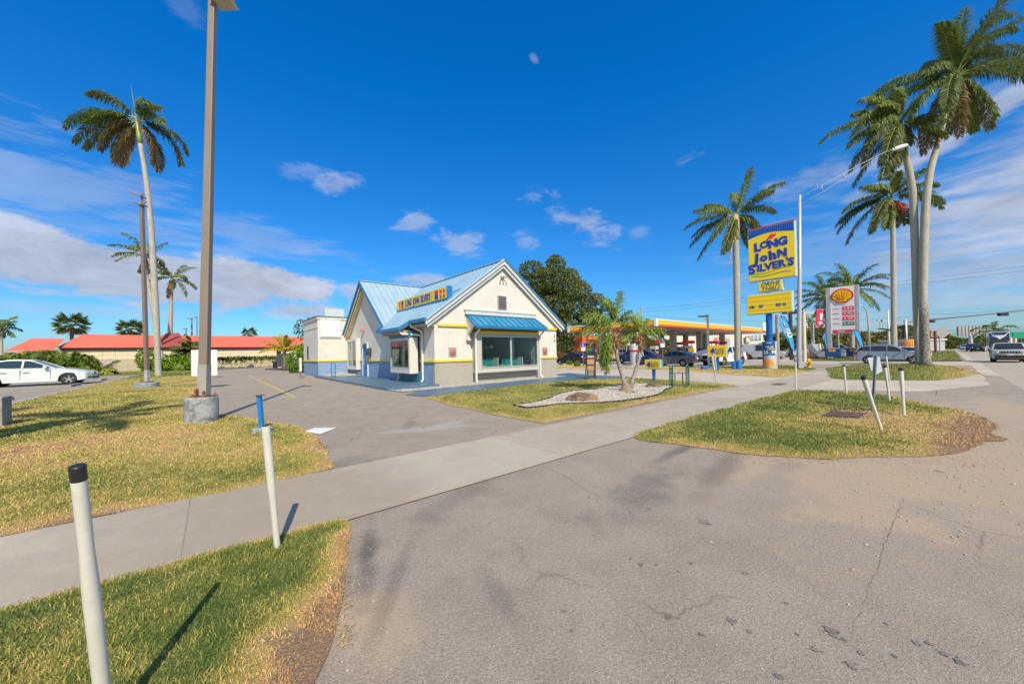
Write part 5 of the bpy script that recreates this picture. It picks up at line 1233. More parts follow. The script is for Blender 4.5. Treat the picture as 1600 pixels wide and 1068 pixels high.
SPECS = dict(
 sedan=dict(L=4.65, W=1.80, r=.33, xf=1.38, xr=-1.32, low=[(2.28, .30), (2.32, .48), (2.24, .66), (1.9, .80), (1.0, .96), (.85, .985), (-.6, 1.0), (-1.75, 1.06), (-2.18, 1.04), (-2.30, .80), (-2.28, .42), (-2.18, .30)],
   gh=[(.98, .94), (.15, 1.38), (-.15, 1.44), (-.75, 1.455), (-1.25, 1.38), (-1.95, 1.04)], pil=[-.32], sill=.22),
 suv=dict(L=4.70, W=1.88, r=.37, xf=1.40, xr=-1.35, low=[(2.26, .32), (2.34, .55), (2.30, .80), (2.05, .95), (1.15, 1.06), (.95, 1.08), (-.8, 1.12), (-2.0, 1.18), (-2.28, 1.12), (-2.36, .80), (-2.32, .45), (-2.22, .34)],
   gh=[(1.12, 1.03), (.30, 1.52), (.0, 1.60), (-.9, 1.63), (-1.65, 1.58), (-1.95, 1.48), (-2.20, 1.15)], pil=[-.25, -1.28], sill=.27),
 jeep=dict(L=4.40, W=1.78, r=.36, xf=1.30, xr=-1.33, low=[(2.16, .38), (2.20, .55), (2.17, .98), (2.05, 1.04), (1.0, 1.10), (.85, 1.10), (-2.0, 1.10), (-2.14, 1.08), (-2.20, .5), (-2.1, .36)],
   gh=[(.92, 1.08), (.50, 1.58), (.35, 1.62), (-1.9, 1.64), (-2.02, 1.60), (-2.16, 1.08)], pil=[-.25, -1.3], sill=.30),
 pickup=dict(L=5.6, W=1.95, r=.40, xf=1.78, xr=-1.72, low=[(2.70, .42), (2.78, .62), (2.76, 1.0), (2.60, 1.10), (1.45, 1.17), (1.2, 1.17), (-.9, 1.18), (-.95, 1.22), (-2.68, 1.24), (-2.76, 1.2), (-2.78, .60), (-2.66, .50)],
   gh=[(1.42, 1.12), (.72, 1.68), (.45, 1.78), (-.55, 1.80), (-.85, 1.72), (-.98, 1.18)], pil=[.0], sill=.36),
 van=dict(L=5.5, W=2.0, r=.37, xf=1.70, xr=-1.75, low=[(2.60, .38), (2.70, .58), (2.66, .95), (2.45, 1.08), (1.75, 1.18), (1.6, 1.2), (-2.6, 1.2), (-2.72, 1.15), (-2.74, .5), (-2.66, .38)],
   gh=[(1.72, 1.15), (1.05, 1.90), (.75, 2.05), (-2.4, 2.08), (-2.6, 2.02), (-2.72, 1.15)], pil=[.45, -.9], sill=.32),
)
def wheel(parent, x, y, r_, out, style=5):
    m_ = MB(); w_ = .21
    m_.lathe([(r_*.62, -w_/2), (r_*.90, -w_/2), (r_, -w_*.34), (r_, w_*.34), (r_*.90, w_/2), (r_*.62, w_/2)], 24, 0, (0, 0, 0), 'y', cap=False)
    o = m_.build('wheel', M_TYRE, parent, smooth='auto'); o.location = (x, y, r_)
    m_ = MB(); s = out
    m_.lathe([(r_*.64, s*w_*.46), (r_*.60, s*w_*.36), (r_*.56, s*w_*.15), (r_*.05, s*w_*.12)], 24, 0, (0, 0, 0), 'y', cap=False)
    rb_ = m_.build('rim', M_BLACK, o, smooth='auto')
    m_ = MB()
    for k in range(style):
        for dd in (-.13, .13):
            a = 2*math.pi*k/style+.3; c1_ = Vector((math.cos(a+dd*1.6)*r_*.10, s*w_*.36, math.sin(a+dd*1.6)*r_*.10)); c2_ = Vector((math.cos(a+dd)*r_*.61, s*w_*.40, math.sin(a+dd)*r_*.61))
            m_.bar(c1_, c2_, r_*.10, r_*.08, up=(0, 1, 0))
    m_.lathe([(r_*.64, s*w_*.40), (r_*.66, s*w_*.47), (r_*.60, s*w_*.47), (r_*.60, s*w_*.40)], 24, 0, (0, 0, 0), 'y', cap=False)
    m_.lathe([(.0, s*w_*.43), (r_*.13, s*w_*.42), (r_*.15, s*w_*.34)], 10, 0, (0, 0, 0), 'y', cap=False)
    m_.build('rim_spoke', M_RIM, o, smooth='auto')
def car(kind, name, loc, head, paint, label, cat, group=None, detail=2, light_side='both'):
    S = SPECS[kind]; hw = S['W']/2; t = thing(name, loc, label, cat, head, group); r_ = S['r']; Ra = r_*1.20
    zs = S['sill']; xf, xr = S['xf'], S['xr']; low = S['low']
    fr_a = [(x, z) for x, z in arch(xf, Ra, 9, r_*.95) if z >= zs-.02]; re_a = [(x, z) for x, z in arch(xr, Ra, 9, r_*.95) if z >= zs-.02]
    outline = low+[(xr-Ra-.02, zs+.02)]+re_a[::-1]+[(xr+Ra+.02, zs)]+[(xf-Ra-.02, zs)]+fr_a[::-1]+[(xf+Ra+.02, zs+.02)]
    m_ = MB(); shell(m_, outline, hw, (.30, .75), (.62*low[5][1], low[5][1]+.1, .10)); body = m_.build('body', paint, t, smooth='auto')
    # underbody shadow block and wheel wells
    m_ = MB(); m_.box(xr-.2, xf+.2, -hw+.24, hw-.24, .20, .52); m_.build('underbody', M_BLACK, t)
    gh = S['gh']; base_z = gh[0][1]; roof_z = max(p[1] for p in gh)
    def gy(z, off=0): return (hw*.93)*(1-.19*max(0, (z-base_z)/(roof_z-base_z)))+off
    def ghshell(mb, pts, inset, zo=0):
        n = len(pts); vs = []
        for t_ in (-1, -.6, 0, .6, 1):
            for x, z in pts: vs.append((x-.06*abs(t_)**2*(1 if x > 0 else -1), t_*gy(z, inset), z+zo+.02*(1-t_*t_)*(z > base_z+.2)))
        fs = [tuple(range(n)), tuple(range(4*n, 5*n))[::-1]]+[(i*n+j, (i+1)*n+j, (i+1)*n+(j+1) % n, i*n+(j+1) % n) for i in range(4) for j in range(n)]
        mb.add(vs, fs)
    m_ = MB(); ghshell(m_, gh, -.015); m_.build('windows', M_CGLASS, t, smooth='auto')
    # roof skin and pillars
    m_ = MB(); top = [p for p in gh if p[1] > base_z+.72*(roof_z-base_z)]
    rp_ = [(x, z+.012) for x, z in top]+[(x, z-.03) for x, z in reversed(top)]
    ghshell(m_, rp_, .0)
    for s in (-1, 1):
        def P(x, z, o=.006): return (x-.06*(1 if x > 0 else -1), s*gy(z, o), z)
        m_.bar(P(*gh[0]), P(*top[0]), .07, .05); m_.bar(P(*gh[-1]), P(*top[-1]), .16 if kind != 'jeep' else .1, .05)
        ptop = lambda x: roof_z-.03
        for x in S['pil']: m_.bar(P(x, base_z+.02), P(x+.03, roof_z-.05), .075, .04)
        if kind == 'van': m_.add([P(-.95, base_z), P(-2.7, base_z), P(-2.4, roof_z-.05), P(-.95, roof_z-.03)], [(0, 1, 2, 3)])
    m_.build('roof', paint, t, smooth='auto')
    yb = hw*.985
    for x in (xf, xr):
        for s in (-1, 1): wheel(t, x, s*(hw-.135), r_, s)
    # lamps, grille, bumper, plates
    xn = low[1][0]; xt = min(p[0] for p in low); hz_ = low[2][1]
    for s in (-1, 1):
        m_ = MB()
        if kind == 'jeep': m_.lathe([(.0, .05), (.09, .035), (.10, .0)], 14, 0, (xn-.07, s*hw*.70, .87), 'x', cap=False)
        elif kind in ('pickup', 'van'): m_.add([(xn-.02, s*hw*.62, hz_-.02), (xn-.10, s*hw*.93, hz_-.02), (xn-.10, s*hw*.94, hz_-.22), (xn-.02, s*hw*.62, hz_-.22), (xn-.3, s*hw*.985, hz_-.04), (xn-.3, s*hw*.99, hz_-.20)], [(0, 1, 2, 3), (1, 4, 5, 2)])
        else: m_.add([(xn-.09, s*hw*.52, hz_+.03), (xn-.30, s*hw*.90, hz_+.09), (xn-.25, s*hw*.93, hz_-.06), (xn-.04, s*hw*.55, hz_-.08), (xn-.62, s*(hw*.982), hz_+.12), (xn-.50, s*(hw*.99), hz_+.02)], [(0, 1, 2, 3), (1, 4, 5, 2)])
        hl_ = m_.build('headlight', M_HEAD, t)
        for v in hl_.data.vertices: v.co.x += .012; v.co.y += s*.006
        m_ = MB(); zt_ = low[-4][1]-.06
        if kind in ('jeep', 'van', 'pickup'): m_.box(xt+.0, xt+.08, s*hw*.80, s*(hw*.98), zt_-.38, zt_)
        else: m_.add([(xt+.03, s*hw*.55, zt_-.0), (xt+.10, s*hw*.86, zt_), (xt+.10, s*hw*.88, zt_-.20), (xt+.01, s*hw*.60, zt_-.16), (xt+.42, s*(hw*.985), zt_+.02), (xt+.30, s*(hw*.99), zt_-.17)], [(0, 1, 2, 3), (1, 4, 5, 2)])
        tl_ = m_.build('tail_light', M_TAIL, t)
        for v in tl_.data.vertices: v.co.x -= .012; v.co.y += s*.006
        m_ = MB(); zb_ = base_z+.04
        m_.lathe([(.0, -.10), (.07, -.08), (.085, .0), (.07, .07), (.0, .09)], 10, 0, (gh[0][0]-.42, s*(hw+.10), zb_+.06), 'y', cap=False)
        m_.bar((gh[0][0]-.42, s*(hw-.06), zb_), (gh[0][0]-.42, s*(hw+.05), zb_+.04), .05); m_.build('mirror', paint, t, smooth='auto')
        if detail > 1:
            m_ = MB(); zl = base_z-.05
            for x in ([gh[0][0]-.25]+S['pil'][:2]):
                m_.box(x-.006, x+.006, s*(hw*.972), s*(hw+.003), zs+.16, zl)
            m_.build('door_seam', M_BLACK, t)
            for x in [p+.20 for p in S['pil'][:1]]+([S['pil'][1]+.2] if len(S['pil']) > 1 else [xr+.45]):
                m_ = MB(); m_.box(x-.10, x+.10, s*(hw-.02), s*(hw+.015), zl-.14, zl-.105); m_.build('door_handle', M_CHROME if kind != 'jeep' else paint, t)
    m_ = MB()
    if kind == 'jeep':
        for k in range(7): y = (k-3)*.145; m_.box(xn-.04, xn+.006, y-.042, y+.042, .78, .96)
        m_.box(xn-.06, xn+.02, -hw*.86, hw*.86, .40, .56)
    elif kind in ('pickup', 'van'): m_.box(xn-.1, xn+.012, -hw*.58, hw*.58, hz_-.34, hz_-.03); m_.box(xn-.1, xn+.02, -hw*.8, hw*.8, .40, .52)
    else:
        m_.box(xn-.14, xn-.015, -hw*.42, hw*.42, hz_-.10, hz_+.02); m_.box(xn-.1, xn+.010, -hw*.62, hw*.62, .30, .44)
        for s in (-1, 1): m_.box(xn-.30, xn-.12, s*hw*.72, s*hw*.90, .36, .46)
    gr = m_.build('grille', M_BLACK, t)
    m_ = MB(); m_.box(xn, xn+.03, -.16, .16, .58 if kind != 'suv' else .60, .70 if kind != 'suv' else .72); m_.build('license_plate', M_PLATE, t)
    m_ = MB(); m_.box(xt-.02, xt+.02, -.16, .16, .70, .82); m_.build('license_plate', M_PLATE, t)
    if kind in ('suv', 'jeep'):
        m_ = MB(); m_.box(xr+Ra, xf-Ra, -hw-.004, hw+.004, zs-.03, zs+.14)
        m_.box(xn-.12, xn+.02, -hw*.80, hw*.80, .34, .50) if kind == 'suv' else m_.box(xn-.2, xn+.05, -hw*.93, hw*.93, .50, .60)
        m_.build('cladding', mat('grey cladding', (.05, .05, .052), .6) if kind == 'suv' else M_BLACK, t)
        m_ = MB()
        for s in (-1, 1): m_.bar((.1, s*hw*.66, roof_z+.05), (-1.6, s*hw*.66, roof_z+.05), .03); m_.bar((.1, s*hw*.66, roof_z-.02), (.1, s*hw*.66, roof_z+.05), .03); m_.bar((-1.6, s*hw*.66, roof_z-.03), (-1.6, s*hw*.66, roof_z+.05), .03)
        m_.build('roof_rail', M_CHROME if kind == 'suv' else M_BLACK, t)
    if kind == 'pickup':
        m_ = MB(); m_.box(-2.66, -1.02, -hw*.84, hw*.84, 1.0, 1.252); m_.build('bed_liner', M_BLACK, t)
        m_ = MB(); m_.box(xn-.02, xn+.07, -hw*.92, hw*.92, .50, .66); m_.box(xt-.08, xt+.03, -hw*.9, hw*.9, .50, .64); m_.build('bumper', M_CHROME, t)
    return t
def hd(du, dv): p = UU*du+VV*dv; return math.atan2(p.y, p.x)
P_WHITE = cpaint('white', (.62, .66, .64), .05); P_SILV = cpaint('silver blue', (.33, .38, .44), .55); P_GREY = cpaint('warm grey', (.17, .155, .155), .5)
P_BLK = cpaint('black', (.012, .013, .017)); P_NAVY = cpaint('navy', (.02, .045, .12)); P_DBLUE = cpaint('dark teal blue', (.015, .04, .06)); P_SAGE = cpaint('pale sage', (.50, .53, .47), .1)
P_LSIL = cpaint('light silver', (.50, .51, .50), .4); P_BLUE = cpaint('mid blue', (.03, .10, .25)); P_PW = cpaint('pure white', (.70, .70, .68), .0)
car('sedan', 'sedan', W(-9.3, 39.6), hd(1, 0), P_WHITE, 'white sedan parked nose in at the left edge, cut by the picture edge', 'car').scale = (1.2, 1.2, 1.2)
car('sedan', 'sedan', W(32.9, 28.4), hd(0, 1), P_BLK, 'black sedan parked right behind the corner of the restaurant', 'car', 'cars on the forecourt')
car('sedan', 'sedan', W(34.98, 17.35), hd(0, 1), P_GREY, 'dark warm grey sedan behind the green rack on the forecourt', 'car', 'cars on the forecourt')
car('pickup', 'pickup_truck', W(39.15, 14.3), hd(-1, .12), P_PW, 'white crew cab pickup behind the trunk of the palm by the pole sign', 'pickup truck')
car('suv', 'suv', W(46.05, 3.3), hd(0, -1), P_SILV, 'silver blue wagon crossing the sidewalk behind the twin palm trunks', 'car')
car('sedan', 'sedan', W(54.6, 3.4), hd(0, 1), P_PW, 'white sedan whose tail shows right of the twin palm base', 'car', detail=1)
car('jeep', 'suv', W(52.7, -3.2), hd(-1, 0), P_SAGE, 'boxy pale four wheel drive with seven slot grille coming along the road', 'car')
car('pickup', 'pickup_truck', W(76, -6.6), hd(-1, 0), P_PW, 'white truck roof showing behind the boxy pale car at the right edge', 'pickup truck', detail=1)
car('van', 'van', W(60.6, 16.9), hd(.1, -1), P_LSIL, 'silver passenger van facing the road behind the tall light pole', 'van', detail=1)
car('van', 'van', W(75, 15.6), hd(0, 1), P_PW, 'white van side on behind the orange fallen banner', 'van', detail=1)
car('sedan', 'sedan', W(66.5, 11.0), hd(0, 1), P_LSIL, 'silver sedan half hidden by the posts of the price sign', 'car', 'cars beyond the price sign', detail=1)
car('pickup', 'pickup_truck', W(80, 11.6), hd(0, -1), P_BLUE, 'dark blue pickup seen under the price sign', 'pickup truck', detail=1)
car('sedan', 'sedan', W(72.5, 8.9), hd(0, -1), P_LSIL, 'low silver sedan before the blue pickup under the price sign', 'car', 'cars beyond the price sign', detail=1)
car('pickup', 'pickup_truck', W(62.5, 19.4), hd(0, 1), P_BLK, 'black pickup between the white truck and the pole sign poster', 'pickup truck', detail=1)
car('suv', 'suv', W(41, 33.8), hd(0, 1), P_NAVY, 'navy wagon at the pumps behind the black sedan', 'car', 'cars at the pumps', detail=1)
car('pickup', 'pickup_truck', W(40.5, 24.6), hd(.25, 1), P_DBLUE, 'dark teal pickup at the pumps between the pygmy palm trunks', 'pickup truck', 'cars at the pumps', detail=1)
car('suv', 'suv', W(37.6, 21.6), hd(0, -1), P_NAVY, 'navy car nose just left of the grey sedan', 'car', 'cars at the pumps', detail=1)
car('sedan', 'sedan', W(49, 23.5), hd(0, 1), P_BLK, 'black sedan at the pump behind the grey sedan', 'car', 'cars at the pumps', detail=1)
car('suv', 'suv', W(62, 24.2), hd(-.1, 1), P_BLK, 'black wagon at the pump behind the jet ski trailer', 'car', 'cars at the pumps', detail=1)
# traffic far down the road
for i, (k, u_, v_, p, l) in enumerate((('jeep', 119, -3.6, P_BLK, 'black off roader leading the far traffic'), ('suv', 136, -3.4, P_NAVY, 'dark blue wagon behind the black off roader'), ('sedan', 160, -2.8, P_LSIL, 'silver sedan in the far queue'),
        ('sedan', 168, -3.2, P_WHITE, 'pale sedan in the far queue behind the silver one'), ('suv', 190, -3.6, P_GREY, 'grey wagon at the end of the far queue'), ('suv', 108, -8.6, P_BLUE, 'dark blue car in the outer lane near the camper'),
        ('sedan', 205, 1.5, P_NAVY, 'navy sedan parked far down the verge'), ('suv', 222, 3.0, P_BLK, 'black wagon parked far down the verge'), ('sedan', 236, 4.5, P_GREY, 'grey sedan parked farthest down the verge'))):
    car(k, {'jeep': 'suv', 'suv': 'suv', 'sedan': 'sedan'}[k], W(u_, v_), hd(-1, 0) if v_ < 0 else hd(0, 1), p, l, 'car', 'far traffic on the road', detail=1)
# fifth wheel camper
t = thing('camper_trailer', W(128, -6.6), 'tall dark camper trailer with a pale arrow shaped nose in the far traffic', 'camper', hd(-1, 0))
m_ = MB(); m_.prism([(3.2, 2.1), (3.6, 2.6), (3.2, 4.0), (2.9, 4.1), (-6, 4.1), (-6, .9), (1.6, .9), (1.6, 2.1)], -1.3, 1.3, 'y'); m_.build('body', P_LSIL, t, bevel=.08)
m_ = MB(); m_.prism([(3.25, 2.15), (3.64, 2.62), (3.24, 3.9), (3.2, 3.9)], -1.25, 1.25, 'y'); m_.box(1.6, 1.64, -1.2, 1.2, 1.0, 2.1); m_.build('front_cap', P_NAVY, t)
m_ = MB(); m_.add([(3.52, -1.0, 3.3), (3.52, 1.0, 3.3), (3.72, 0, 2.4)], [(0, 1, 2)]); m_.bar((3.3, -1.3, 4.0), (3.72, 0, 2.5), .12); m_.bar((3.3, 1.3, 4.0), (3.72, 0, 2.5), .12); m_.build('arrow_mark', P_PW, t)
for s in (-1, 1): wheel(t, -2.4, s*1.1, .4, s); wheel(t, -3.4, s*1.1, .4, s)
# jet ski on a trailer
t = thing('jet_ski', W(48.2, 19.4, .95), 'white jet ski tilted on its low trailer between the grey sedan and the white pickup', 'jet ski', hd(-.2, -1))
m_ = MB(); m_.prism([(-1.5, -.1), (-1.4, .35), (-.3, .62), (.4, .55), (1.5, .1), (1.75, -.05), (1.2, -.3), (-1.2, -.3)], -.42, .42, 'y'); m_.build('hull', P_PW, t, bevel=.12)
m_ = MB(); m_.prism([(-1.45, .36), (-1.3, .75), (-.5, .72), (-.3, .6)], -.22, .22, 'y'); m_.build('seat', M_BLACK, t, bevel=.06)
m_ = MB(); m_.bar((.1, 0, .5), (-.15, 0, .95), .12); m_.bar((-.15, -.35, .95), (-.15, .35, .95), .05); m_.build('handlebar', M_BLACK, t)
t2_ = thing('boat_trailer', W(48.2, 19.4), 'low metal trailer carrying the white jet ski', 'trailer', hd(-.2, -1))
m_ = MB(); m_.bar((-1.6, -.6, .5), (2.6, 0, .5), .08); m_.bar((-1.6, .6, .5), (2.6, 0, .5), .08); m_.bar((-1.0, -.8, .45), (-1.0, .8, .45), .1); m_.build('frame', M_CHROME, t2_)
for s in (-1, 1): wheel(t2_, -1.0, s*.9, .27, s)
# ------------------------------------------------------------------ posts, poles and signs near the camera
M_PVC = mat('weathered pvc', (.66, .64, .55), .5, .05, 3, dirt=.12, bump=.05)
M_CAPB = mat('black pvc cap', (.02, .02, .022), .4, .1, 6)
M_CONC = mat('old painted concrete', (.36, .38, .38), .85, .16, 2.5, dirt=.9, bump=.5)
M_CONC2 = mat('raw concrete', (.42, .39, .34), .9, .14, 3, dirt=.7, bump=.5)
M_BRONZE = mat('taupe pole paint', (.23, .185, .145), .55, .06, .7, dirt=.15)
M_RUST = mat('rusty steel', (.30, .11, .04), .85, .35, 6, dirt=.9, bump=.4)
M_GALV = mat('galvanised steel', (.50, .51, .52), .45, .08, 1.5, metal=.35, dirt=.15)
M_WHITE = mat('white sheet', (.74, .74, .72), .5, .03, 2, dirt=.08)
PG = 'white marker posts along the drives'
def post(base, top, r0_, r1_, label, cap=True, knee=.5, capm=None):
    """leaning pvc marker post, wider at the head"""
    base = Vector(base); top = Vector(top); t = thing('marker_post', base, label, 'post', 0, PG); d = top-base; ax = d.normalized(); L_ = d.length
    m_ = MB(); m_.tube([-ax*.05, ax*L_*.28, ax*L_*(knee-.06), ax*L_*(knee+.10), ax*L_*.8, ax*L_], [r0_, r0_, r0_*1.02, r1_*.98, r1_, r1_], 20); m_.build('shaft', M_PVC, t, smooth='auto')
    if cap: m_ = MB(); m_.tube([ax*(L_-.055), ax*(L_+.006)], [r1_*1.06, r1_*1.06], 20); m_.build('cap', M_CAPB, t, smooth='auto', bevel=.004)
    else: m_ = MB(); m_.tube([ax*(L_-.0), ax*(L_+.002)], [r1_*.85, r1_*.85], 16); m_.build('rim_shadow', M_CAPB, t)
    return t
b1 = G(168, 1150); post(b1, D(121, 729, b1.y-.22), .0255, .0215, 'large white post with a black cap leaning at the lower left corner', True, .62)
b2_ = G(434, 862); post(b2_, D(415, 665, b2_.y-.12), .024, .030, 'white post without a cap between the sidewalk and the grass corner', False, .45)
b3 = G(1323, 617); post(b3, D(1318, 570, b3.y), .027, .036, 'white capped post standing alone at the back of the drain island', True, .6)
b4 = G(1378, 674); post(b4, D(1348.5, 588, b4.y-.1), .027, .037, 'white capped post leaning hard to the left beside the storm drain', True, .6)
b5 = G(1390, 627); post(b5, D(1382.5, 571, b5.y), .026, .037, 'white post with a torn dark top behind the small metal sign', True, .6)
b6 = G(1413, 653); post(b6, D(1407.5, 575, b6.y), .028, .038, 'upright white capped post, rightmost by the storm drain', True, .6)
b7 = G(1244, 611); post(b7, D(1243, 565, b7.y), .026, .028, 'thin white post at the sidewalk edge before the tall street light', False, .6)
b8 = G(1392, 607); t = post(b8, D(1384.5, 556, b8.y), .02, .024, 'thin pale pinkish post behind the small metal sign', False, .6)
# small sign seen from behind
t = thing('small_sign', G(1363, 641), 'small white marker sign seen from behind on a dark post by the storm drain', 'sign')
m_ = MB(); hh = D(1370, 557, G(1363, 641).y)-G(1363, 641); m_.bar((0, 0, 0), (hh.x-.02, 0, hh.z+.02), .05, .03); m_.build('post', mat('green grey u post', (.14, .18, .20), .6, .1, dirt=.3), t)
m_ = MB(); m_.add([(hh.x-.20, .03, hh.z-.02), (hh.x+.10, .03, hh.z+.0), (hh.x+.16, .03, hh.z-.36), (hh.x+.0, .03, hh.z-.45), (hh.x-.12, .03, hh.z-.33), (hh.x-.20, .035, hh.z-.02), (hh.x+.10, .035, hh.z+.0), (hh.x+.16, .035, hh.z-.36), (hh.x+.0, .035, hh.z-.45), (hh.x-.12, .035, hh.z-.33)], [(0, 1, 2, 3, 4), (9, 8, 7, 6, 5), (0, 5, 6, 1), (1, 6, 7, 2), (2, 7, 8, 3), (3, 8, 9, 4), (4, 9, 5, 0)]); m_.build('panel', mat('bare sign back', (.46, .50, .54), .5), t)
# the other small tilted sign
t = thing('small_sign', G(1119, 600), 'two narrow white panels tilted on a thin post by the second directional sign', 'sign')
b_ = G(1119, 600); a1 = D(1114, 551, b_.y)-b_; m_ = MB(); m_.bar((0, 0, 0), a1, .045, .03); m_.build('post', M_GALV, t)
m_ = MB(); m_.bar(D(1112.0, 556, b_.y)-b_, D(1115.5, 577, b_.y)-b_, .09, .02); m_.build('panel', M_WHITE, t); m_ = MB(); m_.bar(D(1116.6, 556, b_.y)-b_, D(1119.2, 576.5, b_.y)-b_, .07, .02); m_.build('panel', M_WHITE, t)

# big light pole on a round concrete base
PBs = G(315, 660); t = thing('light_pole', PBs, 'tall taupe square light pole on a big round concrete base in the left foreground', 'light pole')
m_ = MB(); m_.lathe([(.0, -.02), (.34, -.02), (.34, .10), (.342, .38), (.338, .62), (.31, .65), (.0, .65)], 40, 0, (0, 0, 0), cap=False); m_.build('base', M_CONC, t, smooth='auto')
def onpole(px, py): q_ = D(px, py, PBs.y); return q_-PBs
pb_, pt_ = onpole(318.5, 617), onpole(333.2, -40)
m_ = MB(); hw_ = .098
vs = []
for c_, k in ((pb_, 1.0), (pt_, .72)):
    a = R(12)
    for sx, sy in ((-1, -1), (1, -1), (1, 1), (-1, 1)):
        vs.append(Vector((c_.x, 0, c_.z))+Vector((sx*hw_*k*math.cos(a)-sy*hw_*k*math.sin(a), sx*hw_*k*math.sin(a)+sy*hw_*k*math.cos(a), 0)))
m_.add(vs, [(0, 1, 5, 4), (1, 2, 6, 5), (2, 3, 7, 6), (3, 0, 4, 7), (4, 5, 6, 7)]); m_.build('pole', M_BRONZE, t, bevel=.02)
m_ = MB(); m_.add([v+Vector((0, 0, 0)) for v in vs[:4]]+[Vector((0, 0, 0))+vs[i]+((vs[i+4]-vs[i])*.072) for i in range(4)], [(0, 1, 5, 4), (1, 2, 6, 5), (2, 3, 7, 6), (3, 0, 4, 7)])
cc_ = sum(m_.v and [Vector(q) for q in m_.v], Vector((0, 0, 0)))/8
m_.v = [tuple(cc_+(Vector(q)-cc_)*1.0+Vector(((q[0]-cc_.x)*.03, (q[1]-cc_.y)*.03, 0))) for q in m_.v]; m_.build('grey_band', mat('faded grey paint', (.33, .32, .29), .6, .1, dirt=.3), t)
m_ = MB(); m_.box(pb_.x-.20, pb_.x+.20, -.19, .19, .65, .675)
m_.bar((pb_.x-.05, -.135, .67), (pb_.x-.05, -.135, .86), .13, .04); m_.bar((pb_.x+.10, -.12, .67), (pb_.x+.10, -.12, .80), .04, .04)
for sx in (-.16, .16):
    for sy in (-.15, .15): m_.lathe([(.028, .675), (.028, .70), (.010, .70), (.010, .74)], 8, 0, (pb_.x+sx, sy, 0))
m_.build('base_plate', M_RUST, t)
m_ = MB(); e_ = onpole(347, 4); m_.bar((pt_.x-.05, 0, e_.z+.12), (e_.x-.1, 0, e_.z+.10), .08); m_.build('arm', M_BRONZE, t)
m_ = MB(); m_.box(e_.x-.20, e_.x+.24, -.16, .16, e_.z+.0, e_.z+.17); m_.build('lamp_head', M_BRONZE, t, bevel=.03); m_ = MB(); m_.box(e_.x-.2, e_.x+.28, -.2, .2, e_.z-.02, e_.z); m_.build('lens', mat('lamp lens', (.45, .40, .30), .4), t)
# second pole, two heads
B2 = G(229, 605); t = thing('light_pole', B2, 'brown light pole with two tilted heads before the tall left palm', 'light pole', 0, 'brown parking lot light poles')
m_ = MB(); m_.lathe([(.0, 0), (.55, 0), (.55, .26), (.5, .30), (0, .30)], 28, cap=False); m_.build('base', mat('grey blue painted concrete', (.26, .32, .38), .8, .14, 2.5, dirt=.6, bump=.4), t, smooth='auto')
tp_ = D(221.5, 322, B2.y)-B2; bb_ = D(230, 598, B2.y)-B2
m_ = MB(); m_.bar((bb_.x, 0, .3), (tp_.x, 0, tp_.z), .16, .16); m_.build('pole', mat('brown pole paint', (.20, .15, .12), .55, .06, .7, dirt=.15), t)
m_ = MB(); m_.bar((bb_.x, 0, .3), (bb_.x-.005, 0, 1.0), .175, .175); m_.build('grey_band', M_GALV, t); m_ = MB(); m_.box(bb_.x-.24, bb_.x+.24, -.22, .22, .3, .36); m_.lathe([(.05, .3), (.05, .45)], 10, 0, (bb_.x-.15, -.15, 0)); m_.build('base_plate', M_RUST, t)
for (x0, y0, x1, y1) in ((206, 301, 224, 308), (211, 317, 226, 321)):
    a, b_ = D(x0, y0, B2.y)-B2, D(x1, y1, B2.y)-B2; m_ = MB(); m_.bar(a, b_, .40, .08); m_.build('lamp_head', M_BRONZE, t, bevel=.02)
m_ = MB(); m_.bar((tp_.x, 0, tp_.z), (tp_.x+.02, 0, tp_.z+.75), .07); m_.bar((tp_.x, 0, tp_.z+.1), (tp_.x+.3, 0, tp_.z+.25), .05); m_.build('arm', M_BRONZE, t)
# far poles behind the big pole
for (x, yt, Y, l) in ((300, 497, 70, 'thin dark light pole with a hooked head rising over the spiky palm clump'), (291, 513, 80, 'short dark light pole left of the hooked one'), (308, 495, 90, 'thin light pole just beside the big foreground pole')):
    b_ = Vector((D(x, 540, Y).x, Y, 0)); t = thing('light_pole', b_, l, 'light pole', 0, 'brown parking lot light poles'); h_ = D(x, yt, Y).z; m_ = MB(); m_.tube([(0, 0, 0), (0, 0, h_)], .12, 6); m_.build('pole', M_BRONZE, t); m_ = MB(); m_.box(-.7, .1, -.2, .2, h_-.1, h_+.05); m_.build('lamp_head', M_BRONZE, t)
# blue stub post
t = thing('stub_post', G(410, 676), 'bright blue square steel stub with a rusty plate on a round grey footing', 'post')
m_ = MB(); m_.lathe([(0, 0), (.20, 0), (.20, .09), (.18, .11), (0, .11)], 28, cap=False); m_.build('footing', M_CONC, t, smooth='auto')
m_ = MB(); m_.bar((-.01, 0, .1), (-.06, 0, .80), .075, .075); m_.build('post', mat('sky blue enamel', (.01, .20, .55), .4, .1, 5, dirt=.15), t); m_ = MB(); m_.box(-.14, .03, -.08, .08, .80, .812); m_.build('top_plate', M_RUST, t)
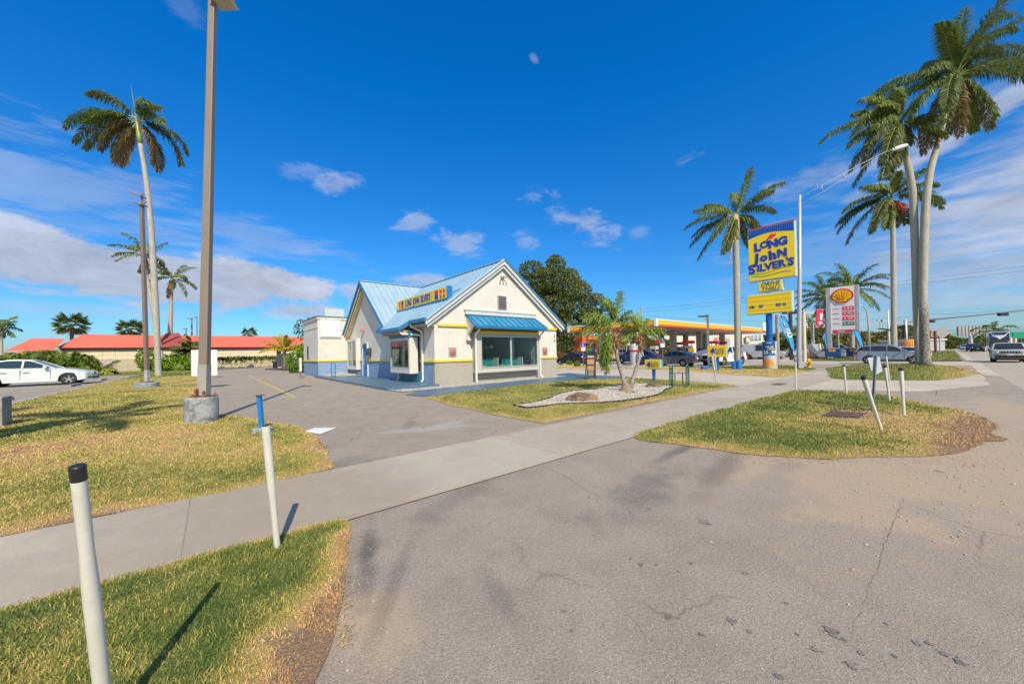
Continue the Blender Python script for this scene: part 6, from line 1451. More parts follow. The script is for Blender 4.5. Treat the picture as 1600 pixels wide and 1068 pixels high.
# concrete block at the left edge, wheel stops
t = thing('concrete_block', G(2, 668), 'weathered upright concrete block at the left edge of the lawn', 'concrete block', UVROT)
m_ = MB(); m_.box(-.42, .05, -.12, .45, 0, .76); m_.build('block', M_CONC2, t, bevel=.03)
for i, (u_, v_, l) in enumerate(((-6.7, 24.8, 'nearer concrete wheel stop at the lot edge'), (-6.9, 36.2, 'concrete wheel stop by the front wheel of the white sedan'), (-6.9, 44, 'far concrete wheel stop behind the white sedan'))):
    t = grid_thing('wheel_stop', u_, v_, l, 'wheel stop', 'wheel stops'); m_ = MB(); m_.prism([(-.11, 0), (.11, 0), (.07, .15), (-.07, .15)], -.9, .9, 'y'); m_.build('block', M_CONC2, t, bevel=.015); m_ = MB(); m_.box(.0, .115, -.92, -.9, .0, .12); m_.build('dark_end', M_BLACK, t)
sheet('lot_kerb', rect(-6.25, -5.95, 22.0, 57), .03, M_CONC2, .06)
# boards
bd = W(-.36, 25.9); t = thing('blank_board', bd, 'blank white board behind the big light pole', 'board', UVROT)
m_ = MB(); m_.bar((0, 0, 0), (0, 0, 2.0), .1); m_.build('post', M_BRONZE, t)
m_ = MB(); q0, q1 = D(301.5, 587, bd.y), D(339.5, 546, bd.y); hwb = .53; zb0, zb1 = q0.z, q1.z
m_.box(-.03, .03, -hwb*1.02, hwb*1.02, zb0, zb1); m_.build('panel', M_WHITE, t)
t.rotation_euler = (0, 0, R(-49.5))
# menu speaker on its island
t = thing('menu_board', W(6.7, 56), 'dark drive through order board on a kerb at the end of the drive', 'menu board', R(0))
m_ = MB(); m_.box(-1.6, 3.2, -.5, .5, 0, .16); m_.build('kerb', mat('dark kerb', (.05, .05, .055), .8), t, bevel=.04)
m_ = MB(); m_.box(.2, 1.9, -.1, .1, .5, 2.1); m_.box(-.3, .2, -.1, .1, .45, 2.5); m_.build('panel', mat('charcoal board', (.06, .06, .065), .6), t, bevel=.03)
m_ = MB(); m_.bar((.4, 0, .1), (.4, 0, .6), .1); m_.bar((1.6, 0, .1), (1.6, 0, .6), .1); m_.lathe([(.3, 2.3), (.3, 2.65)], 8, 0, (.0, 0, 0)); m_.lathe([(.3, 2.3), (.3, 2.65)], 8, 0, (.9, 0, 0)); m_.box(-.8, -.3, -.1, .1, .2, 1.1); m_.build('bracket', M_BLACK, t)
# paper sheet on the drive
q = P2((474, 674.5), (492, 668.5), (526, 668.5), (501, 678.5)); mb = MB(); mb.add([(p.x, p.y, .012) for p in q]+[((q[1].x+q[3].x)/2, (q[1].y+q[3].y)/2, .035)], [(0, 1, 4), (1, 2, 4), (2, 3, 4), (3, 0, 4)])
tag(mb.build('paper_sheet', M_WHITE, recalc=False), 'creased white paper sheet lying on the drive', 'paper')
# two rocks
def rock(name, base, sx, sy, sz, label, seed, rz):
    bm = bmesh.new(); bmesh.ops.create_icosphere(bm, subdivisions=4, radius=1)
    for v in bm.verts:
        d = v.co.normalized(); k = 1+.32*noise.noise(d*1.3+Vector((seed, 0, 0)))+.16*noise.noise(d*3+Vector((seed, 5, 0)))+.06*noise.noise(d*8)
        k = k*.97 if noise.cell(d*1.7+Vector((seed, 0, 0))) > .5 else k
        v.co = Vector((d.x*sx*k, d.y*sy*k, max(-.1, d.z*sz*k+sz*.45)))
    me = bpy.data.meshes.new(name); bm.to_mesh(me); bm.free()
    m, N, b = newmat('rock '+str(seed)); tc = N.n('ShaderNodeTexCoord').outputs['Object']
    c = N.mix(N.rng(N.noise(tc, 2.5, 6, .7, .6), .42, .60), (.10, .082, .07), (.33, .17, .075)); c = N.mix(N.rng(N.noise(tc, 7, 5, .7), .5, .7), c, (.30, .24, .18)); N.set(b.inputs['Base Color'], c); b.inputs['Roughness'].default_value = .85
    bn = N.n('ShaderNodeBump'); bn.inputs['Strength'].default_value = 1; bn.inputs['Distance'].default_value = .05; N.set(bn.inputs['Height'], N.noise(tc, 9, 6, .75)); N.set(b.inputs['Normal'], bn.outputs[0])
    me.materials.append(m); me.polygons.foreach_set('use_smooth', [True]*len(me.polygons)); me.set_sharp_from_angle(angle=R(28))
    o = bpy.data.objects.new(name, me); COL.objects.link(o); o.location = base; o.rotation_euler = (0, 0, rz); tag(o, label, 'rock', 'rocks on the gravel bed'); return o
rock('rock', G(909, 627), .50, .30, .20, 'larger grey brown rock at the front of the gravel bed', 1.3, R(10)); rock('rock', G(1022, 606), .36, .22, .15, 'smaller rusty rock at the back of the gravel bed', 4.7, R(-10))
# poster stand
t = thing('poster_stand', G(923, 592.5), 'narrow leaning black framed food poster stand on the grass by the walk', 'poster stand', R(-12))
b_ = G(923, 592.5); w2 = .30; hh = 1.36
m_ = MB(); m_.bar((-w2, .0, .05), (-w2+.10, .32, hh+.1), .04); m_.bar((w2-.04, -.02, .05), (w2, .30, hh+.08), .04); m_.bar((-w2+.1, .32, hh+.1), (w2, .30, hh+.08), .04); m_.box(-.36, .34, -.12, .12, .0, .05); m_.build('frame', M_BLACK, t)
def slanted(mb, x0, x1, z0, z1, o=0.): mb.add([(x0+.0, (z0/hh)*.31-.02-o, z0), (x1, (z0/hh)*.31-.02-o, z0), (x1+.0, (z1/hh)*.31-.02-o, z1), (x0+.0, (z1/hh)*.31-.02-o, z1)], [(0, 1, 2, 3)])
m_ = MB(); slanted(m_, -.22, .26, .1, 1.44); m_.build('poster', mat('dark poster', (.035, .03, .03), .5), t)
m_ = MB(); slanted(m_, -.17, .21, .86, 1.14, .01); slanted(m_, -.17, .21, .52, .76, .01); m_.build('food_picture', mat('food print', (.42, .20, .10), .6, .6, 18), t)
m_ = MB()
for z in (.44, .37, .30, .23): slanted(m_, -.13, .15, z, z+.03, .01)
slanted(m_, -.15, .2, 1.24, 1.34, .01); m_.build('small_print', mat('grey print', (.40, .40, .36), .6), t)
# directional signs
M_SIGNY = mat('sign yellow', (.86, .58, .015), .4, .03, 3); M_SIGNC = mat('cyan cabinet', (.12, .42, .52), .45, .06, 3)
def dir_sign(base, label, w_, h0, h1, zb):
    t = grid_thing('directional_sign', 0, 0, label, 'sign', 'drive through arrow signs'); t.location = base
    m_ = MB(); m_.box(-.13, .13, -w_/2, w_/2, zb, zb+h1); m_.build('cabinet', M_SIGNC, t, bevel=.06)
    m_ = MB(); m_.box(-.145, -.12, -w_/2+.01, w_/2-.01, zb+.015, zb+h1-.015); m_.build('face', M_SIGNY, t, bevel=.012)
    m_ = MB(); m_.bar((0, 0, 0), (0, 0, zb), .12); m_.build('post', M_BLUED, t)
    x = -.148; zc_ = zb+h1/2; m_ = MB(); m_.prism([(w_*.38, zc_), (w_*.16, zc_+h1*.33), (w_*.12, zc_+h1*.12), (w_*.12, zc_-h1*.12), (w_*.16, zc_-h1*.33)], x-.006, x, 'x'); m_.build('arrow', M_SBLUE, t)
    m_ = MB(); m_.box(x-.002, x, -w_*.36, w_*.09, zc_-h1*.24, zc_+h1*.24); m_.build('word_plate', mat('dark sign plate', (.10, .12, .12), .5), t)
    text(t, 'lettering', 'DRIVE', .17*h1/.5, (x-.003, -w_*.14, zc_+h1*.12), ROT_MU, M_SIGNY, .003, .01, 0, .85); text(t, 'lettering', 'THRU', .17*h1/.5, (x-.003, -w_*.14, zc_-h1*.12), ROT_MU, M_SIGNY, .003, .01, 0, .85)
    return t
dir_sign(G(1022, 595.5), 'nearer yellow arrow sign on a blue post behind the gravel bed', .86, 0, .50, .62)
dir_sign(G(1122, 579), 'farther yellow arrow sign before the wheel of the white pickup', 1.30, 0, .86, 1.0)
# green rack
t = thing('bike_rack', G(1060, 604), 'green metal enclosure with curved sides on a small concrete pad', 'rack', R(4))
b_ = G(1060, 604); M_GRN = mat('dark green steel', (.02, .14, .11), .45, .1, 4, dirt=.2); M_GPL = glass_mat('scratched panel', (.55, .78, .74), .05, .55)
m_ = MB(); m_.box(-.55, .62, -.35, .35, 0, .035); m_.build('pad', M_CONC2, t)
for x, a in ((-.48, .24), (.24, .24)):
    for dx in (0, a): m_ = MB(); m_.bar((x+dx, -.2+dx*.8, .03), (x+dx, -.2+dx*.8, .88), .03); m_.build('post', M_GRN, t)
    m_ = MB(); m_.tube([(x, -.2, .86), (x+a*.2, -.16, .915), (x+a*.8, -.04, .915), (x+a, -.008, .86)], .02, 6); m_.bar((x, -.2, .06), (x+a, -.0, .06), .03); m_.build('hoop', M_GRN, t)
    m_ = MB(); m_.add([(x+.01, -.19, .08), (x+a-.01, -.02, .08), (x+a-.01, -.02, .86), (x+.01, -.19, .86)], [(0, 1, 2, 3)]); m_.build('side_panel', M_GPL, t)
m_ = MB(); m_.bar((-.42, .0, .60), (.42, .0, .60), .03); m_.bar((-.14, 0, .03), (-.14, 0, .60), .035); m_.bar((.20, 0, .03), (.20, 0, .60), .035); m_.bar((-.24, .0, .06), (.44, 0, .06), .03); m_.box(-.03, .09, -.02, .02, .57, .64); m_.build('inner_frame', mat('brown steel', (.16, .13, .12), .6), t)
# storm drain
q = [G(*p) for p in ((1284, 652.5), (1297, 646), (1357, 650), (1342, 656.5))]
t = thing('storm_drain', (q[0]+q[2])/2, 'rusty storm drain grate sunk in the grass island', 'drain'); c0 = (q[0]+q[2])/2
m_ = MB(); m_.add([(p-c0)*1.16+Vector((0, 0, .045)) for p in q], [(0, 1, 2, 3)]); m_.build('frame', M_CONC2, t)
m_ = MB(); m_.add([(p-c0)*1.0+Vector((0, 0, .049)) for p in q], [(0, 1, 2, 3)]); m_.build('pit_shade', M_DARK, t)  # dark plate above ground, painted as the shaded pit under the grate
m_ = MB()
for k in range(15): s = (k+.5)/15; m_.bar(q[0].lerp(q[3], s)-c0+Vector((0, 0, .06)), q[1].lerp(q[2], s)-c0+Vector((0, 0, .06)), .02, .02)
for k in range(3): s = k/2; m_.bar(q[0].lerp(q[1], s)-c0+Vector((0, 0, .066)), q[3].lerp(q[2], s)-c0+Vector((0, 0, .066)), .03, .02)
m_.build('grate', mat('grate steel', (.11, .075, .07), .8, .2, 8), t)
m_ = MB(); hq = P2((1294, 643), (1305, 639.5), (1345, 639.8), (1380, 644), (1376, 648), (1340, 647), (1300, 645)); hq = wavy(hq, .12, .06, 4); m_.add([(p-c0)+Vector((0, 0, .050)) for p in hq], [tuple(range(len(hq)))]); m_.build('hollow_shade', mat('dark hollow shade', (.045, .032, .025), .95, .4, 6, bump=1), t)  # flat dark sheet, the shade of the hole put into its colour
# utility cover, hydrant, bollards
sheet('utility_cover', [W(18.4, 4.55), W(19.5, 4.55), W(19.5, 4.95), W(18.4, 4.95)], .021, mat('cast cover', (.10, .10, .10), .8))
t = thing('fire_hydrant', G(1264, 574.5), 'yellow fire hydrant at the end of the sign lawn', 'hydrant'); M_HYD = mat('hydrant yellow', (.72, .40, .01), .45, .08, 5)
m_ = MB(); m_.lathe([(.17, 0), (.17, .05), (.11, .07), (.105, .46), (.15, .48), (.15, .52), (.13, .56), (.09, .66), (.03, .70), (.03, .76), (0, .76)], 16, cap=False); m_.build('body', M_HYD, t, smooth='auto')
for s, ax_ in ((-1, 'x'), (1, 'x'), (-1, 'y')): m_ = MB(); m_.lathe([(.07, s*.08), (.075, s*.2), (.05, s*.24), (0, s*.24)], 10, 0, (0, 0, .38), ax_, cap=False); m_.build('outlet_cap', M_HYD, t, smooth='auto')
t = thing('bollard', G(1151.5, 577.5), 'short bright blue bollard at the foot of the palm by the pole sign', 'bollard'); m_ = MB(); m_.lathe([(.18, 0), (.18, .66), (.15, .72), (0, .74)], 16, 0, (.12, -.1, 0), cap=False); m_.build('drum', mat('blue drum', (.01, .20, .50), .45), t, smooth='auto'); m_ = MB(); m_.lathe([(.16, 0), (.16, .6), (0, .62)], 16, 0, (-.16, .1, 0), cap=False); m_.build('drum', M_BLUED, t, smooth='auto')
t = thing('utility_box', G(1101.5, 577), 'low blue box on the grass left of the arrow sign', 'box'); m_ = MB(); m_.box(-.25, .25, -.2, .2, 0, .26); m_.build('box', M_BLUED, t, bevel=.03)
# pole sign of the restaurant
PU = 31.45; pcn = 8.45
t = grid_thing('pole_sign', 31.7, pcn, 'tall yellow and blue restaurant pole sign with message board and poster drum', 'sign')
def onu(px, py, c):
    d = ray(px, py); k = d.x*UU.x+d.y*UU.y; s = c/k; return (s*(d.x*VV.x+d.y*VV.y), H+s*d.z)
OP = (31.7, pcn, 0); M_CAB = mat('pale cyan cabinet', (.42, .60, .66), .5, .05, 2, dirt=.1); M_YP = mat('sign face yellow', (.93, .66, .01), .35, .03, 1)
def cab(corn, name, face=True, th=.42, m=M_CAB):
    (va, z1), (vb, z2) = onu(*corn[0], PU), onu(*corn[1], PU); (vc, z3), (vd, z4) = onu(*corn[2], PU), onu(*corn[3], PU)
    v0, v1 = (vb+vd)/2, (va+vc)/2; zt_, zb_ = (z1+z2)/2, (z3+z4)/2
    m_ = MB(OP); m_.box(PU, PU+th, v0, v1, zb_, zt_); c = m_.build(name, m, t, bevel=.03)
    m_ = MB(OP); m_.box(PU-.03, PU-.001, v0+.05, v1-.05, zb_+.05, zt_-.05); m_.build('face', M_YP, c)
    return c, v0, v1, zb_, zt_
c1_, v0, v1, zb_, zt_ = cab(((1169, 361), (1243, 343), (1169, 442), (1243, 430)), 'main_panel')
X_ = PU-.031
m_ = MB(OP); wv_ = []
K = 24
for k in range(K+1):
    s = k/K; vv = v1-.06-(v1-v0-.12)*s; wv_.append((vv, zt_-.62+.16*math.sin(s*math.pi*1.35-.4)))
m_.prism([(v1-.06, zt_-.06)]+wv_+[(v0+.06, zt_-.06)], X_-.008, X_, 'x'); m_.build('blue_band', M_SBLUE, c1_)
m_ = MB(OP)
for k in range(22): vv = v1-.1-(v1-v0-.2)*k/21; m_.box(X_-.014, X_-.009, vv-.02, vv+.02, zt_-.50, zt_-.06)
m_.build('blue_stripe', mat('band stripe', (.01, .16, .60), .5), c1_)
m_ = MB(OP); m_.box(PU-.04, PU+.42, v0, v1, zt_, zt_+.06); m_.build('red_edge', M_SRED, c1_)
def L2(p): return Vector(p)-Vector(OP)
pc_ = (v0+v1)/2
fish = [(0, 0), (.10, .12), (.28, .18), (.42, .10), (.50, .16), (.58, .22), (.52, .0), (.40, -.06), (.28, -.16), (.10, -.14), (-.06, -.22), (-.12, -.34), (-.20, -.22), (-.14, -.12)]
m_ = MB(OP); m_.prism([(pc_+.12-x*.85, zt_-.80+y*1.05) for x, y in fish], X_-.012, X_, 'x'); m_.build('red_fish_mark', mat('coral red', (.80, .04, .05), .5), c1_)
def jitter(word, sizes, ups, tilts, step):
    out = []; x = 0; xs = []
    for ch, st_ in zip(word, step): xs.append(x); x += st_
    tot = xs[-1]
    return [(ch, xx-tot/2, up_, s, R(tl)) for ch, xx, s, up_, tl in zip(word, xs, sizes, ups, tilts)]
M_LB = mat('letter blue', (.005, .05, .40), .45, .03)
text(c1_, 'lettering', '', .78, L2((X_-.015, pc_+.05, zt_-1.42)), ROT_MU, M_LB, .006, .062, letters=jitter('LONG', (1.05, .85, 1.0, 1.0), (0, .1, .05, .1), (2, 0, 5, 0), (.46, .53, .58, 0)))
text(c1_, 'lettering', '', .80, L2((X_-.015, pc_+.10, zt_-2.22)), ROT_MU, M_LB, .006, .062, letters=jitter('JohN', (1.2, 1.0, 1.1, .95), (-.05, -.02, .02, .06), (-4, 0, 4, 0), (.44, .54, .58, 0)))
text(c1_, 'lettering', '', .78, L2((X_-.015, pc_+.02, zt_-2.98)), ROT_MU, M_LB, .006, .048, letters=jitter("SiLVER'S", (1.2, .9, .95, .95, .9, .9, .8, .95), (-.05, 0, 0, .02, .05, .08, .20, .10), (6, 0, 0, 3, 0, 5, 0, -4), (.42, .27, .38, .40, .40, .32, .22, 0)))
for dz, m__ in ((.52, mat('wave olive', (.30, .35, .05), .5)), (.34, mat('wave teal', (.02, .28, .25), .5))):
    m_ = MB(OP)
    for k in range(16):
        s0, s1 = k/16, (k+1)/16
        def wz(s): return zb_+dz+.07*math.sin(s*6.2+2.6)+.16*s*s*(dz > .5)
        a, b_ = pc_+1.25-2.4*s0, pc_+1.25-2.4*s1; m_.add([(X_-.012, a, wz(s0)), (X_-.012, b_, wz(s1)), (X_-.012, b_, wz(s1)+.05), (X_-.012, a, wz(s0)+.05)], [(0, 1, 2, 3)])
    m_.build('wave_line', m__, c1_)
c2_, a0, a1_, zc0, zc1 = cab(((1184.5, 441), (1223, 435.5), (1184.5, 457.5), (1223, 452)), 'drive_thru_panel')
M_DGR = mat('grey blue letter', (.10, .16, .15), .5)
text(c2_, 'lettering', 'DRIVE', .42, L2((X_-.015, (a0+a1_)/2, (zc0+zc1)/2+.17)), ROT_MU, M_DGR, .004, .012, .25, 1.0)
text(c2_, 'lettering', 'THRU', .42, L2((X_-.015, (a0+a1_)/2, (zc0+zc1)/2-.20)), ROT_MU, M_DGR, .004, .012, .25, 1.0)
c3_, a0, a1_, zc0, zc1 = cab(((1166.5, 462), (1238.5, 453), (1166.5, 492.5), (1238.5, 486)), 'message_board', m=mat('cabinet bronze', (.42, .60, .66), .5))
m_ = MB(OP)
for k in range(4): z = zc0+.26+k*(zc1-zc0-.4)/3.2; m_.box(X_-.006, X_, a0+.1, a1_-.1, z, z+.022)
m_.build('letter_track', mat('track line', (.45, .30, .02), .5), c3_)
zl = zc0+.26+(zc1-zc0-.4)/3.2*.55
for word, px in (('OB', 1175), ('BY', 1190), ('RD', 1217), ('N', 1226)):
    vv = onu(px, 478, PU)[0]; text(c3_, 'letter_tile', word, .30, L2((X_-.012, vv, zc0+.55)), ROT_MU, M_LB, .004, .03, 0, .8)
m_ = MB(OP)
zf_ = onu(1205, 533, 31.7)[1]
m_.lathe([(.20, 0), (.20, zc0-.02)], 24, 0, (31.7, pcn, 0)); m_.lathe([(.16, zc1), (.16, onu(1205, 457, 31.7)[1])], 12, 0, (31.7, pcn, 0)); m_.build('pole', mat('pole blue', (.004, .10, .42), .35, .05, 1, dirt=.08), t, smooth='auto')
m_ = MB(OP); RD = .45
m_.lathe([(RD, 0), (RD, zf_), (.0, zf_+.01)], 36, 0, (31.7, pcn, 0), cap=False); drum = m_.build('drum', mat('grey drum', (.42, .44, .46), .5, .05, 2, dirt=.1), t, smooth='auto')
def wrap(name, a0_, a1__, z0, z1, m, off=.006, top=None, n=18):
    """printed sheet wrapped round the drum; angles in degrees from the face direction (-u)"""
    vs = []
    for k in range(n+1):
        s = k/n; a = math.pi+R(a0_+(a1__-a0_)*s)
        zt2 = z1 if top is None else top(s)
        for z in (z0, zt2): vs.append((31.7+(RD+off)*math.cos(a), pcn+(RD+off)*math.sin(a), z))
    m_ = MB(OP); m_.add(vs, [(2*k, 2*k+2, 2*k+3, 2*k+1) for k in range(n)]); return m_.build(name, m, drum, smooth=True)
wrap('poster_blue', -95, 60, zf_*.50, zf_-.01, mat('poster blue', (.005, .09, .30), .4))
wrap('poster_grey', -95, 60, zf_*.10, zf_*.50, mat('poster grey', (.50, .52, .56), .45))
m, N_, b_ = newmat('food print orange'); tc = N_.n('ShaderNodeTexCoord').outputs['Object']
N_.set(b_.inputs['Base Color'], N_.ramp(N_.noise(tc, 6, 5, .65, 1.5), [(.3, (.50, .12, .01)), (.45, (.80, .30, .02)), (.6, (.90, .45, .05)), (.75, (.70, .18, .02))]))
wrap('food_picture', -85, 55, zf_*.13, zf_*.42, m, .010, top=lambda s: zf_*(.13+.27*math.sin(math.pi*min(1, max(0.02, s*1.02-.01)))**.4*(1-.25*(1-s))))
wrap('food_picture', -62, -40, zf_*.26, zf_*.62, mat('red cup print', (.22, .03, .03), .5, .5, 8), .012)
def arc_text(body, size, z, a_deg, m, xs=.8, bold=.02, nm='lettering', step=None):
    st_ = step or size*.62*xs; n = len(body)
    for k, ch in enumerate(body):
        if ch == ' ': continue
        a = R(a_deg)+(k-(n-1)/2)*st_/RD; an = math.pi+a
        text(drum, nm, ch, size, Vector(((RD+.012)*math.cos(an), (RD+.012)*math.sin(an), z)), (R(90), 0, an+R(90)), m, .003, bold, 0, xs)
M_WL = mat('white letter', (.82, .82, .82), .5)
arc_text('$5.99', .34, zf_*.61, 15, M_WL, .85, .03, 'price', .165); arc_text('SHRIMP', .15, zf_*.80, 12, M_WL, .9, .02); arc_text('COMBO', .15, zf_*.73, 24, mat('yellow letter', (.85, .60, .03), .5), .9, .02)
m_ = MB(OP)
wrap('small_print', -20, 30, zf_*.935, zf_*.955, M_WL, .010)
# steel street light with long arm
sb = G(1249, 576); t = thing('street_light', sb, 'tall silver street light with a long arm reaching toward the twin palms', 'street light')
def o_(px, py, dy=0): q_ = D(px, py, sb.y+dy); return q_-sb
m_ = MB(); tpz = o_(1249.5, 305); m_.tube([(0, 0, 0), (0, 0, .8), tpz*.5, tpz], [.17, .16, .13, .09], 16); m_.build('pole', M_GALV, t, smooth=True)
m_ = MB(); m_.box(-.20, .20, -.19, .19, 0, .55); m_.box(-.4, .4, -.4, .4, 0, .05); m_.build('base', mat('cast base', (.36, .35, .38), .7, .1, 3, dirt=.2), t, bevel=.04)
m_ = MB(); m_.tube([o_(1250, 308), o_(1290, 287), o_(1340, 259), o_(1382, 238), o_(1396, 233)], .026, 8); m_.tube([o_(1250, 320), o_(1290, 297), o_(1340, 266), o_(1370, 247)], .018, 8)
for x, y0, y1 in ((1284, 290, 300), (1318, 271, 279)): m_.bar(o_(x, y0), o_(x, y1), .05)
m_.build('arm', mat('arm grey', (.34, .36, .38), .5), t, smooth=True)
m_ = MB(); m_.tube([o_(1388, 237), o_(1396, 233.5), o_(1408, 229.5), o_(1416, 227), o_(1419, 226.5)], [.06, .13, .16, .12, .04], 12); hd_ = m_.build('lamp_head', mat('lamp housing', (.62, .64, .64), .4, .04), t, smooth=True)
# ------------------------------------------------------------------ filling station
M_CYEL = mat('canopy yellow', (.90, .50, .005), .4, .02, 2); M_CRED = mat('canopy red orange', (.80, .10, .03), .4, .02, 2)
M_CWHT = mat('canopy white', (.80, .78, .74), .5, .03, 2); M_COL = mat('column taupe', (.42, .39, .33), .7, .05, 1)
M_RED = mat('signal red', (.60, .01, .015), .45, .04, 3); M_PUMP = mat('pump grey', (.50, .50, .50), .5, .08, 3)
t = grid_thing('fuel_canopy', 44, 24, 'flat forecourt canopy with a yellow and red band on square columns', 'canopy')
O8 = (44, 24, 0)
z0, z1 = 4.72, 5.62
m_ = MB(O8); m_.box(44.3, 87.7, 24.3, 38.7, z0+.02, z0+.2); m_.build('ceiling', mat('canopy underside', (.52, .46, .40), .7, .05), t)
for nm, za, zb2, m__ in (('red_band', z0, z0+.22, M_CRED), ('yellow_band', z0+.22, z1-.14, M_CYEL), ('white_band', z1-.14, z1, M_CWHT)):
    m_ = MB(O8); e = .0 if nm != 'white_band' else .04
    m_.box(44-e, 88+e, 24-e, 24.25, za, zb2); m_.box(44-e, 88+e, 38.75, 39+e, za, zb2); m_.box(44-e, 44.25, 24.25, 38.75, za, zb2); m_.box(87.75, 88+e, 24.25, 38.75, za, zb2); m_.build(nm, m__, t)
m_ = MB(O8); m_.box(43.94, 44.4, 23.92, 24.28, z0-.02, z1+.05); m_.box(43.94, 44.3, 38.7, 39.06, z0-.02, z1+.05); m_.build('corner_trim', M_CWHT, t)
m_ = MB(O8); m_.box(44.2, 87.8, 24.2, 38.8, z1-.2, z1-.1); m_.build('roof', M_CWHT, t)
m_ = MB(O8); m_.box(85.6, 87.4, 23.8, 23.92, 5.1, 6.8); m_.box(87.4, 89.4, 23.8, 23.92, 4.9, 5.8); m_.build('corner_logo_panel', M_CWHT, t)
m_ = MB(O8)
for k in range(6):
    for v_ in (28, 34.5): m_.box(47+k*7, 48.2+k*7, v_, v_+.4, z0-.02, z0+.02)
m_.build('canopy_lamp', mat('lamp panel', (.75, .73, .70), .4), t)
for u_ in (47.5, 56.5, 66, 76, 85):
    for v_ in (28, 35):
        m_ = MB(O8); m_.box(u_-.40, u_+.40, v_-.40, v_+.40, 0, z0+.02); m_.build('column', M_COL, t)
M_SCR = mat('pump screen', (.02, .03, .06), .2)
def pump(u_, v_, label):
    t = grid_thing('fuel_pump', u_, v_, label, 'fuel pump', 'fuel pumps under the canopy')
    m_ = MB(); m_.box(-.9, .9, -1.4, 1.4, 0, .15); m_.build('island', M_CONC2, t)
    m_ = MB(); m_.box(-.38, .38, -.45, .45, .15, 2.15); m_.build('cabinet', M_PUMP, t, bevel=.03)
    m_ = MB(); m_.box(-.40, -.38, -.28, .28, 1.35, 1.75); m_.box(-.4, .4, -.47, -.45, 1.4, 1.7); m_.build('screen', M_SCR, t)
    m_ = MB(); m_.box(-.45, .45, -.75, .75, 2.5, 2.95); m_.build('topper', M_RED, t); m_ = MB(); m_.bar((0, -.4, 2.1), (0, -.4, 2.5), .08); m_.bar((0, .4, 2.1), (0, .4, 2.5), .08); m_.build('topper_post', M_PUMP, t)
    m_ = MB(); m_.tube([(-.4, .3, 1.3), (-.6, .35, .8), (-.5, .3, .5), (-.38, .3, .9)], .025, 5); m_.build('hose', M_BLACK, t)
for u_, v_, l in ((47.5, 31.5, 'pump under the red topper seen between the pygmy palm trunks'), (47.6, 26.3, 'pump nearest the road behind the grey sedan'), (56.5, 31.5, 'pump behind the canopy column right of the grey sedan'), (56.6, 25.6, 'pump by the jet ski'), (66, 31.5, 'pump deep under the middle of the canopy'), (66, 25.6, 'pump left of the white pickup roof'), (76, 28, 'pump behind the white pickup cab'), (47.5, 37.2, 'pump farthest left before the orange portal')): pump(u_, v_, l)
# yellow barrel shaped pillar lamp, cans
for u_, v_, h_, w_, m__, l, c_ in ((34.4, 21.3, 2.3, .42, M_GALV, 'stout grey cylinder with a red band left of the grey sedan', 'tank'),):
    t = grid_thing('storage_cylinder', u_, v_, l, c_); m_ = MB(); m_.lathe([(w_, 0), (w_, h_*.9), (w_*.8, h_), (0, h_)], 20, cap=False); m_.build('tank', m__, t, smooth='auto'); m_ = MB(); m_.lathe([(w_+.01, h_*.62), (w_+.01, h_*.72)], 20, cap=False); m_.build('red_band', M_RED, t)
t = grid_thing('trash_can', 31.6, 23.2, 'dark slate waste bin right of the long pygmy palm frond', 'trash can'); m_ = MB(); m_.prism([(-.22, 0), (.22, 0), (.28, 1.0), (-.28, 1.0)], -.24, .24, 'y'); m_.build('bin', mat('slate bin', (.05, .08, .10), .5), t, bevel=.03); m_ = MB(); m_.box(-.3, .3, -.27, .27, 1.0, 1.06); m_.build('lid', M_BLACK, t)
t = grid_thing('wall_box', 40.8, 18.2, 'small yellow bag holder before the nose of the white pickup', 'box'); m_ = MB(); m_.box(-.1, .1, -.28, .28, 1.0, 1.75); m_.build('holder', mat('amber box', (.85, .42, .03), .5), t); m_ = MB(); m_.bar((0, 0, 0), (0, 0, 1.0), .08); m_.build('post', M_PUMP, t)
# person in a red cap refuelling
t = grid_thing('person', 34.0, 20.3, 'person in a red cap and pale shirt standing by the grey sedan', 'person')
t.rotation_euler = (0, 0, R(-60))
me = bpy.data.meshes.new('person_body'); J = [(0, 0, .95), (0, 0, 1.25), (0, 0, 1.45), (0, .02, 1.56), (0, .03, 1.68), (.19, 0, 1.42), (.27, .05, 1.15), (.26, .22, .98), (-.19, 0, 1.42), (-.26, .08, 1.16), (-.24, .28, 1.05), (.1, 0, .9), (.12, .03, .5), (.12, -.02, .08), (.12, .12, .03), (-.1, 0, .9), (-.12, .03, .5), (-.12, -.02, .08), (-.12, .12, .03)]
E_ = [(0, 1), (1, 2), (2, 3), (3, 4), (2, 5), (5, 6), (6, 7), (2, 8), (8, 9), (9, 10), (0, 11), (11, 12), (12, 13), (13, 14), (0, 15), (15, 16), (16, 17), (17, 18)]
RR = [.15, .14, .14, .055, .10, .075, .05, .035, .075, .05, .035, .09, .06, .045, .035, .09, .06, .045, .035]
me.from_pydata(J, E_, []); po = bpy.data.objects.new('body', me); COL.objects.link(po); po.parent = t
po.modifiers.new('skin', 'SKIN'); 
for v, r_ in zip(me.skin_vertices[0].data, RR): v.radius = (r_, r_*.8)
me.skin_vertices[0].data[0].use_root = True
po.modifiers.new('sub', 'SUBSURF').levels = 1
m, N_, b_ = newmat('clothes and skin'); sp_ = N_.n('ShaderNodeSeparateXYZ'); N_.set(sp_.inputs[0], N_.n('ShaderNodeTexCoord').outputs['Object'])
N_.set(b_.inputs['Base Color'], N_.mix(N_.math('GREATER_THAN', sp_.outputs[2], .93), (.03, .04, .08), N_.mix(N_.math('GREATER_THAN', sp_.outputs[2], 1.5), (.50, .56, .66), (.42, .25, .17)))); me.materials.append(m)
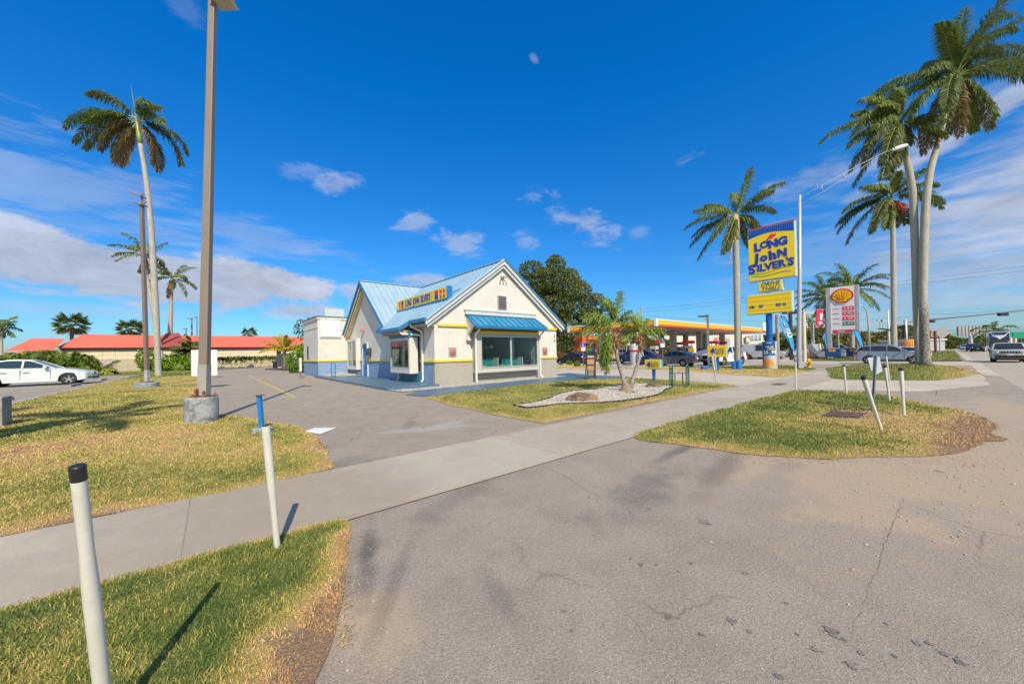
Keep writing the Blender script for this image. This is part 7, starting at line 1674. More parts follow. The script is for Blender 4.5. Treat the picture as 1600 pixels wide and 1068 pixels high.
m_ = MB(); m_.lathe([(.115, 1.70), (.11, 1.78), (.05, 1.82), (0, 1.825)], 12, 0, (0, .03, 0), cap=False); m_.box(-.08, .08, .1, .24, 1.70, 1.72); m_.build('cap', M_RED, t, smooth='auto')
# store with an orange portal
O9 = (60, 55, 0); t = grid_thing('store', 60, 55, 'low tan convenience store with an orange entrance portal', 'store')
M_TAN = mat('tan plaster', (.62, .45, .24), .8, .05, .6); M_ORW = mat('ochre wall', (.60, .30, .09), .8, .06, .6); M_ORG = mat('portal orange', (.85, .17, .04), .5, .03, 1)
M_SHOP = mat('shop glass', (.03, .06, .07), .1, .3, 1.5)
def ov(px, c=55): d = ray(px, 540); k = d.x*VV.x+d.y*VV.y; s = c/k; return s*(d.x*UU.x+d.y*UU.y)
m_ = MB(O9); m_.box(ov(855), ov(899), 55, 70, 0, 3.2); m_.box(ov(932), ov(988), 55, 70, 0, 3.3); m_.box(ov(899), ov(932), 56, 70, 0, 4.4); m_.build('wall', M_ORW, t)
m_ = MB(O9); m_.box(ov(853), ov(898), 54.7, 70, 3.2, 4.6); m_.build('parapet', M_TAN, t)
m_ = MB(O9); m_.box(ov(932), ov(986), 54.4, 70, 4.0, 5.0); m_.box(ov(932), ov(983), 54.8, 70, 3.05, 3.75); m_.box(ov(932), ov(988), 54.7, 70, 3.75, 4.0); m_.build('parapet', M_TAN, t, label='stepped tan parapet right of the portal')
m_ = MB(O9); m_.box(ov(897), ov(902.5), 52.6, 56, 0, 5.3); m_.box(ov(902.5), ov(934), 52.6, 56, 4.3, 5.3); m_.box(ov(929.5), ov(934), 52.6, 56, 3.3, 4.3); m_.build('portal', M_ORG, t)
m_ = MB(O9); m_.box(ov(903), ov(930), 54.0, 54.1, 3.15, 4.1); m_.build('fascia_sign', mat('pale pink sign', (.80, .50, .48), .5), t)
m_ = MB(O9); m_.box(ov(917), ov(929), 53.95, 54.0, 3.3, 4.0); m_.build('sign_panel', mat('pink lettering', (.80, .12, .20), .5), t)
m_ = MB(O9); m_.box(ov(903), ov(931), 54.9, 55, .1, 3.1); m_.box(ov(962), ov(983), 54.9, 54.98, .3, 2.9); m_.box(ov(934), ov(958), 54.9, 54.98, .8, 2.6); m_.each('window', M_SHOP, t)
m_ = MB(O9)
for px in (903.5, 909, 917, 922, 930, 962, 967, 973, 978, 983): m_.box(ov(px)-.08, ov(px)+.08, 54.8, 54.88, .1, 3.0)
m_.each('mullion', M_ALU, t)
m_ = MB(O9); m_.box(ov(904.5), ov(908), 54.75, 54.8, .5, 2.6); m_.build('poster', mat('teal poster', (.05, .50, .45), .5, .5, 3), t)
m_ = MB(O9); m_.box(ov(880), ov(890), 58, 62, 4.6, 6.6); m_.box(ov(892), ov(905), 60, 62, 4.6, 7.2); m_.build('rooftop_unit', mat('grey roof unit', (.42, .42, .42), .7, .2, 2), t)
# pharmacy behind
OA = (100, 40, 0); t = grid_thing('pharmacy', 100, 40, 'pale pharmacy building with red script lettering behind the canopy', 'store')
def od(px, py, Y): q_ = D(px, py, Y); return UV(q_)+(q_.z,)
t.location = Vector((D(1040, 545, 120).x, 120, 0)); t.rotation_euler = (0, 0, 0); LX = t.location.x
def lx(px): return D(px, 545, 120).x-LX
M_PH = mat('pale render', (.72, .64, .54), .8, .04, .4); M_PHG = mat('pale grey cladding', (.42, .42, .42), .6, .1, .6)
m_ = MB(); m_.box(lx(1004), lx(1192), 0, 40, 0, 6.2); m_.box(lx(1192), lx(1221), 1, 40, 0, 6.2); m_.build('wall', M_PH, t)
m_ = MB(); m_.box(lx(1118), lx(1140), -.5, 0, .2, 4.4); m_.prism([(lx(1116), 4.2), (lx(1129), 5.6), (lx(1142), 4.2)], -.6, -.2, 'y'); m_.box(lx(1158), lx(1190), -.4, 0, .2, 3.2); m_.build('entrance', M_PHG, t)
m_ = MB(); m_.box(lx(1171), lx(1189), -.3, 0, 4.3, 6.0); m_.box(lx(1006), lx(1032), -.3, 0, 4.3, 6.0); m_.build('window', mat('bluish glass', (.25, .36, .38), .15, .3, .6), t)
m_ = MB()
for px in (1171, 1177, 1183, 1189, 1006, 1015, 1024, 1032): m_.box(lx(px)-.12, lx(px)+.12, -.42, -.3, 4.3, 6.0)
m_.each('mullion', M_CWHT, t)
text(t, 'lettering', 'Walgreens', 1.25, (lx(1126), -.5, 4.9), (R(90), 0, 0), mat('script red', (.70, .02, .02), .5), .05, .03, .35, .9)
m_ = MB(); m_.prism([(lx(1163), 3.2), (lx(1163), 5.6), (lx(1168), 5.4), (lx(1171), 4.8), (lx(1171), 3.9), (lx(1168), 3.3)], -.7, -.45, 'y'); o = m_.build('letter_d_ring', mat('olive letters', (.20, .20, .10), .6), t)
m_ = MB(); m_.prism([(lx(1164.5), 3.6), (lx(1164.5), 5.2), (lx(1167.5), 5.0), (lx(1169.5), 4.6), (lx(1169.5), 4.0), (lx(1167.5), 3.7)], -.75, -.70, 'y'); m_.build('letter_infill', M_PH, o)
m_ = MB(); m_.box(lx(1161), lx(1170), -8, -7.6, 1.6, 3.2); m_.box(lx(1173), lx(1182), -8, -7.6, 1.6, 3.2); m_.prism([(lx(1182), 1.8), (lx(1184), 2.3), (lx(1182), 2.9)], -8, -7.6, 'y'); m_.build('awning', mat('green awning', (.01, .22, .15), .5), t)
# canopy side light pole, accessible parking signs
t = thing('light_pole', G(1107.5, 573.5), 'pale beige light pole left of the second arrow sign', 'light pole'); h_ = D(1107.5, 491, G(1107.5, 573.5).y).z
m_ = MB(); m_.bar((0, 0, 0), (0, 0, h_), .14); m_.build('pole', mat('beige pole', (.68, .60, .45), .6, .04, 1), t); m_ = MB(); m_.box(-.75, -.1, -.2, .2, h_-.22, h_-.10); m_.build('lamp_head', M_BRONZE, t)
for (px, pb, pt2, l) in ((912, 573.5, 536, 'accessible parking sign left of the food poster stand'), (1036, 573, 529, 'accessible parking sign left of the canopy column')):
    b_ = G(px, pb); t = thing('parking_sign', b_, l, 'sign', R(-20), 'blue parking signs'); h_ = D(px, pt2, b_.y).z
    m_ = MB(); m_.bar((0, 0, 0), (0, 0, h_), .09); m_.build('post', mat('brown grey post', (.12, .10, .09), .6), t)
    m_ = MB(); m_.box(-.24, .24, -.07, -.05, h_-.38, h_+.05); m_.build('panel', mat('accessible blue', (.01, .09, .45), .4), t); m_ = MB(); m_.box(-.2, .2, -.07, -.05, h_-.80, h_-.40); m_.build('lower_panel', M_WHITE, t)
    m_ = MB(); m_.lathe([(.05, -.08), (.0, -.08)], 8, 0, (0, 0, h_-.03), 'y'); m_.bar((0, -.075, h_-.08), (0, -.075, h_-.2), .04); m_.bar((0, -.075, h_-.2), (.1, -.075, h_-.3), .04); m_.bar((-.09, -.075, h_-.16), (-.02, -.075, h_-.3), .04); m_.build('wheelchair_symbol', M_WL, t)
sheet('kerb', [W(31.0, 23.5), W(31.2, 23.5), W(31.2, 33), W(31.0, 33)], .13, mat('yellow kerb', (.62, .48, .12), .8, .2, 2), .13)
sheet('kerb', [W(31.0, 19.5), W(31.2, 19.5), W(31.2, 23.5), W(31.0, 23.5)], .13, mat('pale teal kerb', (.38, .55, .50), .8, .2, 2), .13)
# ------------------------------------------------------------------ fuel price sign
UQ = 63.3; Y8 = 47.
def on8(px, py): return onu(px, py, UQ)
cs = [on8(1296, 450), on8(1340, 445), on8(1297, 527), on8(1339.5, 514.5)]
vL, vR = (cs[0][0]+cs[2][0])/2, (cs[1][0]+cs[3][0])/2; zT, zB = (cs[0][1]+cs[1][1])/2, (cs[2][1]+cs[3][1])/2
OQ = (UQ, (vL+vR)/2, 0); t = grid_thing('price_sign', UQ, (vL+vR)/2, 'tall grey fuel price sign with a shell emblem and red and green prices', 'sign')
m_ = MB(OQ); m_.box(UQ, UQ+.35, vR, vL, zB, zT); pan = m_.build('panel', mat('pale grey sign', (.80, .79, .77), .5, .03, 1), t, bevel=.04)
m_ = MB(OQ); m_.box(UQ-.05, UQ+.45, vL-.10, vL+.35, 0, zT+.05); m_.build('post', M_GALV, t); m_ = MB(OQ); m_.box(UQ-.05, UQ+.45, vR-.15, vR+.12, 0, zT+.05); m_.build('post', M_GALV, t)
Wd = vL-vR; cy_ = (vL+vR)/2; Ht = zT-zB
def q8(x, z): return (cy_-x*Wd, zB+z*Ht)   # x -.5..+.5 left to right, z 0..1
def shellpts(k, c=(-.03, .80)):
    pts = []
    for i in range(15):
        a = R(205-230*i/14); rr = .36*(1+.03*(i % 2)); pts.append((c[0]+k*rr*math.cos(a), c[1]+k*.14*(1+.02*(i % 2))*math.sin(a)))
    pts += [(c[0]+k*.20, c[1]-k*.075), (c[0]+k*.17, c[1]-k*.125), (c[0]-k*.17, c[1]-k*.125), (c[0]-k*.20, c[1]-k*.075)]
    return [q8(*p) for p in pts]
m_ = MB(OQ); m_.prism(shellpts(1.12), UQ-.12, UQ-.001, 'x'); em = m_.build('shell_emblem', M_RED, pan)
m_ = MB(OQ); m_.prism(shellpts(.94), UQ-.14, UQ-.121, 'x'); m_.build('shell_face', mat('emblem yellow', (.95, .56, .0), .4, .03), em)
m_ = MB(OQ)
for i in range(7):
    a = R(165-150*i/6); b0_ = q8(-.03+.08*math.cos(a), .80-.085); b1_ = q8(-.03+.31*math.cos(a), .80+.115*math.sin(a)); m_.bar((UQ-.145, b0_[0], b0_[1]), (UQ-.145, b1_[0], b1_[1]), .06, .02)
m_.build('shell_rib', M_RED, em)
M_LRED = mat('price red', (.80, .02, .08), .5, .05); M_LGRN = mat('price green', (.01, .22, .12), .5, .05)
for k, (pr, m__) in enumerate((('2.85', M_LRED), ('3.45', M_LRED), ('2.99', M_LRED), ('2.95', M_LGRN))):
    a = q8(.18, .535-k*.107); m_ = MB(OQ); m_.box(UQ-.02, UQ-.001, a[0]-.205*Wd, a[0]+.215*Wd, a[1]-.042*Ht, a[1]+.042*Ht); pl = m_.build('price_plate', m__, pan)
    text(pl, 'price', pr, .45, Vector((UQ-.03, a[0]+.02*Wd, a[1]-.01))-Vector(OQ), ROT_MU, mat('digit white', (.85, .75, .75), .5), .006, .008, 0, 1.15)
    text(pl, 'price', '9', .24, Vector((UQ-.03, a[0]-.17*Wd, a[1]+.1))-Vector(OQ), ROT_MU, mat('digit white', (.85, .75, .75), .5), .006, .008, 0, 1.1)
    a2 = q8(-.27, .535-k*.107); m_ = MB(OQ); m_.box(UQ-.01, UQ-.001, a2[0]-.12*Wd, a2[0]+.12*Wd, a2[1]-.05, a2[1]+.05); m_.build('grade_name', mat('dull red print', (.45, .22, .22), .5, .5, 6), pan)
a = q8(-.40, .065); b_ = q8(.40, .0+.015); m_ = MB(OQ); m_.box(UQ-.02, UQ-.001, b_[0], a[0], b_[1], b_[1]+.42); m_.build('red_strip', M_LRED, pan)
a = q8(-.12, .03); m_ = MB(OQ); m_.box(UQ-.03, UQ-.021, a[0]-.4, a[0]+.3, a[1]-.02, a[1]+.24); m_.build('strip_print', M_PHG, pan)
# red banner beside it
bq = Vector((D(1283, 540, 55).x, 55, 0)); t = thing('hanging_banner', bq, 'small red hanging banner left of the price sign', 'banner'); za, zb3 = D(1283, 510, 55).z, D(1283, 484, 55).z
m_ = MB(); m_.box(-.6, .45, -.05, .05, za, zb3); m_.build('cloth', M_LRED, t); m_ = MB(); m_.bar((.95, 0, 0), (.95, 0, zb3+.2), .16); m_.bar((-.75, 0, zb3+.1), (.95, 0, zb3+.1), .06); m_.build('post', M_GALV, t)
m_ = MB(); m_.box(-.3, .3, -.08, -.05, za+.35, za+.75); m_.box(-.1, .3, -.08, -.05, za+1.0, za+2.0); m_.build('white_mark', M_WL, t)
# feather flags
def blend_mat(name, c0_, c1__, z0, z1):
    m, N, b = newmat(name); s_ = N.n('ShaderNodeSeparateXYZ'); N.set(s_.inputs[0], N.n('ShaderNodeTexCoord').outputs['Object'])
    N.set(b.inputs['Base Color'], N.mix(N.math('GREATER_THAN', N.math('MULTIPLY_ADD', s_.outputs[0], .9, s_.outputs[2]), z0), c0_, c1__)); b.inputs['Roughness'].default_value = .6; return m
def feather(pts_, base_px, Y, label, m, words=None, g='feather flags'):
    """pts_: outline of the cloth as seen, at distance Y; real thickness and a pole"""
    b_ = Vector((D(base_px[0], base_px[1], Y).x, Y, 0)); t = thing('feather_flag', b_, label, 'flag', 0, g)
    P_ = [D(x, y, Y)-b_ for x, y in pts_]; m_ = MB(); m_.prism([(p.x, p.z) for p in P_], -.02, .02, 'y'); m_.build('cloth', m, t, smooth='auto')
    m_ = MB(); m_.tube([(0, 0, 0)]+[p+Vector((.03, 0, 0)) for p in P_[:6][::-1]], [.05]*7, 6); m_.build('pole', M_DARK, t); return t, b_
M_FB = blend_mat('flag blue', (.12, .12, .42), (.03, .33, .75), 1.15, 0)
ft, fb_ = feather([(1241.5, 549), (1239, 530), (1235.5, 517), (1231, 504), (1225, 495), (1219.5, 493), (1216.5, 497), (1217.5, 506), (1222, 516), (1229, 528), (1235, 541)], (1243, 562), 36, 'large blue feather flag leaning right of the blue sign pole', M_FB)
c_ = D(1228.5, 513, 36)-fb_; text(ft, 'lettering', '-GO', .72, (c_.x+.12, -.03, c_.z-.35), (R(90), R(58), 0), M_WL, .004, .02, .1, .9)
m_ = MB(); 
for k in range(5): p = D(1220.5+k*1.1, 499+k*2.0, 36)-fb_; m_.box(p.x-.02, p.x+.1, -.03, -.022, p.z-.05, p.z+.06)
m_.build('pale_print', M_WL, ft)
feather([(1292, 548), (1291, 536), (1290, 527), (1289.5, 521), (1288.5, 519), (1286.5, 521), (1285, 526), (1287, 532), (1290, 538)], (1292, 556), 44, 'pale blue feather flag peeking out left of the price sign posts', M_FB)
feather([(1349, 544), (1346.5, 532), (1344, 524), (1341, 518), (1337, 515.5), (1333, 515), (1332, 518), (1335, 524), (1341, 533), (1346, 540)], (1351, 558), 42, 'pale blue feather flag right of the price sign', M_FB)
b_ = G(1262, 560); t = thing('fallen_banner', b_, 'orange and pink banner blown over beside the beige pole', 'banner'); P_ = [D(x, y, b_.y)-b_ for x, y in ((1258.5, 543), (1262, 546), (1268, 550), (1277, 556), (1274, 557), (1268, 556), (1263, 551))]
m_ = MB(); m_.prism([(p.x, p.z) for p in P_], -.03, .03, 'y'); m_.build('cloth', mat('faded orange cloth', (.85, .35, .16), .7, .15, 1.5), t); m_ = MB(); m_.tube([P_[0]+Vector((0, 0, .6)), P_[0], P_[3]+Vector((.3, 0, -.3)), (1.6, 0, 0)], .05, 6); m_.build('pole', M_DARK, t)
for px, py, l in ((1302, 561, 'blue advert box with an orange patch at the left foot of the price sign'), (1335, 560, 'blue advert box at the right foot of the price sign')):
    b_ = G(px, py); t = thing('advert_box', b_, l, 'box', UVROT, 'blue advert boxes'); m_ = MB(); m_.box(-.3, .3, -.75, .75, .3, 1.35); m_.build('box', mat('advert blue', (.01, .09, .28), .5, .3, 3), t, bevel=.03); m_ = MB(); m_.box(-.32, -.3, -.3, .4, .95, 1.3); m_.build('print', mat('advert orange', (.75, .28, .05), .5, .5, 3), t)
# poles right of the sign drum
for px, pyb, pyt, Y, w_, m__, l, nm in ((1216.0, 571, 492, 33, .30, mat('weathered timber pole', (.35, .29, .24), .8, .15, 1), 'grey brown timber pole right of the poster drum', 'utility_pole'),
     (1257.5, 566, 489, 38, .34, mat('beige pole', (.68, .60, .45), .6, .04, 1), 'beige concrete light pole above the hydrant', 'light_pole'),
     (1236.5, 560, 489, 46, .42, mat('dark slate pole', (.03, .04, .06), .5), 'dark pole carrying a black arrow sign behind the blue flag', 'arrow_sign'),
     (1272, 555, 504, 70, .25, M_GALV, 'thin grey pole before the olive trees', 'light_pole'), (1339.5, 566, 556, 40, .01, M_GALV, '', ''),
     (1311, 556, 470+50, 52, .14, M_GALV, 'thin pole seen under the price sign', 'light_pole')):
    if not nm: continue
    b_ = Vector((D(px, pyb, Y).x, Y, 0)); t = thing(nm, b_, l, 'pole' if 'sign' not in nm else 'sign'); h_ = D(px, pyt, Y).z; m_ = MB(); m_.tube([(0, 0, 0), (0, 0, h_)], w_/2, 10); m_.build('pole', m__, t, smooth='auto')
    if l.startswith('beige'): m_ = MB(); m_.box(-.1, 1.0, -.15, .15, h_-.1, h_+.15); m_.build('lamp_head', M_GALV, t)
    if nm == 'arrow_sign':
        m_ = MB(); m_.box(-.9, 1.0, -.2, .2, h_-.1, h_+.45); pn_ = m_.build('panel', M_BLACK, t); m_ = MB(); m_.prism([(-.75, h_+.18), (-.45, h_+.36), (-.45, h_)], -.23, -.2, 'y'); m_.box(-.45, -.2, -.23, -.2, h_+.13, h_+.23); m_.build('arrow', M_WL, pn_)
# second street light, floodlights
t = thing('street_light', Vector((D(1359, 545, 62).x, 62, 0)), 'slim curved street light right of the price sign', 'street light'); h_ = D(1358, 487, 62).z
m_ = MB(); m_.tube([(0, 0, 0), (-.1, 0, h_*.7), (-.25, 0, h_), (-.9, 0, h_+1.0), (-1.9, 0, h_+1.3)], [.2, .15, .12, .09, .07], 8); m_.build('pole', M_GALV, t, smooth=True); m_ = MB(); m_.box(-2.5, -1.8, -.15, .15, h_+1.22, h_+1.38); m_.build('lamp_head', M_GALV, t)
t = thing('solar_pole', Vector((D(1389.5, 550, 50).x, 50, 0)), 'white pole with a tilted solar panel left of the twin palms', 'pole'); h_ = D(1389, 484, 50).z; hp = D(1386, 514, 50).z
m_ = MB(); m_.tube([(0, 0, 0), (0, 0, hp), (0, 0, h_)], [.16, .12, .05], 8); m_.build('pole', M_WHITE, t, smooth=True); m_ = MB(); m_.bar((-1.3, 0, hp+.1), (.35, 0, hp-.12), .6, .08); m_.build('solar_panel', M_BLACK, t)
for k, px in enumerate((1375.5, 1380)):
    t = thing('floodlight_pole', Vector((D(px, 545, 120).x, 120, 0)), ('left' if k == 0 else 'right')+' of the two far floodlight poles beside the slim curved street light', 'pole', 0, 'far floodlight poles'); h_ = D(px, 501, 120).z; m_ = MB(); m_.tube([(0, 0, 0), (0, 0, h_)], .12, 6); m_.build('pole', M_GALV, t); m_ = MB(); m_.box(-.8, .8, -.2, .2, h_-.2, h_+.3); m_.build('lamp_head', M_GALV, t)
# ------------------------------------------------------------------ traffic signal mast and far road furniture
Ym = 60; b_ = Vector((D(1416, 545, Ym).x, Ym, 0)); t = thing('signal_mast', b_, 'grey traffic signal mast with a long arm over the road', 'traffic signal')
def om(px, py, Y=Ym): return D(px, py, Y)-b_
m_ = MB(); m_.tube([(0, 0, 0), om(1414.5, 499)], [.25, .20], 14); m_.build('pole', M_GALV, t, smooth=True)
Yf = 46; m_ = MB(); m_.tube([om(1415, 504), om(1426, 501.5), om(1450, 499.5, 58), om(1520, 493, 54), om(1600, 485, 50), om(1680, 477, 46)], [.16, .15, .14, .12, .09, .08], 10); m_.build('mast_arm', M_GALV, t, smooth=True)
M_SIGB = mat('signal housing', (.02, .02, .022), .5)
for x, y, w_, Y in ((1452, 500.5, 1.5, 58), (1433, 498, .6, 60), (1567, 489.5, 1.2, 51)): p = om(x, y, Y); m_ = MB(); m_.box(p.x-w_/2, p.x+w_/2, -.2+p.y, .2+p.y, p.z-.35, p.z+.1); m_.build('signal_head', M_SIGB, t, bevel=.05)
p = om(1413, 516); m_ = MB(); m_.box(p.x-.45, p.x-.15, -.4, -.1, p.z-1.3, p.z+.9); m_.build('signal_head', M_SIGB, t, bevel=.05)
t = thing('road_sign', Vector((D(1469, 552, 75).x, 75, 0)), 'diamond and square road signs seen from behind right of the twin palms', 'sign'); b_ = t.location
m_ = MB(); m_.bar((0, 0, 0), (0, 0, D(1469, 516, 75).z), .16); m_.build('post', M_GALV, t)
z_ = D(1473, 520, 75).z; m_ = MB(); m_.prism([(-1.4, z_), (.5, z_+1.2), (2.1, z_), (.5, z_-1.2)], -.1, -.05, 'y'); m_.build('diamond_panel', mat('sign back', (.32, .30, .29), .6, .1), t); m_ = MB(); m_.box(-1.8, .0, .0, .05, z_-.9, z_+.6); m_.build('square_panel', mat('reddish sign back', (.35, .20, .19), .6), t)
t = thing('brown_post', Vector((D(1462, 552, 72).x, 72, 0)), 'reddish brown post beside the diamond road sign', 'post'); m_ = MB(); m_.bar((0, 0, 0), (0, 0, D(1462, 517, 72).z), .28); m_.build('post', mat('red brown steel', (.16, .05, .03), .7), t)
t = thing('traffic_pole', Vector((D(1431.5, 548, 66).x, 66, 0)), 'pinkish pole half hidden by the twin palm trunk', 'pole'); m_ = MB(); m_.tube([(0, 0, 0), (0, 0, D(1431, 505, 66).z)], .20, 8); m_.build('pole', mat('pinkish paint', (.55, .33, .28), .6), t)
t = thing('beach_umbrella', Vector((D(1426, 548, 58).x, 58, 0)), 'orange domed parasol left of the twin palm base', 'umbrella'); m_ = MB(); m_.lathe([(1.35, 1.7), (1.15, 2.15), (.7, 2.5), (0, 2.65)], 12, 0, (0, 0, -.15), cap=False); m_.build('canopy', mat('orange cloth', (.85, .27, .02), .6), t, smooth=True); m_ = MB(); m_.tube([(0, 0, 0), (0, 0, 2.4)], .04, 6); m_.build('pole', M_GALV, t)
t = thing('billboard', Vector((D(1517, 545, 170).x, 170, 0)), 'large grey billboard back above the far traffic', 'billboard'); z0, z1 = D(1517, 524.5, 170).z, D(1517, 510, 170).z; x0, x1 = D(1496, 520, 170).x, D(1540, 520, 170).x; cx_ = t.location.x
m_ = MB(); m_.box(x0-cx_, x1-cx_, -.3, .3, z0, z1); m_.build('panel', mat('billboard back', (.36, .35, .35), .7, .15, .6), t)
m_ = MB()
for k in range(9): x = x0-cx_+(x1-x0)*k/8; m_.bar((x, -.4, z0-.3), (x, -.4, z1+.6), .25)
m_.build('stringer', mat('stringer grey', (.25, .24, .24), .7), t); m_ = MB(); m_.bar((0, 0, 0), (0, 0, z0), 1.0); m_.build('post', M_GALV, t)
for x0p, x1p, y0p, y1p, l in ((1574, 1581, 518, 527, 'narrow green road sign above the boxy pale car'), (1583, 1612, 518.5, 528.5, 'wide green overhead road sign at the right edge')):
    t = thing('highway_sign', Vector((D(x0p, 545, 150).x, 150, 0)), l, 'sign', 0, 'green overhead road signs'); z0, z1 = D(x0p, y1p, 150).z, D(x0p, y0p, 150).z; w_ = D(x1p, 520, 150).x-t.location.x
    m_ = MB(); m_.box(0, w_, -.1, .1, z0, z1); m_.build('panel', mat('highway green', (.005, .25, .15), .5, .05), t); m_ = MB(); m_.bar((w_*.15, .2, 0), (w_*.15, .2, z0), .7); m_.bar((w_*.8, .2, 0), (w_*.8, .2, z0), .7); m_.build('post', mat('beige pole', (.68, .60, .45), .6, .04, 1), t)
t = thing('overpass', Vector((210, 235, 0)), 'low pale green building line across the end of the road', 'building'); z_ = D(1500, 532, 235).z; m_ = MB(); m_.box(D(1482, 530, 235).x-210, D(1520, 530, 235).x-210, 0, 12, 0, z_-1); m_.build('wall', mat('green grey wall', (.18, .24, .16), .7), t); m_ = MB(); m_.box(D(1480, 530, 235).x-210, D(1522, 530, 235).x-210, -1, 12, z_-1, z_+.3); m_.build('roof_edge', mat('pale yellow edge', (.55, .55, .35), .7), t)
t = thing('side_building', Vector((D(1447, 548, 95).x, 95, 0)), 'small pale building between the twin palms and the diamond sign', 'building'); m_ = MB(); m_.box(-4, 5, 0, 8, 0, 2.8); m_.build('wall', M_PHG, t); m_ = MB(); m_.box(-4.3, 5.3, -.3, 8, 2.8, 3.1); m_.build('roof', M_WHITE, t)
t = thing('far_house', Vector((D(1262, 548, 135).x, 135, 0)), 'pale rooftop peeking over the olive woodland', 'building'); m_ = MB(); m_.box(-1.5, 4.0, 0, 8, 0, D(1262, 508.5, 135).z); m_.build('wall', mat('pale wall', (.7, .68, .6), .7), t); m_ = MB(); m_.box(-1.7, 4.2, -.2, 8, D(1262, 508.5, 135).z, D(1262, 507, 135).z); m_.build('roof', M_WHITE, t)
# overhead wires and a far utility pole
M_WIRE = mat('cable black', (.03, .03, .035), .6)
def wire(pts_, r_, label):
    mb = MB(); out = []
    for a, b_ in zip(pts_[:-1], pts_[1:]):
        for k in range(10): s = k/10; p = a.lerp(b_, s); p.z -= (b_-a).length*.018*4*s*(1-s); out.append(p)
    out.append(pts_[-1]); mb.tube(out, r_, 4); tag(mb.build('overhead_wire', M_WIRE), label, 'cable', 'overhead wires')
wire([D(880, 498, 140), D(1004, 482, 140), D(1240, 452, 120), D(1700, 400, 100)], .035, 'uppermost overhead wire crossing behind the pole sign')
wire([D(880, 502, 140), D(1004, 487, 140), D(1240, 457, 120), D(1700, 408, 100)], .035, 'second overhead wire from the top behind the pole sign')
wire([D(1004, 492, 140), D(1340, 500, 130), D(1450, 491, 120), D(1720, 470, 110)], .035, 'long overhead wire passing behind the price sign')
wire([D(1466, 516, 160), D(1700, 506, 160)], .05, 'upper of the two span wires over the far traffic'); wire([D(1466, 520, 160), D(1700, 513, 160)], .05, 'lower of the two span wires over the far traffic')
t = thing('utility_pole', Vector((D(1004, 545, 140).x, 140, 0)), 'far thin utility pole above the right pygmy palm crown', 'pole'); m_ = MB(); m_.bar((0, 0, 0), (0, 0, D(1004, 479, 140).z), .5); m_.bar((-1.4, 0, D(1004, 486, 140).z), (1.4, 0, D(1004, 486, 140).z), .25); m_.build('pole', mat('weathered timber pole', (.35, .29, .24), .8, .15, 1), t)
# ------------------------------------------------------------------ red roofed building and fence
OR = (-2, 76, 0); t = grid_thing('red_roof_building', -2, 76, 'long cream building with a coral red roof across the back', 'building')
M_RR = mat('coral red roof', (.72, .15, .085), .7, .08, .5, dirt=.25); M_CRW = mat('cream block wall', (.74, .62, .42), .8, .05, .5, dirt=.12)
m_ = MB(OR); m_.box(-15.8, 15.6, 76.4, 88, 0, 3.3); m_.build('wall', M_CRW, t)
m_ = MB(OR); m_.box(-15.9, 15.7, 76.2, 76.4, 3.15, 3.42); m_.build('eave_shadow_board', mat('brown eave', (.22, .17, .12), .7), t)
m_ = MB(OR); m_.add([(-16, 75.8, 3.5), (15.9, 75.8, 3.5), (15.9, 82, 5.55), (-15.0, 82, 5.55), (-16, 88.4, 3.5), (15.9, 88.4, 3.5), (-16, 75.8, 3.42), (15.9, 75.8, 3.42)], [(0, 1, 2, 3), (3, 2, 5, 4), (0, 3, 4), (1, 5, 2), (0, 6, 7, 1)]); m_.build('roof', M_RR, t)
m_ = MB(OR)
for k in range(26): m_.box(-15.7+k*1.22, -15.68+k*1.22, 76.37, 76.4, .0, 3.15)
for z in (.8, 1.6, 2.4): m_.box(-15.8, 15.6, 76.38, 76.4, z, z+.02)
m_.build('block_joint', mat('mortar shade', (.50, .42, .30), .9), t)
m_ = MB(OR); m_.add([(-19.5, 73.0, 3.0), (-15.7, 73.0, 3.0), (-15.7, 78, 4.75), (-18.6, 78, 4.75)], [(0, 1, 2, 3)]); m_.add([(-17.3, 72.2, 1.9), (-15.0, 72.2, 1.9), (-15.2, 73.4, 2.9), (-17, 73.4, 2.9)], [(0, 1, 2, 3)]); m_.build('lower_roof', M_RR, t)
m_ = MB(OR); m_.box(-19.3, -15.8, 76, 85, 0, 3.0); m_.build('wing', mat('orange brown wall', (.50, .28, .12), .8), t)
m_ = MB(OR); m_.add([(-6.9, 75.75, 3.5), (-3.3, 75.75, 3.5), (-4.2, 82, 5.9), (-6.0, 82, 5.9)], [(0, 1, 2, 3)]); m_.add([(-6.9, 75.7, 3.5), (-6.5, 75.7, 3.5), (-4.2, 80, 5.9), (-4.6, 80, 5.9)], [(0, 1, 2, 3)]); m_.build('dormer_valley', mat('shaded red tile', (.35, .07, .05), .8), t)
t = grid_thing('chain_link_fence', -2, 74.6, 'chain link fence with small notices before the red roofed building', 'fence'); OF = (-2, 74.6, 0)
M_MESH = glass_mat('chain link mesh', (.9, .9, .88), -.03, .80)
m_ = MB(OF); m_.add([(-19, 74.6, .1), (15, 74.6, .1), (15, 74.6, 1.75), (-19, 74.6, 1.75)], [(0, 1, 2, 3)]); m_.build('mesh_panel', M_MESH, t)
for k in range(12): m_ = MB(OF); m_.bar((-19+k*3.05, 74.58, 0), (-19+k*3.05, 74.58, 1.85), .07); m_.build('post', M_GALV, t)
m_ = MB(OF); m_.bar((-19, 74.58, 1.78), (15, 74.58, 1.78), .05); m_.build('top_rail', M_GALV, t)
for u_, w_, m__, l in ((-11.3, 1.6, mat('lilac notice', (.50, .38, .50), .6, .3, 4), 'notice'), (-14.2, 1.2, mat('white notice', (.6, .58, .55), .6, .4, 4), 'notice')): m_ = MB(OF); m_.box(u_-w_/2, u_+w_/2, 74.5, 74.53, .9, 1.55); m_.build('notice', m__, t)
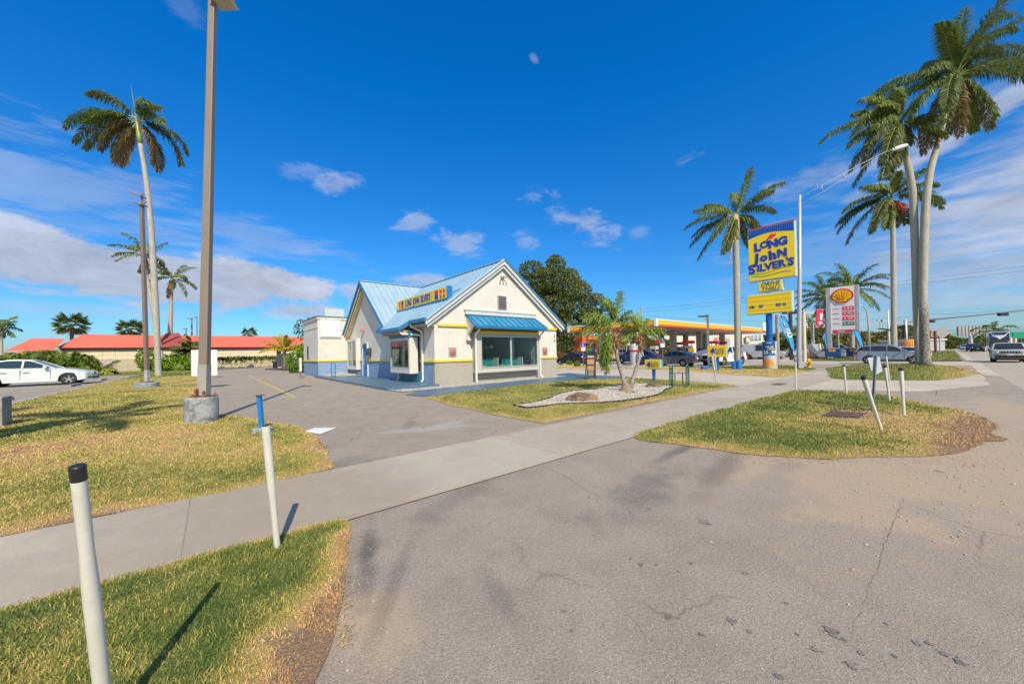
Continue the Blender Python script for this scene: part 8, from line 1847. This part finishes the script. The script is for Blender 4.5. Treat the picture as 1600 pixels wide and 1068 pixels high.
sheet('kerb', rect(-19, -.2, 71.5, 72.0), .16, M_CONC2, .16)
t = grid_thing('grey_kiosk', -30, 78, 'low pale flat roofed building at the far left edge', 'building'); m_ = MB(); m_.box(-6, 6, 0, 8, 0, 3.7); m_.build('wall', M_PH, t); m_ = MB(); m_.box(-6.3, 6.3, -.3, 8, 3.7, 3.95); m_.build('roof', M_WHITE, t)
# oil spots, cracks and seams in the tarmac
M_OIL = mat('oil stain', (.20, .168, .135), .7, .3, 20); M_OIL2 = mat('faint stain', (.21, .185, .155), .8, .3, 20); M_CRK = mat('tarmac crack', (.17, .145, .12), .9, .4, 12)
random.seed(17)
def stain(px, py, rpx, m, mb, z=.0045):
    c = G(px, py); r_ = rpx/F*c.y*.68; r2 = r_*1.15; a0_ = random.random()*6; n_ = 16
    for q_ in range(7 if rpx > 2.5 else 0):
        a = random.random()*6.28; dd = r_*random.uniform(.9, 2.0); sx, sy = c.x+math.cos(a)*dd, c.y+math.sin(a)*dd; s_ = r_*random.uniform(.1, .3)
        mb.add([(sx+s_*math.cos(k*1.05)*random.uniform(.5, 1.2), sy+s_*math.sin(k*1.05)*random.uniform(.5, 1.2), z) for k in range(6)], [(0, 1, 2, 3, 4, 5)])
    v = []; n_ = 28
    for k in range(n_):
        a = 6.283*k/n_; rr = random.uniform(.72, 1.12)+.38*noise.noise(Vector((math.cos(a)*1.2+px, math.sin(a)*1.2+py, 0)))+.2*noise.noise(Vector((math.cos(a)*3+px, math.sin(a)*3, 5)))
        v.append((c.x+r_*rr*math.cos(a)*random.uniform(.9, 1.1), c.y+r2*rr*math.sin(a)*random.uniform(.9, 1.1), z))
    mb.add(v, [tuple(range(n_))])
mb = MB()
for a in ((1298, 985, 11), (1303, 993, 7), (1142, 969, 9), (1096, 991, 5), (1171, 987, 5), (1043, 965, 5), (1452, 1005, 6), (1433, 1005, 7), (1476, 1022, 7), (1500, 1034, 9), (1386, 975, 4), (1001, 882, 5), (1025, 882, 3), (1060, 893, 3), (893, 985, 4), (1005, 776, 3), (920, 777, 3), (985, 800, 3), (765, 818, 3), (1399, 1025, 5), (1246, 991, 4), (1228, 942, 3), (972, 834, 2), (992, 848, 2), (1320, 1000, 4), (985, 873, 3)): stain(*a, M_OIL, mb)
tag(mb.build('oil_stain', M_OIL, recalc=False), kind='structure')
mb = MB()
for a in ((1100, 815, 11), (1165, 895, 6), (1080, 880, 5), (1275, 1015, 8), (1218, 1057, 8), (1330, 1040, 9), (1345, 1020, 6), (700, 735, 5), (640, 662, 5), (655, 664, 3), (737, 678, 3), (744, 680, 3), (752, 677, 3), (730, 684, 2), (1015, 795, 4), (885, 815, 4)): stain(*a, M_OIL2, mb, .0042)
tag(mb.build('oil_stain', M_OIL2, recalc=False), kind='structure')
def crack(pts_, wpx, mb, z=.0048):
    P_ = [G(*p) for p in pts_]; out = []
    for a, b_ in zip(P_[:-1], P_[1:]):
        k_ = max(2, int((b_-a).length/.05))
        for k in range(k_): out.append(a.lerp(b_, k/k_))
    out.append(P_[-1]); L_ = []; Rr = []
    for i, p in enumerate(out):
        d = (out[min(i+1, len(out)-1)]-out[max(i-1, 0)]).normalized(); nn = Vector((-d.y, d.x, 0)); j = .02*noise.noise(p*6)+.01*noise.noise(p*25)
        w_ = .55*wpx/F*p.y*(.35+.65*abs(noise.noise(p*9))*1.6); c = p+nn*j; L_.append((c.x+nn.x*w_, c.y+nn.y*w_, z)); Rr.append((c.x-nn.x*w_, c.y-nn.y*w_, z))
    n_ = len(L_); mb.add(L_+Rr, [(i, i+1, n_+i+1, n_+i) for i in range(n_-1)])
mb = MB()
crack([(1411, 777), (1399, 812), (1382, 852), (1372, 885), (1357, 920), (1340, 962)], .7, mb); crack([(1340, 962), (1330, 990), (1352, 1022)], .4, mb)
crack([(848, 728), (880, 742), (925, 770), (968, 792)], .7, mb); crack([(540, 812), (640, 772), (790, 728), (880, 709), (975, 684)], 1.1, mb); crack([(500, 735), (545, 765), (590, 800)], .6, mb)
crack([(1469, 594), (1466, 604), (1462, 618)], 1.2, mb)
tag(mb.build('pavement_crack', M_CRK, recalc=False), kind='structure')
# litter and pebbles
random.seed(99)
mb = MB()
def peb(x, y, r_, z=.004):
    a = random.random()*6; v = [(x+r_*math.cos(a+k*1.257)*random.uniform(.6, 1.3), y+r_*math.sin(a+k*1.257)*random.uniform(.6, 1.3), z) for k in range(5)]+[(x, y, z+r_*.7)]
    mb.add(v, [(k, (k+1) % 5, 5) for k in range(5)])
for k in range(170):
    px, py = random.gauss(1420, 120), random.gauss(760, 55)
    if py < 700 or px > 1640: continue
    q = G(px, py); peb(q.x, q.y, random.uniform(.005, .016))
for k in range(150):
    px = random.uniform(1000, 1600); py = random.uniform(700, 740)+max(0, (1300-px)*-.02); q = G(px, py); peb(q.x, q.y, random.uniform(.005, .014))
for k in range(120): q = G(random.uniform(1480, 1640), random.uniform(600, 760)); peb(q.x, q.y, random.uniform(.008, .022))
for k in range(50): q = G(random.gauss(555, 25), random.uniform(840, 1060)); peb(q.x, q.y, random.uniform(.003, .009))
tag(mb.build('pebbles', mat('limestone pebbles', (.42, .36, .28), .8, .2, 30), recalc=False), 'loose pale pebbles scattered over the tarmac', 'pebbles', kind='stuff')
# dry straw and twigs along the grass edges
lf = []; mb = MB()
for k in range(1500):
    s = random.random()
    if s < .5: q = G(random.gauss(1290, 150), random.gauss(716, 6))
    elif s < .8: q = G(random.gauss(1540, 22), random.gauss(675, 16))
    else: q = G(random.gauss(538, 9), random.uniform(835, 1010))
    a = random.random()*6.28; L_ = random.uniform(.02, .09)*(1 if q.y > 4 else .5); e = Vector((q.x+math.cos(a)*L_, q.y+math.sin(a)*L_, .012+random.random()*.02)); w_ = Vector((-math.sin(a), math.cos(a), 0))*.0035
    q.z = .01; mb.add([q-w_, q+w_, e], [(0, 1, 2)])
tag(mb.build('straw', mat('dry straw', (.42, .30, .15), .8, .3, 8), recalc=False), 'dry straw and clippings along the grass edges', 'straw', kind='stuff')
